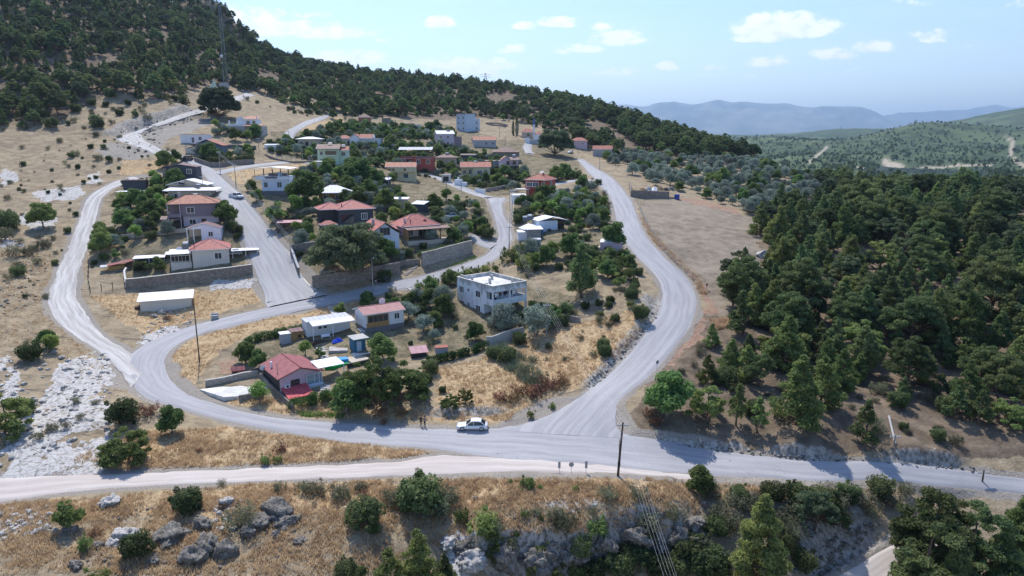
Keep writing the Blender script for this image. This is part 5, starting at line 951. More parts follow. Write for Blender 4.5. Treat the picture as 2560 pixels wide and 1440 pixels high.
h.win('F', 7.4, 3.7, 1.2, 1.2, 1.2, frame='w_grey'); h.win('F', 10.0, 3.7, .9, 1.2, 1.2, frame='w_wood'); h.chimney(.4, .5, 3.6, 5.0, .4, 'w_white', par=h.o); h.chimney(11.4, 2.0, 5.8, 7.0, .3, 'w_white'); h.roof('shed', 7, -2.4, 14.5, 1.1, 2.7, .7, .1, 'tile_orange', 'x', name='terrace_roof', edge='w_grey'); h.posts([(1.0,-2.2),(7.2,-2.2),(14.2,-2.2)], -2, 2.8, .3, 'w_concrete')
# 28 beige flat roof
h = House('beige_house', 'beige house with a pale flat hipped roof by the upper lane', 'house', 746, 371, 0); h.block(0, 0, 8.4, 6, 3.6, 'w_beige'); h.roof('hip', 0, 0, 8.4, 6, 3.6, .9, .9, 'metal_white', edge='w_cream'); h.win('F', .8, 1.5, 1.4, 1.3, 0, bars=2); h.win('F', 5.2, 1.5, 1.6, 1.3, 0, bars=2); h.door('F', 3.0, 1.2, 2.2, .5, 0, 'w_darkwood'); h.slab(-.3, -1.2, 8.0, -.02, -1.0, 1.0, 'w_beige', 'balcony')
# 29 bungalow and wing
h = House('white_bungalow', 'long blue white bungalow with a small gable and red roof in the upper village', 'house', 876, 365, 0); a, b = 12.8, 7.5
h.block(0, .0, 3.8, b, 3.4, 'w_white'); h.block(3.81, .9, a, b, 3.0, 'w_bluewhite'); h.gable_wall(0, 0, 3.8, b, 3.4, 1.5, 'w_white', 'y'); h.roof('gable', 0, 0, 3.8, b, 3.4, 1.6, .3, 'tile_plain', 'y'); h.roof('gable', 3.6, 1.2, 9.4, b, 3.2, 1.7, .1, 'tile_plain', 'x', name='main_roof'); h.roof('flat', 3.9, .2, a, b, 3.0, 0, .25, 'w_white', name='flat_roof', th=.3)
for x in (.7, 5.4, 6.4, 10.6): h.win('F', x, 1.0, .9, 1.1, 0 if x < 3 else .9, frame='w_skyblue', bars=1)
h.door('F', 8.6, .9, 2.0, .2, .9, 'w_skyblue'); h.chimney(9.8, 3, 3.3, 4.6, .6, 'w_white'); h.block(-6.6, 2, -.01, 7, 3.0, 'w_cream', name='wing_wall'); h.roof('hip', -6.8, 1.8, 0, 7, 3.0, 1.4, .3, 'tile_plain', name='wing_roof'); h.door('F', -1.6, .8, 2.0, .1, 2.0, 'w_darkwood'); h.win('F', -3.2, 1.0, .5, 1.2, 2.0)
# 30 lilac house
h = House('lilac_house', 'lilac two storey house with a bright white roof below the tall blue block', 'house', 1093, 364, 16); h.block(0, 0, 8.2, 7.4, 5.2, 'w_lilac'); h.gable_wall(0, 0, 8.2, 7.4, 5.2, 1.5, 'w_lilac', 'x'); h.roof('gable', 0, 0, 8.2, 7.4, 5.2, 1.6, .3, 'metal_white', 'x'); h.block(8.21, 1, 12, 6, 4.2, 'w_mauve')
for z in (.7, 3.3): h.win('F', 1.2, z, 1.1, 1.2, 0, bars=1); h.win('F', 4.6, z, 1.1, 1.2, 0)
h.tank(6, 4, 6.4, stand=.7)
# 31 blue block
h = House('tall_blue_block', 'tall pale blue three storey block standing alone at the top of the village', 'apartment block', 1164, 330, 38); a, b = 7.0, 9.5
h.block(0, 0, a, b, 10.0, 'w_skyblue'); h.block(a+.01, 1.4, a+4.0, b-1, 7.6, 'w_skyblue'); h.slab(-.25, -.25, a+.25, b+.25, 10.0, 10.3, 'w_grey', 'roof')
for z in (1.4, 4.4, 7.4): h.win('L', 1.6, z, 1.1, 1.2, 0, frame='w_cream'); h.win('L', 6.6, z, 1.1, 1.2, 0, frame='w_cream')
for z in (1.6, 4.6): h.win('F', a+1.2, z, 1.0, 1.2, 1.4, frame='w_cream')
# 32 grey house with plain red roof
h = House('grey_red_roof_house', 'low grey house with a plain red gabled roof right of the lilac house', 'house', 1184, 367, 10); h.block(0, 0, 11, 7, 3.0, 'w_grey'); h.gable_wall(0, 0, 11, 7, 3.0, 1.6, 'w_grey', 'x'); h.roof('gable', 0, 0, 11, 7, 3.0, 1.7, .3, 'tile_orange', 'x'); h.win('F', 5.6, 1.0, 1.2, 1.1, 0, frame='w_skyblue'); h.win('F', 8.8, 1.0, 1.2, 1.1, 0, frame='w_skyblue')
# 33 stone house
h = House('stone_house', 'old dark stone house with brown hipped roof and one round white framed window', 'house', 1233, 405, 3); a, b = 11.5, 9
h.block(0, 0, a, b, 4.0, 'stonewall'); h.roof('hip', 0, 0, a, b, 4.0, 2.2, .4, 'tile_brown', edge='w_darkwood'); h.win('F', 1.3, 1.6, .8, 1.4, 0, frame='w_cream'); h.win('F', 9.4, 1.6, .6, 1.3, 0, frame='w_grey')
h = House('grey_shed', 'grey walled shed below the stone house', 'shed', 1222, 419, 2); h.block(0, 0, 5.6, 3, 2.6, 'w_skyblue'); h.roof('shed', -1.6, -.2, 5.8, 3, 2.6, .3, .1, 'tile_brown', 'x', th=.12); h.door('F', 1.0, .8, 1.8, .1, 0, 'w_plinth')
# 34 yellow house left
h = House('yellow_stair_house', 'yellow house with red roof and an outside stair on its left side', 'house', 978, 449, 5); a, b = 8.6, 7.2
h.block(0, 0, a, b, 4.2, 'w_yellow'); h.block(.3, -1.0, a+.2, -.01, 3.0, 'w_yellow', 2.7, 'balcony', spot=False); h.gable_wall(-1.8, .0, a, b, 4.2, 1.4, 'w_yellow', 'x'); h.roof('gable', -1.8, 0, a, b, 4.2, 1.5, .3, 'tile_orange', 'x'); h.win('F', .6, 2.9, .6, .9, 0, frame='w_wood', pane='glass_dark'); h.win('F', 4.6, 3.05, .6, .8, 0, frame='w_wood', pane='glass_dark'); h.posts([(.4,-.9),(2.6,-.9),(a,-.9)], -1, 2.7, .1, 'w_yellow'); h.win('F', 4.4, .6, 1.6, 1.5, 0, frame='w_skyblue'); h.win('F', .8, .6, 1.2, 1.5, 0, frame='w_darkwood', pane='glass_dark'); mb = MB()
for k in range(10): mb.box(-2.6 + k * .26, -.9, -1, -2.34 + k * .26, -.05, .28 * k)
link('stair', mb.mesh('stair', ['w_beige']), h.o)
# 35 red house with metal canopy
h = House('red_canopy_house', 'wide dark red house with a steel framed canopy on its roof', 'house', 1001, 414, 0); a, b = 12.6, 7.6
h.block(0, 0, a, b, 3.3, 'w_red'); h.roof('gable', -.3, -.3, a-.4, b, 5.9, 1.0, .4, 'metal_grey', 'x', th=.1, edge='w_darkwood', name='canopy_roof'); h.posts([(x, y) for x in (0, 2.4, 4.8, 7.2, 9.6, 12) for y in (0, b-.3)], 3.3, 5.9, .06, 'black_metal', 'canopy_post'); h.roof('shed', .8, -1.4, 4.6, -.05, 2.7, .5, 0, 'metal_red', 'x', th=.1, name='porch_roof'); h.roof('shed', 6.0, -1.2, a, -.05, 2.8, .4, 0, 'metal_brown', 'x', th=.1, name='side_porch_roof'); h.win('F', 1.0, .8, 1.0, 1.4, 0); h.win('F', 6.4, .8, 1.3, 1.4, 0); h.win('F', 10.2, .8, 1.3, 1.4, 0); h.block(2.4, -.04, 4.4, 0, 2.3, 'w_dark', 0, 'dark_door', spot=False)
# 36
h = House('beige_hip_house', 'beige house with a flat brown hipped roof right of the red canopy house', 'house', 1092, 413, 4); h.block(0, 0, 8.0, 7, 2.9, 'w_beige'); h.roof('hip', 0, 0, 8.0, 7, 2.9, 1.4, .8, 'tile_brown', edge='w_beige'); h.win('F', 5.8, 1.1, .9, 1.0, 0, frame='w_grey'); h.tank(4.2, 3.4, 4.0, stand=.7)
h = House('curved_roof_shed', 'long brown low arched roof shed in the trees of the upper village', 'shed', 1152, 398, -14); h.block(0, 0, 6.4, 3, 1.7, 'w_slate'); h.roof('gable', 0, 0, 6.4, 3, 1.7, .5, .3, 'tile_brown', 'x', th=.1)
# 37 yellow house right
h = House('yellow_gable_house', 'pale yellow house with red gabled roof and tall blue framed windows', 'house', 1153, 447, 2); a, b = 11.2, 8
h.block(0, 0, a, b, 4.3, 'w_yellow'); h.block(4.6, -1.2, a, -.01, 4.2, 'w_yellow', spot=False); h.gable_wall(0, 0, a, b, 4.3, 1.7, 'w_yellow', 'x'); h.roof('gable', 0, -1.0, a, b, 4.3, 1.8, .45, 'tile_plain', 'x', edge='w_cream'); h.win('F', .9, 2.0, .9, 1.1, 0, frame='w_grey'); h.win('F', 3.0, 1.9, 1.0, 1.6, 0, frame='w_skyblue'); h.win('F', 6.3, 1.4, 1.7, 1.8, -1.2, frame='w_skyblue', bars=2); h.win('F', 9.0, 2.2, .9, 1.1, -1.2, frame='w_grey'); h.tank(5.4, 3.6, 5.4, stand=1.0); h.roof('shed', -6.6, -.5, -.4, 2.6, 1.7, .3, 0, 'tile_brown', 'x', th=.1, name='side_roof'); h.posts([(-6.4,-.3),(-.6,-.3)], -1, 1.7, .07, 'w_darkwood')
# 38 balcony house
h = House('balcony_house', 'small pink house with a wooden balcony below the stone house', 'house', 1255, 431, 6); a, b = 6.8, 6
h.block(0, .5, a, b, 5.0, 'w_pink'); h.block(1.6, -1.2, a, .49, 2.6, 'w_dark'); h.gable_wall(0, .5, 3.4, b, 5.0, 1.2, 'w_pink', 'y'); h.roof('gable', 0, .5, 3.4, b, 5.0, 1.3, .25, 'tile_orange', 'y'); h.roof('gable', 3.6, -.8, a, b, 4.9, 1.0, .3, 'tile_brown', 'x', name='balcony_roof'); h.slab(1.5, -1.4, a+.2, .49, 2.6, 2.8, 'w_beige', 'balcony'); h.rail([(1.6,-1.3),(a+.1,-1.3)], 2.8, .9, 'w_darkwood', .3); h.win('F', 2.0, 3.2, 1.0, 1.2, .5, frame='w_darkwood'); h.win('F', 4.6, 3.2, 1.0, 1.2, .5, frame='w_darkwood'); h.roof('flat', -4.4, -1.6, 1.4, .4, 2.5, 0, 0, 'w_plinth', th=.12, name='terrace_roof', edge='w_plinth'); h.posts([(-4.2,-1.4),(-.8,-1.4)], -1, 2.5, .07, 'w_darkwood'); h.tank(5.2, 3, 5.8, stand=1.0)
# 39 red house by the fork
h = House('red_house', 'brick red two storey house with red hipped roof between the two roads', 'house', 1368, 494, -22); a, b = 7.4, 8.4
h.block(-a, 0, 0, b, 5.6, 'w_red'); h.block(-a-.01, -1.0, -2.6, -.01, 5.4, 'w_red', 2.8, 'bay', spot=False); h.roof('hip', -a, -.9, 0, b, 5.6, 1.9, .5, 'tile_plain', edge='trim_white', ridge='tile_orange'); h.win('F', -a+.5, 3.6, 1.9, 1.3, -1.0, bars=3); h.win('F', -a+2.7, 3.6, 1.9, 1.3, -1.0, bars=3); h.win('R', 3.4, 3.6, 1.2, 1.5, 0); h.win('F', -2.0, 3.4, 1.1, 1.4, 0); h.door('F', -1.9, 1.0, 2.1, 0, 0, 'w_skyblue'); h.win('R', 1.8, .8, .9, 1.0, 0); h.win('R', 6.2, .8, .6, .9, 0); h.roof('flat', -a-3.2, -2.8, -a+1.8, .0, 2.6, 0, 0, 'metal_white', th=.12, name='porch_roof'); h.posts([(-a-3,-2.6),(-a+1.6,-2.6)], -1, 2.6, .06); h.tank(-3.4, 4.6, 7.3, stand=.8); h.chimney(-2.4, 2.4, 6.6, 7.8, .4, 'w_red'); h.dish(-1.0, -.3, 5.6, .35)
# 40 white hut
h = House('white_hut', 'small white box hut beside the middle road below the red house', 'hut', 1281, 509, 8); h.block(0, 0, 4.2, 3.2, 2.4, 'w_white'); h.roof('shed', 0, 0, 4.2, 3.2, 2.4, .2, .15, 'metal_white', 'x', th=.1)
# 41 cluster of white roofs
h = House('white_roofed_cabin', 'cabin with a wide white gabled roof and tanks between the roads', 'cabin', 1347, 582, 20); h.block(0, .4, 5.6, 5, 3.0, 'w_bluewhite'); h.roof('gable', 0, .0, 7.8, 5.2, 3.0, .9, .35, 'metal_white', 'y'); h.block(5.61, .6, 7.6, 4.8, 2.9, 'w_darkwood'); h.win('F', 5.8, .7, 1.6, 1.5, .6, frame='w_darkwood', pane='glass_dark'); h.tank(-.6, 5.2, 3.0, par=h.o, stand=1.1); h.tank(-2.2, 4.6, 2.8, par=h.o, stand=1.0)
h = House('green_gable_hut', 'hut with a white roof and green gable in front of the white roofed cabin', 'hut', 1315, 597, 24); h.block(.2, .2, 5.2, 4, 2.2, 'w_teal'); h.gable_wall(.2, .2, 5.2, 4, 2.2, .9, 'w_green', 'y'); h.roof('gable', .1, .0, 5.3, 4, 2.2, 1.0, .35, 'metal_white', 'y')
h = House('block_shed', 'grey block shed with a slanted white roof beside the middle road', 'shed', 1322, 603, 12); h.block(0, 0, 3.2, 3, 2.9, 'block_wall'); h.roof('shed', -.6, -.2, 3.7, 3, 2.9, .5, .1, 'metal_white', 'x', th=.1)
h = House('white_door_shed', 'low white shed with double doors left of the grey block shed', 'shed', 1296, 603, 8); h.block(0, 0, 2.9, 2.6, 2.2, 'w_white'); h.roof('shed', 0, 0, 2.9, 2.6, 2.2, .3, .15, 'metal_white', 'x', th=.08); h.door('F', 1.3, 1.2, 1.8, .1, 0, 'trim_white')
h = House('tin_cabin', 'tiny grey tin cabin in the garden below the block shed', 'cabin', 1330, 620, 5); h.block(0, 0, 2.2, 1.6, 2.0, 'w_grey'); h.roof('shed', 0, 0, 2.2, 1.6, 2.0, .15, .08, 'metal_grey', 'x', th=.07); h.door('F', 1.1, .6, 1.6, .1, 0, 'black_metal')
h = House('low_stone_hut', 'low brown hut with a grey roof beside the inner road edge', 'hut', 1500, 626, -12); h.block(0, 0, 5.2, 3, 1.9, 'w_pink'); h.roof('shed', 0, 0, 5.4, 3, 1.9, .35, .1, 'metal_white', 'x', th=.1); h.slab(-5.5, 0, -.1, 2.6, -1.5, .7, 'w_beige', 'terrace')
# 42 top of village
h = House('red_roof_barn', 'long low barn with red roof and pale gable at the village right end', 'barn', 1482, 391, -10); h.block(0, 0, 9.5, 6, 3.4, 'w_grey'); h.gable_wall(0, 0, 9.5, 6, 3.4, 1.7, 'w_grey', 'x'); h.roof('gable', 0, 0, 9.5, 6, 3.4, 1.8, .3, 'tile_plain', 'x'); h.win('R', 2.4, 1.2, 1.0, 1.0, 9.5)
h = House('hidden_red_roof', 'wide red roof peeping over trees left of the barn', 'house', 1426, 366, -6); h.block(0, 0, 9, 6, 2.8, 'w_pink'); h.roof('hip', 0, 0, 9, 6, 2.8, 1.7, .5, 'tile_plain', edge='w_beige'); h.win('F', 6, 1, 1, 1, 0)
h = House('mosque', 'small mosque with red roof and a white minaret topped in blue', 'mosque', 1336, 352, 4); h.block(0, 0, 5.4, 5, 3.2, 'w_white'); h.roof('hip', 0, 0, 5.4, 5, 3.2, 1.6, .4, 'tile_plain'); mb = MB(); mb.cyl(-.2, 1.2, -2, 8.0, .55, 12, 0); mb.cyl(-.2, 1.2, 8.0, 8.3, .95, 12, 0); mb.cyl(-.2, 1.2, 8.3, 10.2, .5, 12, 1); mb.tube([(-.2,1.2,10.2),(-.2,1.2,12.4)], [.55, .03], 12, 1); mb.tube([(-.2,1.2,12.4),(-.2,1.2,13.2)], [.05, .02], 5, 2); link('minaret', mb.mesh('minaret', ['w_white', 'minaret_blue', 'steel']), h.o); h.win('F', 2.4, 1.2, .8, 1.3, 0)
h = House('old_red_roof_house', 'old low house with a wide red roof beside the cypress pair', 'house', 1304, 344, -4); h.block(0, 0, 6.6, 5, 2.8, 'w_beige'); h.roof('hip', -.5, 0, 6.8, 5, 2.8, 1.9, .5, 'tile_plain'); h.win('F', 3.0, .9, 1.2, 1.0, 0, frame='w_darkwood')
h = House('white_gate_wall', 'bright white gate wall at the top of the pale lane', 'gate wall', 1312, 357, 0); h.block(0, 0, 2.6, .5, 2.6, 'w_white'); h.block(2.6, 0.02, 8.5, .4, 1.6, 'w_grey', name='grey_wall')
h = House('dome_roof_hut', 'brown dome like roof showing over trees high above the bungalow', 'hut', 896, 303, 0); h.block(0, 0, 6, 5, 2.0, 'w_brickred'); h.roof('hip', 0, 0, 6, 5, 2.0, 2.0, .4, 'tile_brown')
h = House('stone_hut', 'low stone hut at the foot of the bare slope above the village', 'hut', 955, 305, 0); h.block(0, 0, 4.6, 3, 2.0, 'stonewall'); h.roof('flat', 0, 0, 4.6, 3, 2.0, 0, .2, 'w_concrete', th=.15, edge='w_concrete')
h = House('long_tin_shed', 'long low shed with dark tin roof high in the village', 'shed', 1003, 318, -4); h.block(0, 0, 7, 3.4, 2.0, 'stonewall'); h.roof('shed', 0, 0, 7, 3.4, 2.0, .4, .3, 'tile_brown', 'x', th=.12); h.block(7.5, 0, 10.5, 2.6, 1.4, 'w_green', name='side_wall')
h = House('white_tent', 'white covered stack behind the fenced olive yard', 'cover', 662, 372, 6); h.block(0, 0, 5.5, 2, 1.4, 'w_white', -.5); h.roof('gable', 0, 0, 5.5, 2, 1.4, .4, .05, 'w_white', 'x', th=.06)
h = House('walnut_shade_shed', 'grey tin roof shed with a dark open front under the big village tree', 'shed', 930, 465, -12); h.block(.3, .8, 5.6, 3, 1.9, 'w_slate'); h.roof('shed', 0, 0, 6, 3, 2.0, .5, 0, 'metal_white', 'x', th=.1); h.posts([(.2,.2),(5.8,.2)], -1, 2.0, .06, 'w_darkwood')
h = House('garage_gate', 'white framed garage with a black door beside the pale lane', 'garage', 1104, 455, 0); h.block(0, 0, 3.2, 3, 2.4, 'w_cream'); h.slab(-.2, -.2, 3.4, 3.2, 2.4, 2.6, 'w_grey', 'roof'); h.door('F', .6, 2.0, 2.0, 0, 0, 'black_metal')
h = House('white_oven_hut', 'white stepped wall and oven right of the black garage door', 'wall', 1136, 465, -10); h.block(0, 0, 2.4, 2.4, 2.2, 'w_white'); h.block(2.4, .3, 4.4, 2.0, 1.3, 'w_white', name='low_wall'); h.chimney(1.2, 1.2, 2.2, 3.0, .5, 'w_white', par=h.o)
# phone mast hut and tent
h = House('mast_hut', 'pale equipment hut at the foot of the lattice mast', 'hut', 549, 219, 0); h.block(0, 0, 4, 3, 2.6, 'w_grey', -1.5); h.slab(-.1, -.1, 4.1, 3.1, 2.6, 2.75, 'w_concrete', 'roof')
h = House('white_tarp_shelter', 'small white triangular tarp shelter left of the lattice mast', 'shelter', 523, 219, 0); mb = MB(); mb.poly([(0,0,0),(3.2,0,0),(2.9,.6,4.6),(3.2,2.4,0),(0,2.4,0)], [(0,1,2),(1,3,2),(3,4,2),(4,0,2)]); link('tarp', mb.mesh('tarp', ['w_green']), h.o); h.posts([(2.9,.9)], 0, 5.2, .06, 'steel')
# ---------------------------------------------------------------- walls, fences, hedges
def wall_along(name, label, cat, pix, hgt, th, mat, lift=0.0, cap=None, down=.8, group=None):
    P = [G(u, v) for u, v in pix]; L = []
    for a, b in zip(P[:-1], P[1:]):
        n = max(1, int(np.linalg.norm(b[:2] - a[:2]) / 1.5))
        for i in range(n): L.append(a + (b - a) * i / n)
    L.append(P[-1]); L = np.array(L); L[:, 2] = ground_z(L[:, 0], L[:, 1]); zs = np.convolve(np.pad(L[:, 2], 2, 'edge'), np.ones(5) / 5, 'valid'); n = len(L); V = []; U = []; s = 0
    T = unit(np.gradient(L[:, :2], axis=0)); N = np.stack([-T[:, 1], T[:, 0]], -1) * th / 2
    for i in range(n):
        if i: s += np.linalg.norm(L[i, :2] - L[i-1, :2])
        for sd, zz in ((-1, L[i, 2] - down), (-1, zs[i] + hgt), (1, zs[i] + hgt), (1, L[i, 2] - down)): V.append((L[i, 0] + N[i, 0] * sd, L[i, 1] + N[i, 1] * sd, zz)); U.append((s, zz))
        HOUSE_SPOTS.append((L[i, 0], L[i, 1], .1))
    Fc = [(4*i+j, 4*i+4+j, 4*i+5+j, 4*i+1+j) for i in range(n-1) for j in range(3)] + [(0,1,2,3), (4*n-1,4*n-2,4*n-3,4*n-4)]
    mb = MB(); mb.add(V, Fc, 0, U); o = tag(link(name, mb.mesh(name, [mat])), label, cat, group, 'thing')
    if cap:
        c = MB(); V = []
        for i in range(n):
            for sd, dz in ((-1.25, .0), (-1.25, .09), (1.25, .09), (1.25, .0)): V.append((L[i, 0] + N[i, 0] * sd, L[i, 1] + N[i, 1] * sd, zs[i] + hgt + .003 + dz))
        c.add(V, [(4*i+j, 4*i+4+j, 4*i+4+(j+1)%4, 4*i+(j+1)%4) for i in range(n-1) for j in range(4)] + [(0,1,2,3), (4*n-1,4*n-2,4*n-3,4*n-4)]); link('coping', c.mesh('coping', [cap]), o)
    return o
W = wall_along
W('retaining_wall', 'long dark stone retaining wall below the cream house', 'wall', [(316,722),(400,712),(480,703),(560,693),(632,682)], 2.2, .5, 'stonewall', cap='w_cream')
W('side_retaining_wall', 'short left return of the long stone wall with a green mesh', 'wall', [(316,720),(312,690),(316,676)], 1.2, .4, 'w_cream')
W('retaining_wall', 'dark stone retaining wall along the middle road behind the black car', 'wall', [(782,722),(840,712),(900,702),(960,692),(1000,684)], 2.8, .5, 'stonewall')
W('terrace_wall', 'upper stone terrace wall under the spreading pine', 'wall', [(905,690),(960,672),(1010,664),(1050,660)], 1.3, .4, 'stonewall')
W('retaining_wall', 'pale grey stone wall under the veranda garden above the middle road', 'wall', [(1055,666),(1090,655),(1130,645),(1180,630)], 3.2, .6, 'stonewall_pale')
W('street_wall', 'stone garden wall along the right side of the concrete street', 'wall', [(728,632),(736,655),(748,690)], 1.6, .4, 'stonewall', cap='w_grey')
W('yard_wall', 'stone yard wall running back from the street corner', 'wall', [(730,632),(760,626),(800,620)], 1.8, .4, 'stonewall', cap='w_grey')
W('garden_wall', 'pale plastered garden wall behind the cream house yard', 'wall', [(303,598),(360,592),(420,586),(470,580)], 1.1, .25, 'w_beige')
W('walled_garden_wall', 'grey block wall round the garden of the blue grey house', 'wall', [(487,404),(525,418),(560,417),(636,410)], 1.7, .3, 'stonewall')
W('long_dark_wall', 'long low dark wall above the walled garden', 'wall', [(555,369),(600,371),(641,374)], 1.3, .3, 'w_plinth')
W('pad_wall', 'low stone wall behind the white parking pad', 'wall', [(514,966),(560,956),(610,945),(645,938)], .9, .4, 'stonewall_pale', cap='w_concrete')
W('pad_front_wall', 'broken stone wall in front of the white parking pad', 'wall', [(598,1004),(625,998),(660,990)], .9, .4, 'stonewall')
W('cottage_side_wall', 'dark sloping wall left of the pink cottage', 'wall', [(650,942),(690,985),(735,1028)], .9, .3, 'stonewall')
W('plot_wall', 'curved grey concrete plot wall at the corner of the white house garden', 'wall', [(1217,866),(1228,868),(1260,855),(1310,838)], 1.9, .3, 'w_concrete')
W('plot_wall', 'low stone wall ending at the shaded grotto right of the white house', 'wall', [(1390,795),(1420,800),(1450,806)], 1.0, .4, 'stonewall_pale')
W('field_wall', 'low dark stone wall across the dry slope below the tin cabin', 'wall', [(1395,650),(1450,660),(1520,668)], .5, .4, 'stonewall')
W('lane_wall', 'white wall beside the pale lane above the middle road', 'wall', [(1188,482),(1205,484),(1212,486)], 1.5, .3, 'w_white')
W('lane_wall', 'grey stone lane wall behind the top of the middle road', 'wall', [(1215,480),(1240,476),(1268,470)], 1.2, .3, 'stonewall_pale')
W('lane_garden_wall', 'low pale wall in front of the green house', 'wall', [(788,424),(815,430),(840,432),(862,431)], 1.0, .25, 'w_beige')
W('fence_base_wall', 'thin dark wall of the fenced yard left of the green house', 'wall', [(662,388),(700,402),(735,408),(790,405)], .7, .2, 'stonewall')
W('stone_enclosure', 'roofless grey stone enclosure wall beside the right road', 'wall', [(1578,492),(1625,495),(1672,497)], 2.3, .4, 'stonewall')
W('stone_enclosure', 'left side of the roofless stone enclosure', 'wall', [(1574,466),(1578,492)], 1.7, .4, 'stonewall')
W('sheepfold_wall', 'low ring of dark stones on the bare slope below the ridge', 'wall', [(1215,310),(1232,314),(1262,318),(1268,314),(1240,309),(1215,310)], .8, .6, 'stonewall')
W('road_kerb', 'raised concrete kerb at the foot of the concrete street', 'kerb', [(668,757),(720,748),(770,740),(815,733)], .14, .5, 'w_concrete', down=.3)
W('street_kerb', 'pale kerb along the right edge of the concrete street', 'kerb', [(742,670),(755,692),(770,712),(790,727)], .16, .35, 'w_cream', down=.3)
def hedge(label, pix, hgt, th, mat='ivy_leaf', seed=1, size=.1, name='hedge', dens=260, cat='hedge'):
    P = np.array([G(u, v) for u, v in pix]); C = []; Rr = []; g = np.random.default_rng(seed)
    for a, b in zip(P[:-1], P[1:]):
        n = max(1, int(np.linalg.norm(b - a) / .55))
        for i in range(n):
            q = a + (b - a) * (i + g.random() * .6) / n; z = gz(q[0], q[1])
            for k in range(2): C.append(np.array([q[0] + g.normal() * th * .2, q[1] + g.normal() * th * .2, z + hgt * (.3 + .42 * k)])); Rr.append(np.array([th * .6, th * .6, hgt * .34]) * (.85 + .35 * g.random()))
            HOUSE_SPOTS.append((q[0], q[1], th * .5))
    return tag(link(name, tuft_mesh(name, C, Rr, [dens * .35 + dens * .5 * r[0] * r[2] for r in Rr], size, mat, .6, .7, .4, seed)), label, cat)
hedge('thick green hedge along the bank behind the container house', [(610,868),(640,855),(690,842),(740,832),(765,828)], 1.5, 1.1, seed=1)
hedge('trimmed dark hedge along the lower edge of the brown plot', [(1065,912),(1100,906),(1150,893),(1215,872)], 1.5, 1.0, seed=2)
hedge('ivy hedge covering the wall in front of the pink cottage', [(735,1022),(770,1014),(810,1003),(850,992),(868,985)], 1.8, 1.2, seed=3)
hedge('ivy hedge strip behind the red roofed prefab house', [(945,768),(980,762),(1020,750),(1040,744)], 1.3, 1.0, seed=4)
hedge('bright hedge on top of the pale stone wall', [(1050,640),(1090,632),(1130,622),(1175,608)], 1.2, 1.3, seed=5)
hedge('dark hedge inside the walled garden', [(500,402),(540,408),(600,404),(634,400)], 2.0, 1.6, seed=6, mat='oak_leaf')
hedge('green vine row right of the white two storey house', [(1325,765),(1360,772),(1400,785)], 1.3, 1.3, seed=7)
hedge('flowering low hedge between pink cottage and lawn', [(680,925),(720,918),(770,912),(800,908)], .7, .8, seed=8)
hedge('vine arbour on the terrace of the hill villa', [(575,322),(600,325),(625,325)], 2.4, 1.8, seed=9)
def fence(label, pix, hgt, step=3.0, mat='steel', posts_mat='steel', name='wire_fence', wires=3, r=.035):
    P = np.array([G(u, v) for u, v in pix]); L = []
    for a, b in zip(P[:-1], P[1:]):
        n = max(1, int(round(np.linalg.norm(b - a) / step)))
        L += [a + (b - a) * i / n for i in range(n)]
    L.append(P[-1]); L = [np.array([q[0], q[1], gz(q[0], q[1])]) for q in L]; o = empty(name, L[0], 0, label, 'fence')
    for q in L: mb = MB(); d = q - L[0]; mb.box(d[0]-r, d[1]-r, d[2]-.3, d[0]+r, d[1]+r, d[2]+hgt); link('post', mb.mesh('post', [posts_mat]), o)
    mb = MB()
    for k in range(wires):
        for a, b in zip(L[:-1], L[1:]): a2, b2 = a - L[0], b - L[0]; zz = hgt * (k + 1) / wires - .06; mb.tube([a2 + [0, 0, zz], b2 + [0, 0, zz]], .012, 3, cap=False)
    link('wire', mb.mesh('wire', [mat]), o); return o
fence('wire mesh fence along the bare field beside the right road', [(1592,505),(1620,570),(1650,620),(1690,662),(1730,700),(1745,715)], 1.5, wires=5, r=.05)
fence('rough fence round the small pen by the left dirt road', [(222,670),(221,705),(226,732),(282,722),(312,714)], 1.6, 2.5, posts_mat='w_darkwood', r=.06)
fence('tall post fence of the yard left of the green house', [(668,388),(705,400),(740,404),(790,402)], 2.0, 2.4, posts_mat='w_concrete', r=.08)
fence('dark fence on the bank left of the pale lane', [(1135,468),(1165,478),(1195,488)], 1.3, 1.6, posts_mat='w_darkwood')
fence('low wire fence with wooden stakes on the plot left of the street', [(228,640),(230,610),(260,590),(300,585)], 1.3, 3, posts_mat='w_darkwood')
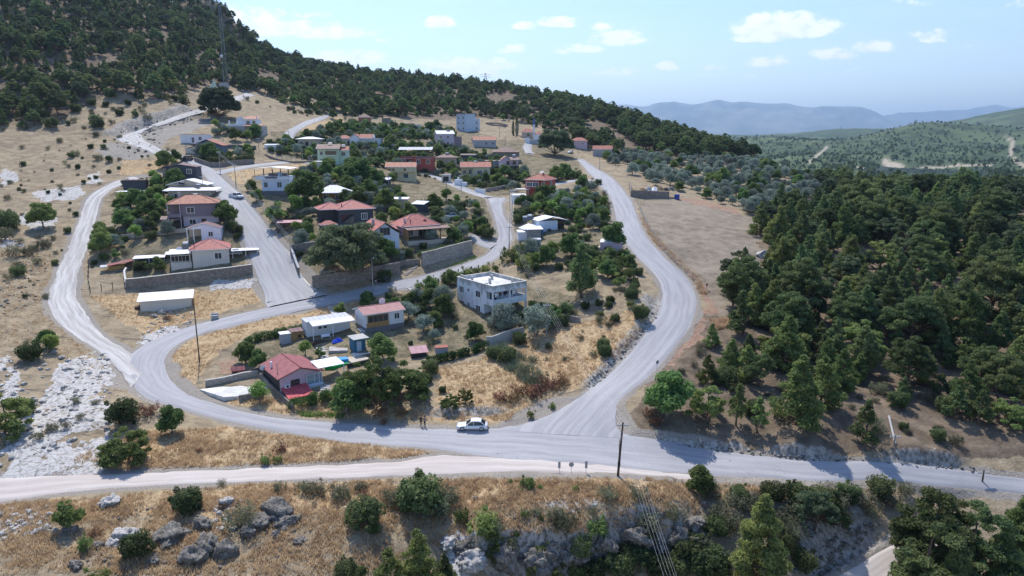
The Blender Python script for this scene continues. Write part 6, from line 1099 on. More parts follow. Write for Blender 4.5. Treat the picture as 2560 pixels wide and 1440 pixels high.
# ---------------------------------------------------------------- garden pieces inside the hairpin
h = House('parking_pad', 'white concrete parking pad at the inner edge of the hairpin', 'concrete pad', 556, 1003, 20); P = [G(500,976), G(560,1003), G(600,997), G(690,962), G(640,946), G(570,962)]
h.o.location = (0, 0, 0); h.o.rotation_euler = (0, 0, 0); mb = MB(); zt = max(p[2] for p in P[:3]) + .18; V = [(p[0], p[1], zt + (i in (3, 4)) * .25) for i, p in enumerate(P)]; V += [(x, y, z - 1.6) for x, y, z in V]; n = 6; mb.poly(V, [tuple(range(n)), tuple(range(n, 2*n))[::-1]] + [(i, n+i, n+(i+1)%n, (i+1)%n) for i in range(n)]); link('slab', mb.mesh('slab', ['slab']), h.o)
for p in P + [G(600, 980), G(560, 980)]: HOUSE_SPOTS.append((p[0], p[1], 2.6))
def flat_thing(name, label, cat, pix, mat, th=.15, lift=.05, group=None):
    P = [G(u, v) for u, v in pix]; z = sum(p[2] for p in P) / len(P) + lift; n = len(P); V = [(p[0], p[1], z + th) for p in P] + [(p[0], p[1], z - .8) for p in P]; mb = MB(); A = sum(P[i][0]*P[(i+1)%n][1] - P[(i+1)%n][0]*P[i][1] for i in range(n))
    f = tuple(range(n)) if A > 0 else tuple(range(n))[::-1]; mb.poly(V, [f, tuple(i + n for i in f[::-1])] + [((i+1)%n, i, n+i, n+(i+1)%n) if A > 0 else (i, (i+1)%n, n+(i+1)%n, n+i) for i in range(n)])
    for p in P: HOUSE_SPOTS.append((p[0], p[1], .8))
    return tag(link(name, mb.mesh(name, [mat])), label, cat, group)
flat_thing('lawn_mat', 'bright green artificial lawn beside the pool terrace', 'artificial lawn', [(812,924),(835,924),(880,908),(862,888),(840,893),(830,905)], 'mat_green', .12)
flat_thing('pool_terrace', 'beige pool terrace right of the green lawn mat', 'terrace', [(866,900),(880,915),(925,902),(905,882),(875,886)], 'w_beige', .1)
o = flat_thing('paddling_pool', 'small rectangular blue paddling pool on the green lawn mat', 'pool', [(845,910),(872,906),(866,896),(841,900)], 'pool_blue', .45, .1)
flat_thing('dark_terrace_edge', 'black terrace edging wall below the pool', 'wall', [(868,921),(925,906),(925,902),(868,916)], 'black_metal', .5, .1)
flat_thing('stone_patio', 'pale paved patio above the pool terrace', 'patio', [(822,885),(870,880),(868,862),(824,864)], 'paving', .12)
def steps(name, label, u0, v0, u1, v1, n, w, mat='slab', rise=None):
    a, b = G(u0, v0), G(u1, v1); d = b - a; t = unit(d[:2]); nr = np.array([-t[1], t[0]]) * w / 2; o = empty(name, a, 0, label, 'steps')
    for i in range(n):
        p = a + d * i / n; q = a + d * (i + .82) / n; z = gz(*(p[:2])) - a[2] + .12; mb = MB(); V = [(*(p[:2]-nr-a[:2]), z), (*(q[:2]-nr-a[:2]), z), (*(q[:2]+nr-a[:2]), z), (*(p[:2]+nr-a[:2]), z)]; V += [(x, y, zz - .5) for x, y, zz in V]
        mb.poly(V, [(3,2,1,0),(4,5,6,7),(0,1,5,4),(1,2,6,5),(2,3,7,6),(3,0,4,7)]); link('step', mb.mesh('step', [mat]), o); HOUSE_SPOTS.append((p[0], p[1], .8))
steps('garden_steps', 'white broad garden steps up to the container house deck', 815, 895, 803, 866, 7, 2.0)
steps('garden_steps', 'narrow pale steps from the road down towards the container house', 838, 785, 824, 765, 6, 1.2)
steps('garden_steps', 'pale steps from the road down to the prefab garden', 1043, 735, 1020, 718, 6, 1.2)
steps('stone_stairs', 'dark stone stairs cut in the wall beside the middle road', 1010, 687, 1040, 664, 7, 1.4, 'stonewall_pale')
steps('stone_stairs', 'grey steps right of the pink cottage', 815, 985, 812, 962, 6, 1.6, 'w_concrete')
h = House('garden_bench', 'white garden bench on the deck under the awning', 'bench', 805, 849, 33); h.slab(0, 0, 1.7, .5, .42, .47, 'trim_white', 'seat'); h.slab(0, .45, 1.7, .5, .47, .9, 'trim_white', 'backrest'); h.posts([(.05,.05),(1.65,.05),(.05,.45),(1.65,.45)], -.4, .42, .03, 'trim_white', 'leg')
h = House('covered_heap', 'blue tarpaulin over a heap on the deck edge', 'tarpaulin', 832, 861, 30); mb = MB(); g_ = np.random.default_rng(8); n = 9; V = [(i * .28 + g_.normal() * .04, j * .2, max(0, .75 * math.sin(i / 8 * 3.1) * math.sin(j / 8 * 3.1)) + g_.random() * .3) for i in range(n) for j in range(n)]; mb.poly(V, [tuple(f) for f in grid_faces(n, n)[:, ::-1]]); link('tarpaulin', mb.mesh('tarpaulin', ['fabric_blue']), h.o)
h = House('garden_chair', 'white plastic chair by the stone wall under the spreading pine', 'chair', 802, 682, 10); h.slab(0, 0, .5, .5, .4, .46, 'trim_white', 'seat'); h.slab(0, .46, .5, .52, .46, .95, 'trim_white', 'backrest'); h.posts([(.04,.04),(.46,.04),(.04,.46),(.46,.46)], 0, .4, .025, 'trim_white', 'leg')
h = House('red_barrel', 'small red barrel under the spreading pine', 'barrel', 842, 681, 0); mb = MB(); mb.cyl(0, 0, 0, .9, .32, 12); mb.cyl(0, 0, .9, .95, .34, 12); link('drum', mb.mesh('drum', ['w_red']), h.o)
h = House('blue_barrel', 'dark blue plastic barrel on the red soil beside the stone enclosure', 'barrel', 1692, 498, 0); mb = MB(); mb.cyl(0, 0, 0, 1.5, .85, 16); mb.cyl(0, 0, 1.5, 1.62, .92, 16); link('drum', mb.mesh('drum', ['plastic_blue']), h.o)
h = House('rubble_heap', 'heap of brush and white sacks inside the stone enclosure', 'heap', 1640, 487, 0); g_ = np.random.default_rng(4)
for k, mt in enumerate(['straw', 'rock_pale', 'plastic_white', 'straw', 'w_dark', 'rock_grey']):
    mb = MB(); cx = -4.5 + k * 1.9; n = 7; V = [(cx + (i - 3) * .45 + g_.normal() * .08, (j - 3) * .4 + g_.normal() * .08, 1.3 + (1.1 + .4 * (k % 2)) * max(0, 1 - ((i-3)**2 + (j-3)**2) / 10) + g_.random() * .25) for i in range(n) for j in range(n)]; mb.poly(V, [tuple(f) for f in grid_faces(n, n)[:, ::-1]]); link('mound', mb.mesh('mound', [mt]), h.o)
# ---------------------------------------------------------------- vehicles
def car(kind, label, u, v, yaw, paint_, L=4.6, Wd=1.8, Ht=1.45, group=None):
    p = G(u, v); o = empty('parked_car' if kind != 'pickup' else 'pickup_truck', (p[0], p[1], p[2] + .05), R(yaw), label, 'car' if kind != 'pickup' else 'pickup', group); w = Wd / 2
    if kind == 'sedan': prof = [(-.5,.30,.95),(-.495,.62,.96),(-.44,.70,.97),(-.36,.93 * .78,.98),(-.20,.80,1),(-.02,.80,1),(.30,.84,1),(.40,.86,.98),(.485,.82,.96),(.5,.45,.95),(.49,.28,.93)]; top = [(-.20,.82),(-.05,1.30),(.03,1.42),(.20,1.42),(.29,1.34),(.42,.88)]
    elif kind == 'suv': prof = [(-.5,.35,.95),(-.495,.85,.97),(-.30,1.02,1),(0,1.02,1),(.49,1.02,1),(.5,.6,.97),(.495,.35,.95)]; top = [(-.28,1.0),(-.16,1.62),(.0,1.72),(.40,1.70),(.47,1.1)]
    else: prof = [(-.5,.35,.95),(-.495,.78,.97),(-.30,.95,1),(0,.95,1),(.1,.95,1),(.49,.95,1),(.5,.6,.97),(.495,.4,.95)]; top = [(-.27,.95),(-.17,1.55),(-.05,1.62),(.08,1.60),(.12,.97)]
    mb = MB(); rows = []
    for x, z, k in prof: rows.append([(x*L, -w*k, max(.28, z*.45)), (x*L, -w*k*1.0, z*.75), (x*L, -w*k*.96, z*.93), (x*L, -w*k*.82, z), (x*L, w*k*.82, z), (x*L, w*k*.96, z*.93), (x*L, w*k, z*.75), (x*L, w*k, max(.28, z*.45))])
    for r_ in rows:
        r_[0] = (r_[0][0], r_[0][1], .26); r_[7] = (r_[7][0], r_[7][1], .26)
    V = [q for r_ in rows for q in r_]; n = len(rows); mb.poly(V, [(8*i+j, 8*i+8+j, 8*i+8+(j+1)%8, 8*i+(j+1)%8) for i in range(n-1) for j in range(8)] + [tuple(range(8))[::-1], tuple(range(8*n-8, 8*n))]); link('body', mb.mesh('body', [paint_], True), o)
    mb = MB(); rows = [[(x*L, -w*(.93 if z < 1.1 else .76 if kind == 'sedan' else .82), z), (x*L, w*(.93 if z < 1.1 else .76 if kind == 'sedan' else .82), z)] for x, z in top]; V = [q for r_ in rows for q in r_]; n = len(rows); zb = top[0][1] - .04
    V += [(V[0][0], V[0][1], zb), (V[1][0], V[1][1], zb), (V[-2][0], V[-2][1], zb), (V[-1][0], V[-1][1], zb)]; k = 2*n; Fc = [(2*i+1, 2*i, 2*i+2, 2*i+3) for i in range(n-1)] + [tuple([2*i for i in range(n)][::-1]), tuple(2*i+1 for i in range(n))]
    rf = MB(); gl = MB(); C = {1: 0}; m_ = [1 if (abs(rows[i][0][2] - rows[i+1][0][2]) < .14 and rows[i][0][2] > 1.1) else 0 for i in range(n-1)] + [0, 0]
    for f, mm in zip(Fc, m_): (rf if mm else gl).poly([V[i] for i in f], [tuple(range(len(f)))])
    gr = link('greenhouse', gl.mesh('greenhouse', ['glass_dark']), o); link('roof', (lambda: ([rf.poly([(V[i][0], V[i][1], V[i][2] + .02) for i in f], [tuple(range(len(f)))]) for f, mm in zip(Fc, m_) if mm], rf.mesh('roof', [paint_]))[1])(), o)
    pm = MB()
    for s in (-1, 1):
        for (x1, z1), (x2, z2) in ((top[0], top[1]), (top[1], top[2]), (top[-2], top[-1])): y1 = s*w*(.93 if z1 < 1.1 else .765 if kind == 'sedan' else .825); y2 = s*w*(.93 if z2 < 1.1 else .765 if kind == 'sedan' else .825); pm.tube([(x1*L, y1, z1), (x2*L, y2, z2)], .045, 5)
        xm = (top[2][0] + .02) * L; pm.tube([(xm, s*w*.94, top[0][1]), (xm, s*w*(.775 if kind == 'sedan' else .83), 1.40 if kind == 'sedan' else 1.6)], .035, 4)
        for i in range(1, n - 2): pm.tube([(top[i][0]*L, s*w*(.765 if kind == 'sedan' else .825), top[i][1] + .01), (top[i+1][0]*L, s*w*(.765 if kind == 'sedan' else .825), top[i+1][1] + .01)], .05, 5)
    link('pillars', pm.mesh('pillars', [paint_]), gr)
    for x in (-.31*L, .31*L):
        for s in (-1, 1):
            mb = MB(); y0, y1 = s*(w - .20), s*(w + .015); mb.tube([(x, y0, .33), (x, y1, .33)], .335, 18); wh = link('wheel', mb.mesh('wheel', ['rubber']), o); r2 = MB(); r2.tube([(x, s*(w+.0), .33), (x, s*(w + .03), .33)], .225, 14)
            for kk in range(5): an = kk * 1.257; r2.tube([(x, s*(w+.035), .33), (x + .2*math.cos(an), s*(w+.035), .33 + .2*math.sin(an))], .022, 4)
            link('rim', r2.mesh('rim', ['alloy']), wh)
    for s in (-1, 1):
        mb = MB(); mb.box(-.497*L, s*w*.9 - .18*(s > 0), .58, -.47*L, s*w*.9 + .18*(s < 0), .70); link('headlight', mb.mesh('headlight', ['lamp_glass']), o); mb = MB(); mb.box(.475*L, s*w*.9 - .22*(s > 0), .62 if kind == 'sedan' else .7, .502*L, s*w*.9 + .22*(s < 0), .76 if kind == 'sedan' else .9); link('taillight', mb.mesh('taillight', ['lamp_red']), o)
        mb = MB(); mb.box(-.17*L, s*(w+.02) if s > 0 else -(w+.17), .86, -.14*L, s*(w+.17) if s > 0 else -(w+.02), .99); link('mirror', mb.mesh('mirror', [paint_]), o)
        mb = MB(); mb.box(-.05*L - .1, s*w*1.0 if s > 0 else -w*1.0 - .02, .70, -.05*L + .06, s*w*1.0 + .02 if s > 0 else -w, .735); mb.box(.13*L - .1, s*w*1.0 if s > 0 else -w*1.0 - .02, .70, .13*L + .06, s*w + .02 if s > 0 else -w, .735); link('door_handles', mb.mesh('door_handle', [paint_]), o)
    if kind == 'pickup': mb = MB(); mb.box(.135*L, -w*.86, .955, .48*L, w*.86, .965); link('cargo_bed', mb.mesh('cargo_bed', ['black_metal']), o); mb = MB(); mb.box(.13*L, -w*.95, .96, .49*L, -w*.88, 1.3); mb.box(.13*L, w*.88, .96, .49*L, w*.95, 1.3); mb.box(.47*L, -w*.87, .96, .49*L, w*.87, 1.3); link('bed_side', mb.mesh('bed_side', [paint_]), o)
    return o
car('sedan', 'white saloon car parked at the road edge near the junction', 1181, 1072, -1, 'car_white', 4.63, 1.82)
car('sedan', 'black car parked beside the middle road under the stone wall', 953, 704, 18, 'car_black', 4.3, 1.75)
car('pickup', 'white pickup parked at the right edge of the concrete street', 592, 496, 150, 'car_white', 5.0, 1.8)
car('suv', 'dark maroon boxy car at the top of the concrete street', 467, 402, 8, 'car_maroon', 4.2, 1.8)
car('sedan', 'silver car parked under the white carport of the cream house', 584, 638, 20, 'car_silver', 4.3, 1.75)
car('sedan', 'white car half hidden among trees right of the veranda house', 1127, 545, 12, 'car_white', 4.2, 1.7)
car('sedan', 'white car at the very top of the right road', 1426, 383, 60, 'car_white', 4.2, 1.7)
h = House('tractor', 'dark blue tractor standing beside the fenced straw field', 'tractor', 1073, 514, 0)
for x, r, w_ in ((-.9, .75, .4), (1.1, .45, .3)):
    for s in (-1, 1): mb = MB(); mb.tube([(x, s*.55, r), (x, s*(.55 + w_), r)], r, 16); wh = link('wheel', mb.mesh('wheel', ['rubber']), h.o); m2 = MB(); m2.tube([(x, s*(.56 + w_), r), (x, s*(.6 + w_), r)], r*.5, 12); link('rim', m2.mesh('rim', ['alloy']), wh)
h.slab(-.1, -.35, 1.6, .35, .7, 1.35, 'car_black', 'bonnet'); h.slab(-1.3, -.5, -.1, .5, .7, 1.05, 'car_black', 'body'); h.slab(-1.0, -.25, -.5, .25, 1.1, 1.5, 'rubber', 'seat'); h.posts([(-1.2,-.5),(-1.2,.5)], 1.0, 2.2, .04, 'black_metal', 'roll_bar')
# ---------------------------------------------------------------- roadside things
h = House('waste_container', 'grey metal waste container at the outer road edge', 'waste container', 529, 803, 20); mb = MB(); V = [(0,0,.2),(1.3,0,.2),(1.3,1.0,.2),(0,1.0,.2),(-.08,-.1,1.15),(1.38,-.1,1.15),(1.38,1.1,1.15),(-.08,1.1,1.15)]; mb.poly(V, [(0,3,2,1),(4,5,6,7),(0,1,5,4),(1,2,6,5),(2,3,7,6),(3,0,4,7)]); link('bin', mb.mesh('bin', ['sign_back']), h.o); mb = MB(); mb.tube([(-.1,.9,1.25),(1.4,.9,1.25)], .28, 12); link('lid', mb.mesh('lid', ['w_grey']), h.o); h.posts([(.1,.1),(1.2,.1),(.1,.9),(1.2,.9)], 0, .2, .07, 'rubber', 'caster')
def sign(label, u, v, kind, yaw=0, hp=1.9, name='road_sign', face='sign_back'):
    p = G(u, v); o = empty(name, p, R(yaw), label, 'road sign'); mb = MB(); mb.tube([(0,0,-.3),(0,0,hp)], .035, 6); link('post', mb.mesh('post', ['steel']), o); mb = MB()
    if kind == 'disc': mb.tube([(0,-.05,hp-.3),(0,-.075,hp-.3)], .34, 20)
    elif kind == 'plate': mb.box(-.16, -.07, hp-.95, .16, -.045, hp)
    elif kind == 'square': mb.box(-.3, -.07, hp-.6, .3, -.045, hp)
    pl = link('plate', mb.mesh('plate', [face]), o)
    if face == 'sign_red': mb = MB(); mb.poly([(.08,-.075,hp-.12),(-.02,-.075,hp-.12),(-.16,-.075,hp-.3),(-.02,-.075,hp-.48),(.08,-.075,hp-.48),(-.05,-.075,hp-.3)], [(0,1,2,5),(2,3,4,5)]); link('chevron', mb.mesh('chevron', ['sign_white']), pl)
    return o
sign('narrow grey sign back, left of the three below the junction', 1398, 1183, 'plate', 0, 1.7); sign('round grey sign back between two narrow ones below the junction', 1428, 1185, 'disc', 0, 1.7); sign('narrow grey sign back, right of the three below the junction', 1465, 1183, 'plate', 0, 1.7)
sign('small red chevron sign on the outside of the right bend', 1766, 724, 'square', 35, 1.4, face='sign_red'); sign('dark round sign back at the right road edge before the wood', 1642, 925, 'disc', 35, 1.7); sign('small round sign at the upper road fork', 1462, 455, 'disc', 0, 2.0); sign('small grey meter box on a post beside the middle road', 925, 738, 'plate', 0, 1.3, 'meter_post')
def pole(label, u, v, hp, mat='pole_wood', arm=True, r=.14, lamp=False, lean=0, trafo=False):
    p = G(u, v); d = project(p)[2]; hh = hp * d / F / math.cos(PT); o = empty('utility_pole', p, 0, label, 'utility pole'); mb = MB(); mb.tube([(0,0,-.8),(lean*.5,0,hh*.5),(lean,0,hh)], [r, r*.85, r*.62], 8); link('shaft', mb.mesh('shaft', [mat]), o)
    if arm: mb = MB(); mb.box(lean-.75, -.06, hh-.45, lean+.75, .06, hh-.33); link('crossarm', mb.mesh('crossarm', ['steel']), o); mb = MB(); [mb.tube([(lean + k*.32, 0, hh-.33), (lean + k*.32, 0, hh-.12)], .05, 6) for k in (-2, -1, 1, 2)]; link('insulators', mb.mesh('insulator', ['plastic_white']), o)
    if lamp: mb = MB(); mb.tube([(0,0,hh-.2),(.5,-.5,hh+.05)], .035, 5); link('lamp_arm', mb.mesh('lamp_arm', ['steel']), o); mb = MB(); mb.box(.38, -.75, hh-.02, .62, -.4, hh+.12); link('lamp_head', mb.mesh('lamp_head', ['plastic_white']), o)
    if trafo: mb = MB(); mb.tube([(.05,-.16,hh*.15),(.05,-.16,hh*.7)], .035, 5); mb.box(-.08,-.36,1.5,.24,-.14,2.1); link('cable_box', mb.mesh('cable_box', ['black_metal']), o)
    return np.array([p[0] + lean, p[1], p[2] + hh - .15])
PA = pole('tall dark timber pole standing on the pale bank inside the hairpin', 499, 905, 150, r=.13, arm=False)
PB = pole('lamp pole beside the black car on the middle road', 933, 730, 85, 'pole_concrete', False, .13, True)
PC = pole('tall leaning timber pole with cable box at the junction', 1544, 1190, 140, r=.17, trafo=True, lean=.45)
PD = pole('concrete pole beside the white house garden under the power line', 1366, 842, 84, 'pole_concrete')
PE = pole('pole where the middle road bends, nearest to the sheds', 1273, 626, 60, 'pole_concrete')
PF = pole('first of two poles close together behind the middle road', 1275, 555, 80, 'pole_concrete', False); PG = pole('second of two poles close together behind the middle road', 1280, 560, 84, 'pole_concrete')
PH = pole('pole on the small triangle where the village lane leaves the street', 551, 430, 50, 'pole_concrete'); PI = pole('pole right of the street above the parked pickup', 590, 463, 50, 'pole_concrete')
for u, v, hp, lab in [(468,405,42,'pole beside the walled garden entrance'),(558,345,36,'pole left of the hill villa'),(647,372,26,'pole beside the villa garden'),(757,396,34,'pole in the fenced yard left of the green house'),(895,396,34,'lamp pole right of the green house'),(984,398,36,'pole behind the red canopy house'),(1132,388,30,'lamp pole below the lilac house'),(1263,375,32,'lamp pole between grey house and stone house'),(1326,455,32,'lamp pole behind the red house'),(1117,498,44,'pole at the corner of the straw field'),(1153,480,42,'pole on the bank of the pale lane'),(972,474,34,'pole in front of the yellow stair house'),(1499,425,50,'pole at the right edge of the upper road'),(1445,388,34,'pole by the top of the right road'),(608,243,18,'short pole beside the hill track'),(508,475,34,'thin pole at the left edge of the concrete street'),(727,640,48,'pole at the garden wall corner of the street'),(722,348,20,'pole beside the upper lane bend'),(823,290,20,'pole at the upper edge of the olive yard'),(1873,444,34,'pole among the olive trees'),(2235,1115,30,'short pole at the top of the white rock cut'),(2455,1208,34,'short dark post at the right road edge'),(1291,345,28,'pole left of the mosque'),(1249,345,26,'pole on the bare slope behind the grey house'),(1588,440,12,'short post in the grove')]: pole(lab, u, v, hp, 'pole_concrete' if 'dark' not in lab else 'pole_wood', 'lamp' not in lab, .12, 'lamp' in lab)
def wires(label, A, B, offs, sag=1.0, r=.016, name='power_line'):
    o = empty(name, A, 0, label, 'power line'); d = np.array(B) - np.array(A); L = np.linalg.norm(d[:2]); nx = np.array([-d[1], d[0], 0]) / (L + 1e-6)
    for (ox, oz) in offs: t = np.linspace(0, 1, 14); P = t[:, None] * d + nx * ox + np.array([0, 0, oz]); P[:, 2] -= 4 * sag * t * (1 - t); mb = MB(); mb.tube(P, r, 3, cap=False); link('wire', mb.mesh('wire', ['wire']), o)
four = [(-.6, 0), (-.2, .02), (.2, .02), (.6, 0)]
wires('four wires from the bend pole to the pole by the white house', PE, PD, four, .9, .010); wires('four wires from the white house pole to the junction pole', PD, PC, four, .7, .010)
PZ = np.array([17.0, 45.0, -3.0]); wires('wires running from the junction pole down out of the bottom of the picture', PC, PZ, [(-.7, 0), (-.35, 0), (0, 0), (.35, 0), (.7, -.3)], 1.2, .007)
wires('wires from the bend pole up to the two close poles', PE, PG, four[:3], .5, .02); wires('thin wires from the street corner to the lamp pole', G(772, 712) + [0, 0, 2.4], PB, [(-.1, 0), (.1, -.3)], .5, .02); wires('wires across the street from pickup to wall corner', PI, G(727, 640) + [0, 0, 4.6], four[:3], .6, .02); wires('wires between the lane triangle pole and the pole above the pickup', PH, PI, four[:3], .3, .02)
h = House('fallen_pole', 'pale concrete beam lying on the brown slope above the rock cut', 'beam', 2238, 1112, 0); a_, b_ = G(2238, 1113), G(2222, 1045); mb = MB(); mb.tube([(0, 0, .2), tuple(b_ - a_ + [0, 0, .25])], .14, 6); link('beam', mb.mesh('beam', ['w_concrete']), h.o)
# lattice phone mast
def mast():
    p = G(566, 219); d = project(p)[2]; hh = 224 * d / F; o = empty('lattice_mast', p, R(20), 'tall guyed steel lattice phone mast with antennas above the village', 'mast'); w0, w1 = 2.6, .8; n = 22; lean = -(566 - 541) * d / F * .98
    def c(t, i): w_ = (w0 + (w1 - w0) * t ** .8) / 2; sx, sy = ((-1,-1),(1,-1),(1,1),(-1,1))[i]; return (sx * w_, sy * w_, hh * t)
    ts = np.linspace(0, 1, n + 1); groups = {}
    for i in range(4): mb = MB(); mb.tube([c(t, i) for t in ts], .11, 5); link('mast_leg', mb.mesh('mast_leg', ['tower_grey']), o)
    mb = MB()
    for k in range(n):
        for i in range(4): j = (i + 1) % 4; m = 0 if (k // 3) % 2 else 1; mb.tube([c(ts[k], i), c(ts[k+1], j)], .05, 3, m, False); mb.tube([c(ts[k+1], i), c(ts[k+1], j)], .05, 3, m, False)
    link('bracing', mb.mesh('bracing', ['tower_grey', 'sign_back']), o)
    for i in range(9): an = i * .7; mb = MB(); x, y = 1.9 * math.cos(an), 1.9 * math.sin(an); mb.box(x-.14, y-.1, hh-1.6, x+.14, y+.1, hh+.7); mb.tube([(x, y, hh-.6), (x*.3, y*.3, hh-.6)], .05, 4); link('antenna', mb.mesh('antenna', ['sign_back']), o)
    mb = MB(); mb.tube([(-.9,-.9,hh*.33),(-1.5,-1.4,hh*.33)], .85, 16); link('dish', mb.mesh('dish', ['plastic_white']), o)
mast()
def pylon(label, u, v, hp, name='pylon', dist=None):
    p = G(u, v) if dist is None else at_depth(u, v, dist)
    if dist is not None: p[2] = gz(p[0], p[1])
    d = project(p)[2]; hh = hp * d / F; o = empty(name, p, 0, label, 'pylon'); mb = MB(); w_ = hh * .11; r = max(.06, d * .00022)
    for sx in (-1, 1):
        for sy in (-1, 1): mb.tube([(sx*w_, sy*w_, 0), (sx*w_*.25, sy*w_*.25, hh)], r, 3)
    for k in range(6):
        t0, t1 = k/6, (k+1)/6; a = w_*(1-.75*t0); b = w_*(1-.75*t1); mb.tube([(-a,-a,hh*t0),(b,-b,hh*t1)], r*.7, 3); mb.tube([(a,-a,hh*t0),(-b,-b,hh*t1)], r*.7, 3)
    link('tower', mb.mesh('tower', ['tower_grey']), o)
    for z in (.78, .9): mb = MB(); mb.tube([(-hh*.3,0,hh*z),(0,0,hh*(z+.04)),(hh*.3,0,hh*z)], r, 3); link('crossarm', mb.mesh('crossarm', ['tower_grey']), o)
pylon('small steel pylon on the skyline of the ridge', 1214, 226, 48, dist=655); pylon('far pylon on top of the green hill', 2288, 318, 18, dist=2480); pylon('far pylon on the rim right of the green hill', 2440, 330, 16, dist=2450); pylon('tiny far pylon on the low ridge left of the green hill', 2100, 330, 8, dist=4550)
# ---------------------------------------------------------------- people
def person(label, u, v, yaw, top, bottom, hgt=1.74, pose=0):
    p = G(u, v); o = empty('person', p, R(yaw), label, 'person'); s = hgt / 1.75; me = bpy.data.meshes.new('body'); J = []; E = []
    def j(x, y, z, r): J.append((x*s, y*s, z*s, r*s)); return len(J) - 1
    pel = j(0,0,.95,.15); wst = j(0,0,1.1,.125); ch = j(0,-.01,1.32,.155); nk = j(0,0,1.48,.06); hd = j(0,-.02,1.64,.10); E += [(pel,wst),(wst,ch),(ch,nk),(nk,hd)]
    for sd in (-1, 1):
        hip = j(sd*.09,0,.88,.095); kn = j(sd*.11,-.02-.03*pose*sd,.48,.062); an = j(sd*.12,.03-.05*pose*sd,.09,.042); to = j(sd*.14,-.15,.04,.04); sh = j(sd*.18,0,1.40,.062); el = j(sd*.25,.03,1.12,.046)
        if pose: wr = j(sd*.12,-.24,1.15,.034); ha = j(sd*.06,-.30,1.2,.036)
        else: wr = j(sd*.28,-.04,.88,.034); ha = j(sd*.28,-.07,.80,.036)
        E += [(pel,hip),(hip,kn),(kn,an),(an,to),(ch,sh),(sh,el),(el,wr),(wr,ha)]
    me.from_pydata([q[:3] for q in J], E, []); ob = bpy.data.objects.new('body', me); COL.objects.link(ob); sk = ob.modifiers.new('skin', 'SKIN'); sub = ob.modifiers.new('sub', 'SUBSURF'); sub.levels = sub.render_levels = 2; lay = me.skin_vertices[0].data
    for i, q in enumerate(J): lay[i].radius = (q[3], q[3])
    lay[0].use_root = True; dg = bpy.context.evaluated_depsgraph_get(); m2 = bpy.data.meshes.new_from_object(ob.evaluated_get(dg)); bpy.data.objects.remove(ob)
    for m in ('skin', top, bottom, 'shoe'): m2.materials.append(MATS[m])
    for f in m2.polygons:
        c = f.center / s; f.material_index = 3 if c.z < .09 else 2 if c.z < .98 and abs(c.x) < .22 else 0 if c.z > 1.49 or (abs(c.x) > .22 and c.z < 1.0) or (pose and c.y < -.2 and c.z > .9) else 1; f.use_smooth = True
    link('body', m2, o); mb = MB(); V = []; n = 10
    for i in range(6):
        for k in range(n): th = i / 5 * 1.75; a = 2*math.pi*k/n; V.append((.112*math.sin(th)*math.cos(a), .02 + .118*math.sin(th)*math.sin(a) + (.02 if i > 3 else 0), 1.65*s + .13*math.cos(th)))
    mb.poly(V, [(i*n+k, i*n+(k+1)%n, (i+1)*n+(k+1)%n, (i+1)*n+k) for i in range(5) for k in range(n)]); link('hair', mb.mesh('hair', ['hair'], True), o)
person('person in black standing at the road edge, left of the pair near the white car', 1053, 1066, 10, 'cloth_black', 'cloth_black'); person('person in a grey olive top and dark trousers, right one of the pair', 1062, 1067, -25, 'cloth_olive', 'cloth_navy', 1.72, 1)
# ---------------------------------------------------------------- rocks
ROCKV = []
def ico(sub=3):
    import bmesh; bm = bmesh.new(); bmesh.ops.create_icosphere(bm, subdivisions=sub, radius=1); V = np.array([v.co[:] for v in bm.verts]); Fc = [tuple(v.index for v in f.verts) for f in bm.faces]; bm.free(); return V, Fc
IV, IF = ico(4); IV2, IF2 = ico(2)
def n3(P, sc, seed): return (fbm(P[:, 0]*sc + seed, P[:, 1]*sc + P[:, 2]*sc*.7, 4, seed) + fbm(P[:, 1]*sc - seed, P[:, 2]*sc + P[:, 0]*sc*.6, 4, seed + 3)) * .5
for k in range(7):
    V = IV.copy(); g = np.random.default_rng(40 + k)
    for _ in range(9):
        nrm = unit(g.normal(size=3)); dd = .55 + .3 * g.random(); t = V @ nrm - dd; V = V - np.outer(np.maximum(t, 0) * .88, nrm)
    V = V * (1 + .75 * n3(V, 1.5, k * 5 + 2)[:, None] + .45 * n3(V, 4.2, k + 60)[:, None] - .25 * np.maximum(0, .12 - np.abs(n3(V, 2.2, k + 90)))[:, None] * 8); ROCKV.append((V, IF))
def boulder(label, u, v, wpx, hr=.6, mat='rock_grey', k=0, group=None, yaw=None, dr=.9, sink=.25):
    p = G(u, v)
    if p is None: return
    d = project(p)[2]; w_ = wpx * d / F / 2; me = mesh_from('boulder', ROCKV[k % 7][0] * [w_, w_ * dr, w_ * hr], IF, mat, True); o = tag(link('boulder', me), label, 'boulder', group); o.location = (p[0], p[1], p[2] + w_ * hr * (1 - sink * 2) * .5); o.rotation_euler = (0, 0, (k * 1.9 if yaw is None else yaw)); HOUSE_SPOTS.append((p[0], p[1], w_ * .6))
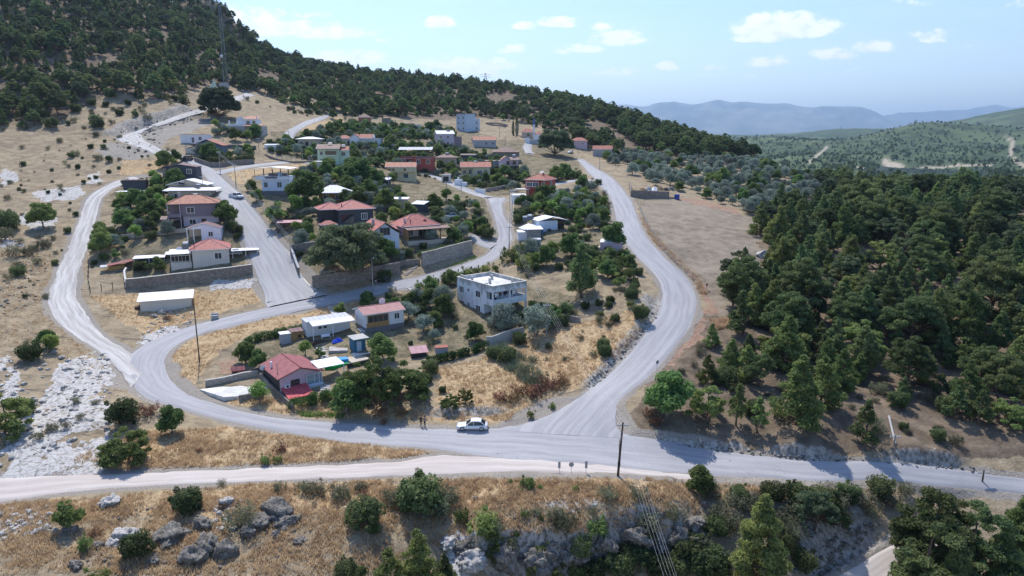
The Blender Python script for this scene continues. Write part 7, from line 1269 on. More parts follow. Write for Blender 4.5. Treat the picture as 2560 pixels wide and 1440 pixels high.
for i, (u, v, w_, hr, mt, lab) in enumerate([(692,1285,95,.6,'rock_grey','largest rounded grey boulder of the row below the dirt road'),(655,1305,70,.5,'rock_grey','low grey boulder at the left foot of the largest one'),(720,1305,70,.5,'rock_grey','flat grey boulder right below the largest one'),(505,1312,60,.55,'rock_grey','flat grey ledge at the top of the boulder row'),(430,1345,110,.45,'rock_grey','long grey ledge crossing the slope at lower left'),(485,1400,70,.8,'rock_grey','round grey boulder at the lower end of the row'),(520,1370,80,.8,'rock_grey','tall grey boulder above the round one'),(568,1388,62,1.0,'rock_grey','pointed grey boulder at the lower right of the row'),(620,1335,45,.9,'rock_grey','dark grey pointed rock below the brown bush'),(690,1335,30,.8,'rock_grey','small dark cube like rock standing alone on the grass'),
  (305,1345,80,.5,'rock_pale','long white rock slab above the dark shrub'),(285,1362,45,.6,'rock_pale','white rock at the lower end of the white slab'),(275,1262,48,.7,'rock_pale','white and dark boulder above the slope at the left'),(188,1415,42,.7,'rock_grey','dark grey rock near the bottom left corner'),(180,1330,40,.9,'rock_grey','grey stone at the foot of the leafy young tree'),(245,1365,30,.7,'rock_grey','dark stone left of the white slab'),(385,1400,45,.5,'rock_grey','low grey stones below the dark shrub'),(560,1262,45,.6,'rock_pale','pale stone pile above the brown bush'),(750,1350,40,.3,'rock_grey','flat thin rock right of the boulder row'),(115,1325,20,.7,'rock_grey','small dark round stone on the left slope'),
  (1740,1375,75,1.0,'rock_grey','tall split grey boulder at the right end of the cliff'),(1700,1345,70,.8,'rock_grey','grey boulder leaning at the right end of the cliff'),(1735,1310,60,.5,'rock_grey','flat grey boulder above the right end of the cliff'),(1650,1390,60,1.2,'rock_grey','pale split rock standing at the cliff foot'),(1758,1262,28,.5,'rock_red','reddish flat boulder on the yellow grass below the road'),(2020,1330,44,.5,'rock_grey','low grey boulder over the gully'),(1880,1240,24,.8,'rock_red','red brown stone near the road shoulder'),(1730,1248,14,.8,'rock_pale','small white stone above the reddish boulder'),
  (1180,1400,90,.6,'rock_pale','big white boulder at the left end of the cliff'),(1260,1400,90,.8,'rock_grey','cracked grey boulder in the cliff face'),(1350,1410,90,.9,'rock_grey','dark hollow boulder in the middle of the cliff'),(1440,1400,80,.9,'rock_grey','block like grey boulder in the cliff middle'),(1510,1370,80,.8,'rock_grey','grey boulder where the cliff turns'),(1590,1350,80,.8,'rock_grey','streaked grey boulder in the right part of the cliff'),(1120,1360,60,.5,'rock_pale','pale flat boulder above the left end of the cliff'),
  (1905,640,40,.6,'rock_pale','pale rock at the edge of the field under the pines'),(1850,818,30,.6,'rock_grey','dark boulder by the outer bend of the right road'),(1895,680,30,.6,'rock_grey','grey rock below the field edge rock'),(370,1105,22,.7,'rock_grey','dark stone on the bank beside the dark round tree'),(403,785,24,.8,'rock_pale','boulder in front of the long white shed'),(385,792,16,.8,'rock_pale','small pale boulder beside the white shed'),(1190,1247,16,.6,'rock_grey','small grey stone at the foot of the bank')]): boulder(lab, u, v, w_, hr, mt, i, sink=.3)
g = np.random.default_rng(21); small = {'rock_pale': [], 'rock_grey': []}
def strew(poly_, n, mat, s0, s1, seed):
    g = np.random.default_rng(seed); us = [p[0] for p in poly_]; vs = [p[1] for p in poly_]; c = 0; tries = 0
    while c < n and tries < n * 6:
        tries += 1; u = g.uniform(min(us), max(us)); v = g.uniform(min(vs), max(vs))
        if not inpoly(np.array([u]), np.array([v]), poly_)[0]: continue
        p = G(u, v)
        if p is None: continue
        small[mat].append((p, s0 + (s1 - s0) * g.random() ** 2, g.random() * 6)); c += 1
strew([(0,1275),(120,1265),(140,1330),(0,1350)], 130, 'rock_pale', .10, .42, 1); strew([(420,760),(480,760),(500,800),(400,850),(330,860)], 150, 'rock_pale', .08, .35, 2); strew([(0,700),(120,560),(130,640),(90,760),(0,800)], 160, 'rock_grey', .08, .35, 3); strew([(0,900),(280,860),(310,1000),(200,1100),(0,1180)], 260, 'rock_pale', .1, .5, 4)
strew([(520,1240),(600,1240),(620,1320),(540,1330)], 90, 'rock_pale', .08, .4, 5); strew([(1000,1250),(1800,1240),(1760,1330),(1100,1330)], 200, 'rock_grey', .05, .22, 6); strew([(250,1280),(560,1240),(760,1340),(640,1440),(200,1440)], 160, 'rock_grey', .06, .3, 7); strew([(1130,1350),(1440,1360),(1760,1320),(1770,1400),(1140,1420)], 230, 'rock_grey', .12, .6, 8); strew([(1640,1100),(1900,1128),(2440,1168),(2440,1180),(1900,1140),(1640,1112)], 170, 'rock_grey', .06, .28, 9); strew([(1960,1430),(2140,1310),(2200,1310),(2060,1440)], 140, 'rock_grey', .08, .4, 10); strew([(300,330),(500,268),(540,280),(400,330),(400,380),(280,380)], 150, 'rock_grey', .15, .6, 11); strew([(1460,960),(1630,780),(1650,790),(1480,980)], 90, 'rock_grey', .08, .3, 12)
for mt, L in small.items():
    V = []; Fc = []; n = 0; g = np.random.default_rng(3)
    for p, s, r in L:
        q = IV2 * (1 + .25 * g.normal(size=(len(IV2), 1))) * [s, s * (.6 + .5 * g.random()), s * (.45 + .4 * g.random())]; c, sn = math.cos(r), math.sin(r); q = np.stack([q[:, 0]*c - q[:, 1]*sn, q[:, 0]*sn + q[:, 1]*c, q[:, 2]], -1) + p + [0, 0, s * .15]; V.append(q); Fc.append(np.array(IF2) + n); n += len(q)
    tag(link('loose_stones', mesh_from('loose_stones', np.concatenate(V), np.concatenate(Fc), mt)), 'countless loose %s stones lying over the slopes' % ('white' if mt == 'rock_pale' else 'grey'), 'stones', kind='stuff')
# ---------------------------------------------------------------- dry grass and reeds
def grass(name, label, polys, n, h0_, h1_, mat, seed, rings=None, wide=.035, clump=7):
    g = np.random.default_rng(seed); Ps = []; A = []
    for p in polys: us = [q[0] for q in p]; vs = [q[1] for q in p]; A.append((max(us) - min(us)) * (max(vs) - min(vs)))
    A = np.array(A) / sum(A)
    for p, a in zip(polys, A):
        us = [q[0] for q in p]; vs = [q[1] for q in p]; X = [G(u, v) for u, v in ((min(us), min(vs)), (max(us), min(vs)), (max(us), max(vs)), (min(us), max(vs)), ((min(us)+max(us))/2, min(vs)), ((min(us)+max(us))/2, max(vs)))]; X = [q for q in X if q is not None]; x0, x1 = min(q[0] for q in X), max(q[0] for q in X); y0, y1 = min(q[1] for q in X), max(q[1] for q in X)
        k = int(n * a * 3.2); x = g.uniform(x0, x1, k); y = g.uniform(y0, y1, k); z = ground_z(x, y); u, v, d = project(np.stack([x, y, z], -1)); m = inpoly(u, v, p); m &= fbm(x / 2.6, y / 2.6, 3, 88) + .25 * g.normal(size=k) > -.12; x, y, z = x[m], y[m], z[m]; rd, kk = road_dist(x, y); m = rd > .7; Ps.append(np.stack([x[m], y[m], z[m]], -1))
    P = np.concatenate(Ps); P = P[g.permutation(len(P))[:n]]; k = len(P); B = np.repeat(P, clump, 0); m = len(B); B[:, :2] += g.normal(size=(m, 2)) * .16; hh = g.uniform(h0_, h1_, (m, 1)) * (.7 + .6 * np.repeat(g.random((k, 1)), clump, 0)); a = g.random(m) * 6.28; s = np.stack([np.cos(a), np.sin(a), 0 * a], -1) * wide * (.7 + .8 * g.random((m, 1))); lean = np.stack([g.normal(size=m), g.normal(size=m), 0 * a], -1) * .32 * hh
    tip = B + [0, 0, 1] * hh + lean; V = np.stack([B - s - [0, 0, .05], B + s - [0, 0, .05], tip], 1).reshape(-1, 3); return tag(link(name, mesh_from(name, V, np.arange(len(V)).reshape(-1, 3), mat)), label, 'grass', kind='stuff')
GP = Z_GOLD + [[(1660,1090),(1900,1120),(2200,1140),(2560,1180),(2560,1198),(2200,1158),(1900,1138),(1660,1105)], [(0,1262),(1150,1200),(1750,1210),(1750,1330),(1150,1340),(900,1440),(0,1440)], [(180,1150),(330,1080),(1090,1135),(1000,1150),(330,1180)], [(0,620),(120,600),(150,700),(120,760),(200,850),(300,920),(280,1000),(200,900),(0,860)]]
grass('dry_grass', 'yellow dried grass covering the banks and slopes', GP, 34000, .18, .5, 'grass_blade', 5, wide=.05)
grass('field_edge_grass', 'pale tall dry grass strip between road fence and field', [[(1590,540),(1606,545),(1660,615),(1740,690),(1770,735),(1755,740),(1700,680),(1640,625),(1600,570)], [(1775,800),(1840,790),(1830,815),(1780,830)]], 3500, .5, .95, 'grass_blade', 6, wide=.06)
grass('reed_bed', 'tall grey green reeds in the hollow inside the road bend', [[(1215,880),(1260,862),(1300,890),(1345,925),(1370,960),(1350,985),(1300,950),(1260,925)]], 520, .5, 1.7, 'reed_blade', 7, wide=.045, clump=10)
grass('green_weeds', 'low green weeds along the foot of the walls', [[(1100,672),(1190,640),(1200,648),(1110,690)], [(740,1030),(860,1035),(850,1045),(760,1040)], [(1080,628),(1180,600),(1180,612),(1080,640)]], 1500, .2, .45, 'broad_light', 8, wide=.06)
# ---------------------------------------------------------------- named trees and bushes, each from its own place in the photograph
# (kind, u, v of the foot, height px, label, variant)
def put(kind, u, v, hp, label, i=None, group=None, sz=None, rot=None, parts=None):
    p = G(u, v); i = 0 if i is None else i; h = PROTO[kind][i % len(PROTO[kind])][2]; d = project(p)[2]; s = hp * d / F / h * 1.02
    return plant(kind, p[0], p[1], s, sz, rot, label, group, i % len(PROTO[kind]), parts)
NAMED = [
 ('broad',590,352,34,'round tree under the terrace of the hill villa',0),('fruit',617,352,28,'wide light tree below the hill villa, middle one',0),('broad',642,345,36,'tree at the right corner of the hill villa',1),
 ('oak_bush',1265,905,40,'dark shrub at the upper end of the reeds',0),('scrub',1310,935,36,'greyish bush in the middle of the reeds',2),('scrub',1345,960,34,'greyish bush at the lower end of the reeds',0),('oak_bush',1235,895,30,'low shrub where hedge and reeds meet',1),
 ('tall_light',1895,1480,255,'bright green pine in the right foreground beside the grey cliff',0),
 ('tall_pine',2330,1475,285,'biggest dark pine in the bottom right corner',0),
 ('tall_pine',2330,1560,290,'broad pine in the left half of the bottom right clump',1),
 ('tall_light',2290,1420,150,'lower pine leaning out on the left of the bottom right clump',0),
 ('tall_pine',2440,1500,260,'tall pine right of the biggest one in the bottom right clump',1),
 ('tall_light',2530,1460,235,'thin topped pine at the right edge below the road',0),
 ('tall_light',2350,1560,200,'low pine cut by the bottom edge under the right clump',1),
 ('pine_light',1050,1480,165,'light green pine sapling thicket cut by the bottom edge',1),
 ('pine_light',975,1480,120,'lower pine left of the bottom edge sapling thicket',0),
 ('pine_conic',1110,1470,90,'small pine right of the sapling thicket at the bottom edge',3),
 ('pine_conic',2085,1320,100,'dark pine below the road left of the bottom right clump',1),
 ('pine_round',2035,1325,110,'broad low pine over the grey gully bank',2),
 ('broad',1665,1045,135,'dense dark round tree at the road corner by the junction',2),
 ('soft_pine',1765,1052,98,'soft round pine right of the dense tree at the corner',0),
 ('pine_slim',1840,1062,105,'slim bright green pine with a bare stem',0),
 ('pine_slim',1896,1082,90,'small pale pine right of the slim one',1),
 ('pine_light',1990,1060,175,'tall bushy pine with its foot near the roadside bank',1),
 ('pine_light',2050,1020,130,'pine with a leaning trunk behind the bushy roadside pine',0),
 ('pine_conic',2160,1110,115,'lone pine just above the white rock cut',1),
 ('pine_conic',2388,1050,85,'leaning pine with a bent bare trunk on the brown slope',3),
 ('pine_conic',2447,1062,90,'straight pine between two bent ones on the brown slope',1),
 ('soft_pine',2515,1062,72,'low flat pine with a crooked trunk at the right edge',1),
 ('soft_pine',320,1152,92,'big rounded light green bush-like pine above the dirt road',1),
 ('broad',430,1085,75,'dark round tree at the outer edge of the hairpin',0),
 ('oak_bush',300,1060,70,'dark upright shrub above the rounded light green pine',2),
 ('oak_bush',470,1278,62,'round shrub standing alone below the dirt road',0),
 ('oak_bush',1052,1285,92,'largest round shrub with a sprig on top below the junction',1),
 ('fruit',1050,1205,40,'small sprig-like tree rising behind the largest round shrub',1),
 ('oak_bush',918,1315,80,'round dark shrub left of the largest round one',2),
 ('fruit',175,1320,85,'leafy young tree growing out of grey stones at the left',1),
 ('oak_bush',345,1390,60,'dark shrub beside the white boulder at the lower left',1),
 ('scrub',600,1320,70,'brownish green bush between the grey boulders',2),
 ('green_bush',245,1460,45,'light bush on the bottom edge at the left',0),
 ('broad',1748,1225,70,'upright roadside tree against the pale road below the junction',1),
 ('pine_conic',1455,745,135,'big dark tree in the dry slope right of the white house',2),
 ('great_pine',870,700,150,'huge spreading pine in front of the gabled white house',0),
 ('great_pine',548,298,78,'great dark tree standing alone on the hill above the villa',1),
 ('great_pine',1388,390,70,'great dark pine at the top of the village by the road',0),
 ('cypress',1283,338,36,'left cypress of the pair near the minaret',0),('cypress',1292,338,46,'right taller cypress of the pair near the minaret',0),
 ('cypress',1634,362,38,'lone cypress among the forest right of the upper road',0),
 ('broad',768,515,98,'tall dark tree beside the house with the roof terrace',2),('broad',903,462,70,'tall green tree between the green house and the pavilion',2),
 ('broad',980,372,40,'round dark tree right of the blue white bungalow',2),
 ('broad',1530,622,70,'dark green tree leaning over the inner road edge',0),
 ('willow',650,1005,55,'yellow green weeping tree beside the white parking pad',0),
 ('broad',865,1035,90,'slender tree in front of the pink cottage hedge',1),
 ('soft_pine',950,1012,135,'bushy green pine in the middle of the garden below the pool',0),('soft_pine',1005,1000,98,'pine right of the bushy garden pine',1),('soft_pine',900,985,80,'leftmost pine of the garden group',1),('soft_pine',1048,975,62,'rightmost pine of the garden group',0),
 ('broad',960,905,80,'bright green tree behind the garden pines near the blue cabin',2),
 ('broad',615,905,55,'leafy dark tree at the left end of the garden hedge',1),('broad',648,925,55,'dark shrub tree above the pink cottage roof',0),
 ('fruit',765,890,40,'small light green tree beside the white garden steps',0),('fruit',800,895,32,'dark young tree left of the white steps',1),
 ('soft_pine',1165,1008,42,'low green pine right of the dead stem in the dry grass',0),('soft_pine',1125,1018,36,'small pine with a crooked dead stem',1),
 ('broad',860,1000,60,'round green shrub tree beside the canopy of the pink cottage',0),
 ('broad',850,790,35,'round tree behind the container house awning',0),('broad',920,765,40,'tree behind the red roofed prefab house',1),('olive',1020,800,50,'grey olive right of the red roofed prefab house',0),('olive',1060,830,50,'grey olive in the brown garden plot',1),('olive',1085,850,32,'thin young olive in the middle of the brown plot',1),
 ('broad',1110,790,60,'dark tree left of the weathered white house',0),('broad',1085,820,45,'tree at the lower wall of the white house plot',1),('olive',1260,830,75,'greyish tree in front of the white house porch',2),('olive',1340,840,80,'large grey green tree right of the white house porch',0),
 ('broad',1190,850,50,'tree at the corner of the grey plot wall',0),('broad',1080,730,45,'dark thicket tree between road and white house',2),('broad',1130,710,40,'second thicket tree behind the white house',0),
 ('broad',115,870,48,'round dark bush like tree on white rock at the left, right one of two',1),('oak_bush',75,900,45,'left one of the two dark shrubs on white rock',0),('fruit',128,880,50,'slender young tree beside the two dark shrubs',0),
 ('soft_pine',10,1085,110,'green pine cut by the left edge above the white rock',3),('oak_bush',68,1030,35,'dark round shrub on the brown patch by the white rock',0),
 ('broad',110,570,70,'dark spreading tree on the pale rocky slope at the left',2),
 ('oak_bush',15,575,50,'dark shrub at the left edge beside pale rock',1),('oak_bush',45,690,28,'low dark bush on the left slope',0),
 ('broad',415,420,45,'round tree at the foot of the white dirt bend',1),('broad',440,405,32,'smaller tree beside the one at the foot of the white bend',0),
 ('broad',640,505,34,'dark bush mass beside the parked pickup',0),('fruit',690,560,60,'yellowish green tree right of the concrete street',1),('fruit',745,535,50,'second yellowish tree right of the concrete street',0),
 ('broad',628,478,30,'rounded tree left of the terrace house',1),
]
for kd, u, v, hp, lab, i in NAMED: put(kd, u, v, hp, lab, i)
# smaller countable plants by group: one shared description each where nothing tells them apart
def many(kind, group, label, L):
    for k, (u, v, hp) in enumerate(L):
        p = G(u, v)
        if p is not None: put(kind, u, v, hp, label, k, group)
many('scrub', 'bushes on the dry bank below the dirt road', 'low olive brown bush on the dry bank below the dirt road', [(790,1240,40),(850,1245,42),(760,1230,35),(1090,1290,55),(1115,1255,45),(1010,1250,40),(700,1225,25),(900,1225,25),(1600,1250,45),(1690,1300,40),(1620,1315,45),(1520,1250,45),(1415,1320,50),(1390,1300,38),(1480,1285,25),(1340,1290,22),(985,1260,45),(555,1215,20),(1780,1250,30),(1280,1365,28),(1240,1330,40)])
many('green_bush', 'small bright bushes below the junction', 'small bright green bush on the dry bank below the junction', [(1318,1220,32),(1352,1225,20),(1313,1290,18),(1355,1300,16),(1232,1350,40),(1155,1310,45),(1210,1330,60),(1495,1350,65),(1355,1385,30),(1245,1400,60),(1290,1340,15),(1327,1045,25),(1380,1020,15),(1412,1420,25),(1510,1420,35),(1275,1210,16),(1440,1225,14),(218,1375,45),(935,1330,25),(1330,1440,40),(1385,1450,45),(1440,1450,55),(1050,1440,40)])
many('oak_bush', 'dark shrubs round the grey cliff', 'dark shrub growing among the rocks of the grey cliff', [(1450,1390,50),(1560,1390,40),(1600,1420,60),(1650,1440,60),(1545,1440,60),(1480,1450,55),(1720,1400,70),(1780,1440,75),(1790,1340,55),(1620,1350,40),(860,1440,45),(900,1450,40),(1700,1440,60),(1100,1450,40),(1850,1250,45),(1930,1250,50),(1990,1260,55),(2040,1270,60),(2120,1250,46),(2205,1238,50),(1960,1380,60),(2010,1420,50)])
many('scrub', 'bushes on the bank right of the cliff', 'greyish low bush on the bank below the right end of the road', [(1820,1262,42),(1870,1275,48),(1905,1262,40),(1960,1250,44),(2000,1300,52),(2060,1240,42),(2090,1270,46),(2150,1262,44),(2180,1290,40),(1800,1300,45),(1830,1330,50),(1990,1340,50),(2230,1262,40),(1945,1310,46),(2110,1300,40),(1775,1225,30),(2260,1235,34)])
many('scrub', 'bushes on the left hillside', 'low dark bush scattered over the bare left hillside', [(60,325,14),(150,355,12),(55,372,12),(190,390,16),(245,400,16),(120,375,12),(170,418,10),(240,340,12),(280,310,14),(370,300,18),(300,345,10),(420,375,8),(88,545,14),(25,460,12),(150,470,12),(20,500,14),(60,480,10),(45,670,22),(75,640,26),(110,620,26),(95,660,20),(30,640,30),(10,600,34),(20,700,22),(140,635,10),(115,745,14),(50,610,20),(130,600,14),(85,625,16),(65,860,14),(185,1010,20),(130,1075,22),(165,1070,24),(95,1100,22),(240,1010,14),(200,1050,20)])
many('dry_bush', 'dry rusty bushes', 'rusty brown dried bush among the yellow grass', [(370,1040,35),(700,1130,22),(1300,985,30),(1340,990,34),(1370,975,36),(1400,960,30),(1280,1000,28),(1250,1000,24),(950,1040,24),(1000,1040,24),(560,1270,20),(240,1340,24),(910,1240,18),(1640,1060,24),(1625,1040,24),(1650,1020,20),(500,1130,12),(420,800,14),(960,1060,14),(300,400,8)])
many('green_bush', 'bushes beside the middle road', 'green bush growing along the inner side of the middle road', [(1050,722,20),(1085,712,24),(1110,705,26),(1140,700,28),(1165,695,30),(1190,690,28),(1215,684,26),(1240,680,24),(1278,655,40),(1295,645,40),(1310,665,35),(665,1160,30),(695,1155,18),(1575,770,25),(1500,790,16),(1540,680,40),(1510,670,40),(1570,700,40)])
# ---------------------------------------------------------------- woods, orchards and gardens
BLOCK = list(HOUSE_SPOTS)   # circles kept free of trees
def blocked(x, y, r):
    for bx, by, br in BLOCK:
        if (x - bx) ** 2 + (y - by) ** 2 < (br + r) ** 2: return True
    return False
def cand(step, x0, x1, y0, y1, seed):
    g = np.random.default_rng(seed); xs, ys = np.meshgrid(np.arange(x0, x1, step), np.arange(y0, y1, step)); x = (xs + (g.random(xs.shape) - .5) * step * .95).ravel(); y = (ys + (g.random(xs.shape) - .5) * step * .95).ravel()
    return x, y
def region(step, polys, box, seed, keep=1.0, lift=5.0, margin=2.2, excl=()):
    x, y = cand(step, *box, seed); z = ground_z(x, y); u, v, d = project(np.stack([x, y, z], -1)); m = np.zeros(len(x), bool)
    for p in polys: m |= inpoly(u, v, p)
    for p in excl: m &= ~inpoly(u, v, p)
    m &= (y > 20); x, y, z = x[m], y[m], z[m]; rd, k = road_dist(x, y); m = rd > margin; x, y, z = x[m], y[m], z[m]
    m = visible(np.stack([x, y, z], -1), lift); x, y, z = x[m], y[m], z[m]
    g = np.random.default_rng(seed + 1); m = g.random(len(x)) < keep; P = np.stack([x[m], y[m], z[m]], -1)
    T = np.array(TREES + [(0, 0, 0)]); ok = []
    for q in P:
        if (((T[:, 0] - q[0]) ** 2 + (T[:, 1] - q[1]) ** 2) < (T[:, 2] * .75 + .5) ** 2).any() or blocked(q[0], q[1], 1.0): continue
        ok.append(q)
    return np.array(ok).reshape(-1, 3)
WOODS = []   # (P, kinds with weights, scale range, name, group, label)
def wood(P, kinds, sc, group, label, order=0): WOODS.append((P, kinds, sc, group, label))
W_RIGHT = [[(1800,830),(1835,700),(1880,640),(1895,560),(1990,520),(2080,500),(2300,495),(2900,490),(2900,1010),(2560,1000),(2420,930),(2300,960),(2180,930),(2080,960),(1990,985),(1900,940),(1870,880)]]
W_RSPARSE = [[(1700,930),(1760,860),(1850,870),(1990,985),(2180,940),(2420,940),(2900,1000),(2900,1110),(2560,1110),(2250,1010),(2000,1010),(1800,1010)]]
W_LEFT = [[(-900,330),(0,322),(60,320),(120,312),(160,285),(230,232),(290,242),(340,262),(400,248),(455,252),(485,225),(520,212),(560,212),(610,232),(640,205),(640,-400),(-900,-400)]]
W_MID = [[(600,200),(640,228),(720,262),(800,280),(900,292),(985,290),(1010,262),(1060,268),(1130,272),(1210,262),(1300,250),(1410,285),(1420,150),(1300,100),(600,60)]]
W_TOPR = [[(1400,300),(1480,290),(1540,330),(1600,372),(1700,395),(1820,392),(1960,412),(2060,440),(2200,470),(2600,480),(2600,380),(1900,330),(1480,200),(1380,230)],[(1440,330),(1510,350),(1560,375),(1540,395),(1470,370),(1430,350)]]
W_SCRUB = [[(700,270),(800,296),(900,300),(1000,292),(1000,262),(800,270)],[(1000,262),(1060,268),(1300,255),(1420,250),(1500,290),(1440,340),(1300,310),(1180,290),(1000,292)]]
W_OLIVE = [[(1500,395),(1560,378),(1700,398),(1840,400),(1960,420),(2060,445),(2100,470),(2040,500),(1960,500),(1905,545),(1780,510),(1700,478),(1600,460),(1560,430)],[(2080,545),(2200,520),(2280,560),(2160,580)]]
W_FARR = [[(2060,440),(2200,468),(2560,490),(2900,490),(2900,520),(2300,505),(2080,510),(2040,470)]]
GAPS = [[(1120,262),(1190,255),(1200,275),(1130,280)],[(1210,240),(1290,235),(1300,255),(1220,260)],[(1340,255),(1400,262),(1400,285),(1350,280)],[(1500,640),(1500,640),(1501,641)],[(640,180),(700,190),(690,215),(640,205)],[(780,215),(850,220),(840,238),(790,235)],[(930,235),(1000,245),(990,258),(935,252)],[(400,80),(440,75),(445,95),(405,100)],[(1080,225),(1150,232),(1140,248),(1085,243)],[(2180,930),(2300,900),(2420,930),(2300,980)],[(2250,740),(2330,745),(2310,775),(2260,770)],[(220,145),(290,140),(290,170),(240,168)],[(575,108),(605,108),(600,125),(578,122)],[(1960,770),(2020,750),(2040,790),(1980,790)]]
wood(region(5.3, W_RIGHT, (20, 330, 85, 300), 11, .9, excl=GAPS), [('pine_conic', .52), ('pine_round', .22), ('pine_light', .18), ('soft_pine', .08)], (.75, 1.35), 'pines of the dense wood right of the road', 'dark green pine in the dense wood right of the winding road')
wood(region(4.4, W_RSPARSE, (20, 120, 88, 140), 12, .72), [('pine_conic', .5), ('pine_light', .3), ('pine_round', .2)], (.45, .85), 'pines at the open edge of the right wood', 'mid green pine at the open brown edge of the right wood')
wood(region(5.4, W_LEFT, (-420, -20, 230, 760), 13, .93, excl=GAPS), [('pine_conic', .55), ('pine_round', .33), ('soft_pine', .12)], (.55, 1.15), 'pines covering the steep left hill', 'dark pine on the steep wooded hill at the left')
wood(region(5.0, W_MID, (-230, 100, 330, 760), 14, .88, excl=GAPS), [('pine_conic', .3), ('pine_round', .35), ('broad', .2), ('soft_pine', .15)], (.5, 1.0), 'trees on the ridge above the village', 'grey green tree on the wooded ridge above the village')
wood(region(5.0, W_TOPR, (10, 330, 270, 700), 15, .9), [('pine_round', .6), ('pine_conic', .3), ('broad', .1)], (.7, 1.1), 'pines on the ridge sloping down to the right', 'dark pine on the ridge sloping down to the right')
wood(region(5.5, W_FARR, (80, 330, 230, 420), 16, .9), [('pine_light', .6), ('pine_round', .4)], (.7, 1.0), 'light pines at the far rim of the right wood', 'light green pine at the far rim of the right wood')
OL = region(6.0, W_OLIVE, (20, 240, 180, 470), 17, .95); SC_ = region(5.0, W_SCRUB, (-140, 110, 300, 700), 18, .9)
IND = []; REST = []; gk = np.random.default_rng(77)
for P, kinds, sc, group, label in WOODS:
    nk = [k for k, _ in kinds]; pr = np.array([p for _, p in kinds]); pr = pr / pr.sum()
    for q in P:
        k = nk[int(gk.choice(len(nk), p=pr))]; s = sc[0] + (sc[1] - sc[0]) * gk.random(); d = project(q)[2]; u = project(q)[0]; i = int(gk.integers(len(PROTO[k]))); r = gk.random() * 6.28
        IND.append((PROTO[k][i][2] * s / d * (1 if -60 < u < 2620 else .2), k, q, s, i, r, group, label))
assert all(i[1] in WORDS for i in IND)
IND.sort(key=lambda t: -t[0]); n_p = 0; n_b = 0
firsts = {}
for sc1, k, q, s, i, r, group, label in IND:
    isb = k == 'broad'
    if (isb and n_b < 60) or (not isb and n_p < 262):
        plant(k, q[0], q[1], s, None, r, label, group, i); n_b += isb; n_p += (not isb)
    else: REST.append((q, k, s, i, r))
# the plants copied by the mass of woodland are trees that stand in the scene themselves
KEYS = [('pine_conic', 0), ('pine_conic', 1), ('pine_conic', 2), ('pine_conic', 3), ('pine_round', 0), ('pine_round', 1), ('pine_round', 2), ('pine_round', 3), ('pine_light', 0), ('pine_light', 1), ('soft_pine', 0), ('soft_pine', 1), ('broad', 0), ('broad', 1), ('broad', 2), ('olive', 0), ('olive', 1), ('olive', 2), ('scrub', 0), ('scrub', 1), ('scrub', 2), ('oak_bush', 0), ('oak_bush', 1), ('oak_bush', 2)]
src = []
for n, key in enumerate(KEYS):
    nm, cat = WORDS[key[0]]; q = REST[-1 - n * 3][0]
    o = link(nm, merged(*key), None, 'distant %s in the thick wood on the far hillside' % cat, cat, 'distant plants of the far hillside'); o.location = (q[0], q[1], q[2] - .1); src.append(o)
items = [(q[0], q[1], q[2] - .15, s, r, KEYS.index((k, i))) for q, k, s, i, r in REST]
scatter_stuff('forest_trees', items, src, 'thick mass of dark pines covering the hillsides', 'forest')
# olives: about 150 as trees, the rest as a mass
ol = sorted([(project(q)[2], tuple(q)) for q in OL]); it2 = []
for n, (d, q) in enumerate(ol):
    s = .75 + .4 * gk.random(); k = ('olive' if gk.random() < .82 else 'broad'); i = int(gk.integers(3))
    if n < 210: plant(k, q[0], q[1], s, None, None, 'grey green %s in the grove beyond the bare field' % ('olive tree' if k == 'olive' else 'leafy tree'), 'trees of the olive grove', i)
    else: it2.append((q[0], q[1], q[2] - .1, s, gk.random() * 6, KEYS.index((k, i))))
if it2: scatter_stuff('olive_grove', it2, src, 'grey green olive trees far up the grove', 'olive grove')
it3 = []
for q in SC_:
    k = ['scrub', 'oak_bush', 'broad', 'pine_round'][int(gk.choice(4, p=[.25, .4, .25, .1]))]; i = int(gk.integers(3)); it3.append((q[0], q[1], q[2] - .1, .6 + .7 * gk.random(), gk.random() * 6, KEYS.index((k, i))))
if it3: scatter_stuff('hillside_scrub', it3, src, 'dark scrub dotted over the pale hillside behind the village', 'scrub')
# low growth under and beside the woods
UG = region(3.6, [[(1640,1000),(1720,880),(1800,830),(1880,880),(2000,990),(2200,940),(2420,940),(2900,1020),(2900,1130),(2400,1120),(2000,1060),(1700,1060)]], (20, 130, 85, 140), 31, .85, 1.5, 1.2)
it4 = [(q[0], q[1], q[2] - .05, .5 + .8 * gk.random(), gk.random() * 6, KEYS.index((['scrub', 'oak_bush'][int(gk.random() < .22)], int(gk.integers(3))))) for q in UG]
UL = region(5.5, [[(-600,330),(160,290),(240,240),(420,255),(500,230),(470,262),(330,300),(250,330),(-600,360)],[(560,230),(700,270),(820,290),(790,300),(640,260)]], (-330, 0, 220, 420), 32, .6, 1.5, 1.2)
it4 += [(q[0], q[1], q[2] - .05, .7 + 1.0 * gk.random(), gk.random() * 6, KEYS.index((['scrub', 'oak_bush'][int(gk.random() < .5)], int(gk.integers(3))))) for q in UL]
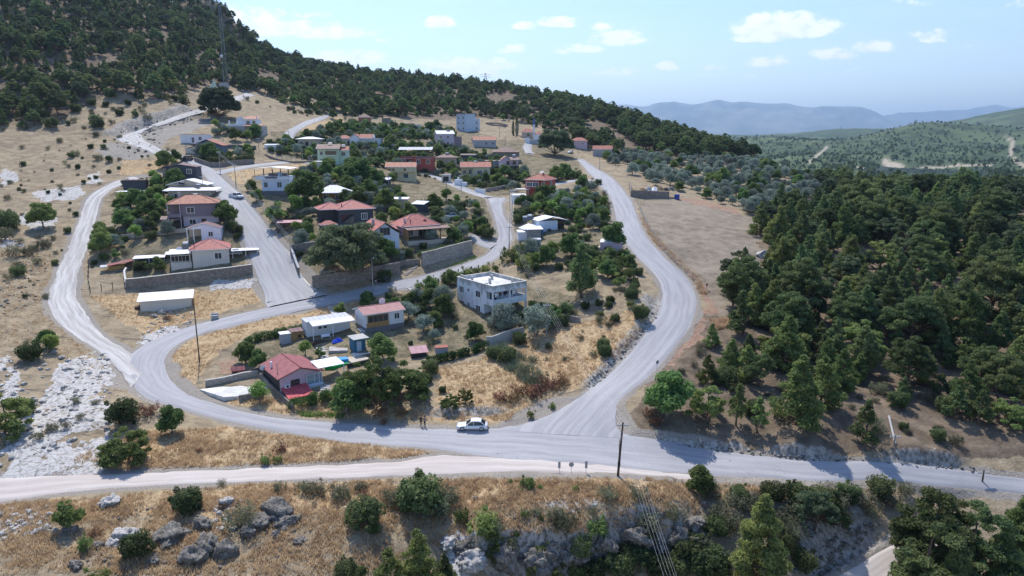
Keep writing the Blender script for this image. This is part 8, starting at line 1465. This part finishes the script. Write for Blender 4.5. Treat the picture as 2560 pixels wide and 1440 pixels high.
# gardens
GARD = [([(290,490),(420,480),(450,560),(440,600),(330,600),(290,560)], 4.6, 'garden left of the mauve house'),([(545,500),(590,520),(605,600),(560,590)], 4.2, 'garden right of the mauve house'),([(300,455),(400,450),(500,470),(300,480)], 4.5, 'garden round the dark grey house'),
 ([(630,530),(780,520),(900,500),(1060,520),(1100,500),(1210,520),(1225,600),(1120,640),(1000,560),(780,560),(700,560),(660,560)], 5.2, 'gardens in the middle of the village'),
 ([(700,470),(780,420),(900,420),(1000,460),(1000,500),(900,490),(800,470)], 5.6, 'gardens behind the pavilion'),([(860,360),(1000,370),(1120,370),(1280,400),(1330,450),(1280,480),(1130,460),(960,420),(820,410),(700,390),(650,370)], 6.0, 'gardens of the upper village'),
 ([(640,360),(740,350),(840,320),(1000,310),(1140,335),(1130,350),(1000,350),(860,345),(720,372)], 6.0, 'orchard above the bungalow'),([(480,385),(630,375),(635,398),(500,400)], 4.0, 'walled garden of the blue grey house'),
 ([(1290,520),(1440,480),(1510,500),(1525,560),(1460,580),(1400,560),(1300,540)], 4.6, 'scrubby plot between the roads'),([(1300,640),(1440,620),(1560,640),(1600,690),(1580,760),(1500,700),(1420,660),(1320,680)], 6.0, 'dry slope between the roads'),
 ([(930,700),(1040,700),(1130,760),(1110,800),(1040,790),(1000,760)], 4.8, 'garden between the prefab and the white house'),([(1200,820),(1300,800),(1420,780),(1430,800),(1300,850)], 4.2, 'front garden of the white house'),([(740,560),(800,540),(800,640),(760,690),(735,660)], 4.4, 'garden beside the concrete street'),
 ([(960,600),(1080,620),(1050,660),(930,690),(900,680)], 4.6, 'terraced garden above the middle road'),([(530,320),(640,320),(640,345),(540,345)], 6, 'garden of the hill villa'),([(1350,470),(1390,440),(1460,440),(1450,452),(1400,455)], 5, 'plot behind the red house'),
 ([(1440,440),(1490,450),(1500,455),(1480,480),(1440,470)], 5, 'corner plot by the upper fork'),([(350,640),(430,640),(430,680),(330,690)], 3.6, 'garden behind the long stone wall'),([(220,600),(320,560),(320,640),(230,670)], 6.5, 'plot beside the left dirt road')]
for poly, st, nm in GARD:
    P = region(st * .77, [poly], (-140, 60, 120, 420), 500 + len(nm) * 3 + int(st * 10), .93, 3, .9)
    for q in P:
        k = ['broad', 'fruit', 'olive', 'scrub'][int(gk.choice(4, p=[.3, .28, .28, .14]))]; i = int(gk.integers(len(PROTO[k]))); s = (.62 + .45 * gk.random()) * (1.25 if k == 'fruit' else 1)
        if project(q)[2] > 300: s *= 1.0
        plant(k, q[0], q[1], s, None, None, 'green %s in the %s' % ({'broad': 'leafy tree', 'fruit': 'small fruit tree', 'olive': 'silvery olive tree', 'scrub': 'low bush'}[k], nm), ({'broad': 'leafy trees', 'fruit': 'fruit trees', 'olive': 'olive trees', 'scrub': 'bushes'}[k]) + ' in the ' + nm, i)
for st, polys, mx in ((1.9, [p for p, _, _ in GARD], .75), (3.4, [[(1250,860),(1440,760),(1620,700),(1600,820),(1450,940),(1300,900)], [(1290,500),(1550,480),(1600,650),(1300,700)], [(950,700),(1150,700),(1240,860),(1000,880)], [(860,940),(1100,920),(1180,1010),(900,1015)]], .8), (6.5, [[(0,330),(300,330),(420,400),(300,440),(150,640),(120,760),(0,800)]], .5)):
    for q in region(st, polys, (-170, 90, 100, 420), int(st * 100), .8, 2, .5): it4.append((q[0], q[1], q[2] - .05, .3 + mx * gk.random(), gk.random() * 6, KEYS.index((['scrub', 'oak_bush'][int(gk.random() < .45)], int(gk.integers(3))))))
scatter_stuff('undergrowth', it4, src, 'low dark undergrowth at the edges of the woods', 'undergrowth')
# far woodland on the green hills beyond
gx = np.random.default_rng(9); azs = np.radians(gx.uniform(12, 46, 26000)); rs = np.exp(gx.uniform(math.log(900), math.log(3000), 26000)); fx, fy = rs * np.sin(azs), rs * np.cos(azs); fz = ground_z(fx, fy); u, v, d = project(np.stack([fx, fy, fz], -1))
m = (u > 1700) & (u < 2750) & (v < 520) & (v > 290); 
for (a, b), (c, e), wd in [((2022,406),(2070,366),5),((2518,342),(2530,352),6),((2530,352),(2526,385),6),((2526,385),(2575,418),6)]:
    t = np.clip(((u-a)*(c-a)+(v-b)*(e-b))/((c-a)**2+(e-b)**2), 0, 1); m &= np.hypot(u-a-t*(c-a), v-b-t*(e-b)) > wd
m &= ~(inpoly(u, v, [(2180,400),(2250,405),(2300,422),(2200,428)])); gr = inpoly(u, v, [(2180,425),(2420,415),(2480,440),(2400,470),(2220,450)]); m &= ~gr | (gx.random(len(u)) < .12)
P = np.stack([fx, fy, fz], -1)[m]; P = P[visible(P, 7)][:3000]
scatter_stuff('far_forest', [(q[0], q[1], q[2] - .3, .55 + .55 * gx.random(), gx.random() * 6, int(gx.integers(0, 10))) for q in P], src, 'young pine forest covering the green hills across the valley', 'forest')
# rows of young olives on the valley floor
rows = []
pc = at_depth(2330, 435, 1090)
for a in range(-26, 27):
    for b in range(-22, 23):
        x = pc[0] + a * 9.5 + b * 2.2; y = pc[1] + b * 9.5 - a * 2; z = gz(x, y); uu, vv, _ = project(np.array([x, y, z]))
        if 2165 < uu < 2470 and 405 < vv < 480: rows.append((x + gx.normal() * .6, y + gx.normal() * .6, z - .1, .8 + .3 * gx.random(), 0, 15 + int(gx.integers(3))))
if rows: scatter_stuff('valley_olive_rows', rows, src, 'straight rows of young olives on the valley floor', 'olive rows')
# ---------------------------------------------------------------- camera, sun, sky
cam = bpy.data.cameras.new('camera'); co = bpy.data.objects.new('camera', cam); COL.objects.link(co); scene.camera = co
cam.sensor_width = 36; cam.lens = F / 2560 * 36; cam.clip_start = .5; cam.clip_end = 60000; co.location = (0, 0, H); co.rotation_euler = (R(90) - PT, 0, 0)
SUN_EL, SUN_AZ = 56, -22   # azimuth from +Y, negative = to the left
sd = Vector((math.cos(R(SUN_EL)) * math.sin(R(SUN_AZ)), math.cos(R(SUN_EL)) * math.cos(R(SUN_AZ)), math.sin(R(SUN_EL))))
sl = bpy.data.lights.new('sun', 'SUN'); sl.energy = 3.7; sl.angle = R(.8); sl.color = (1, .955, .89)
so = bpy.data.objects.new('sun', sl); COL.objects.link(so); so.rotation_euler = sd.to_track_quat('Z', 'Y').to_euler(); so.location = sd * 300
w = bpy.data.worlds.new('World'); scene.world = w; w.use_nodes = True; nt = w.node_tree; nt.nodes.clear(); nb = NB(nt)
out = nb.n('ShaderNodeOutputWorld'); bg = nb.n('ShaderNodeBackground'); nb.l(bg.outputs[0], out.inputs[0]); bg.inputs[1].default_value = .135
sky = nb.n('ShaderNodeTexSky', sky_type='NISHITA'); sky.sun_disc = False; sky.sun_elevation = R(SUN_EL); sky.sun_rotation = R(SUN_AZ); sky.altitude = 300; sky.air_density = 1.2; sky.dust_density = .9; sky.ozone_density = 3.2
D = nb.n('ShaderNodeNewGeometry').outputs['Incoming']
sc_ = nb.n('ShaderNodeVectorMath', operation='SCALE'); nb.l(D, sc_.inputs[0]); sc_.inputs['Scale'].default_value = -1; D = sc_.outputs[0]
sp = nb.n('ShaderNodeSeparateXYZ'); nb.l(D, sp.inputs[0])
yy = nb.math('MAXIMUM', sp.outputs[1], .02); tx = nb.math('DIVIDE', sp.outputs[0], yy); tz = nb.math('DIVIDE', sp.outputs[2], yy)   # tangent-plane sky coordinates round north
cmb = nb.n('ShaderNodeCombineXYZ'); nb.l(tx, cmb.inputs[0]); nb.l(nb.math('MULTIPLY', tz, 1.8), cmb.inputs[1])
n1 = nb.noise(cmb.outputs[0], 34, 8, .64); n2 = nb.noise(cmb.outputs[0], 9, 5, .6); n3 = nb.noise(nb.mapv(cmb.outputs[0], (.5, 2, 1)), 5, 5, .6)
def dirt(u, v):
    r = ray(u, v); return r[0] / r[1], r[2] / r[1]
CL = [(1965,75,118,34,1),(1900,98,60,14,.9),(1545,100,62,24,.8),(1470,125,45,12,.6),(1395,60,44,15,.95),(1312,67,26,12,.8),(1098,60,34,17,1),(1275,125,38,16,.6),(2080,140,50,18,.8),(2185,122,48,19,.8),(1925,158,62,18,.6),(1540,180,80,18,.5),(2325,90,50,16,.6),(1675,172,24,10,.45),(1770,165,20,9,.35),(1378,130,18,9,.4),(955,100,28,8,.5),
      (2140,185,85,12,.35),(2290,10,60,16,.4),(2540,10,50,22,.5),(1820,190,80,8,.3),(1735,135,25,9,.3),(1505,68,32,11,.65),(1668,170,26,13,.7),(1785,170,30,12,.6),(1530,180,70,14,.5),(2195,118,44,16,.7),(1860,190,40,10,.6),(2330,100,46,12,.6),(1400,130,22,10,.6),(1440,122,30,14,.6),(2440,115,30,8,.3),
      (600,50,110,30,.75),(680,75,120,26,.8),(830,85,95,24,.75),(740,40,90,12,.5),(560,100,80,16,.5),(870,150,100,22,.75),(1160,172,115,26,.8),(1235,185,50,14,.6),(1070,150,60,14,.4),(2200,230,130,12,.25),(2420,150,120,10,.2),(1750,240,90,8,.25)]
tot = None
for (u, v, a, b, s) in CL:
    cx, cz = dirt(u, v); e1 = nb.math('DIVIDE', nb.math('SUBTRACT', tx, cx), a / F * .98); dz = nb.math('SUBTRACT', tz, cz)
    e2 = nb.math('DIVIDE', dz, b / F * 1.0); up = nb.math('MULTIPLY', nb.math('LESS_THAN', dz, 0.0), .9)   # flatter underneath
    e2 = nb.math('MULTIPLY', e2, nb.math('ADD', 1.0, up)); q = nb.math('ADD', nb.math('MULTIPLY', e1, e1), nb.math('MULTIPLY', e2, e2))
    k = nb.math('MULTIPLY', nb.math('MAXIMUM', nb.math('SUBTRACT', 1.0, nb.math('MULTIPLY', q, .42)), 0.0), s); tot = k if tot is None else nb.math('MAXIMUM', tot, k)
den = nb.math('ADD', tot, nb.math('MULTIPLY', nb.math('SUBTRACT', nb.math('ADD', nb.math('MULTIPLY', n1, .75), nb.math('MULTIPLY', n2, .25)), .5), 1.9))
cl = nb.math('MULTIPLY', nb.ss(den, .26, .72), nb.math('MULTIPLY', nb.ss(tot, .0, .16), .92))
veil = nb.math('MULTIPLY', nb.ss(n3, .45, .8), .14)
cl = nb.math('MAXIMUM', cl, veil)
front = nb.ss(sp.outputs[1], .05, .2); cl = nb.math('MULTIPLY', cl, front)
shade = nb.mix(nb.ss(n1, .3, .6), (6.0, 6.3, 6.9), (7.5, 7.55, 7.7))
sat = nb.n('ShaderNodeHueSaturation'); nb.l(sky.outputs[0], sat.inputs['Color']); sat.inputs['Saturation'].default_value = 1.15
nb.l(nb.mix(cl, nb.mix(1.0, sat.outputs[0], (1.05, .98, 1.06), 'MULTIPLY'), shade), bg.inputs[0])
vs = scene.view_settings; vs.view_transform = 'Standard'; vs.look = 'None'; vs.exposure = .52; vs.gamma = 1
# air
m = bpy.data.materials.new('haze_air'); m.use_nodes = True; nt = m.node_tree; nt.nodes.clear(); o_ = nt.nodes.new('ShaderNodeOutputMaterial'); pv = nt.nodes.new('ShaderNodeVolumePrincipled')
pv.inputs['Color'].default_value = (.53, .75, 1, 1); pv.inputs['Density'].default_value = 6.2e-5; pv.inputs['Anisotropy'].default_value = .4; nt.links.new(pv.outputs[0], o_.inputs['Volume'])
def boxmesh(name, lo, hi, mat):
    x0, y0, z0 = lo; x1, y1, z1 = hi; V = [(x0,y0,z0),(x1,y0,z0),(x1,y1,z0),(x0,y1,z0),(x0,y0,z1),(x1,y0,z1),(x1,y1,z1),(x0,y1,z1)]
    return mesh_from(name, V, np.array([(0,3,2,1),(4,5,6,7),(0,1,5,4),(1,2,6,5),(2,3,7,6),(3,0,4,7)]), mat)
link('haze', boxmesh('haze', (-32000, -60, -420), (42000, 33000, 1500), m), kind='stuff')
scene.cycles.volume_bounces = 0; scene.cycles.max_bounces = 6; scene.cycles.transparent_max_bounces = 8; scene.cycles.use_denoising = True
scene.cycles.volume_step_rate = 10
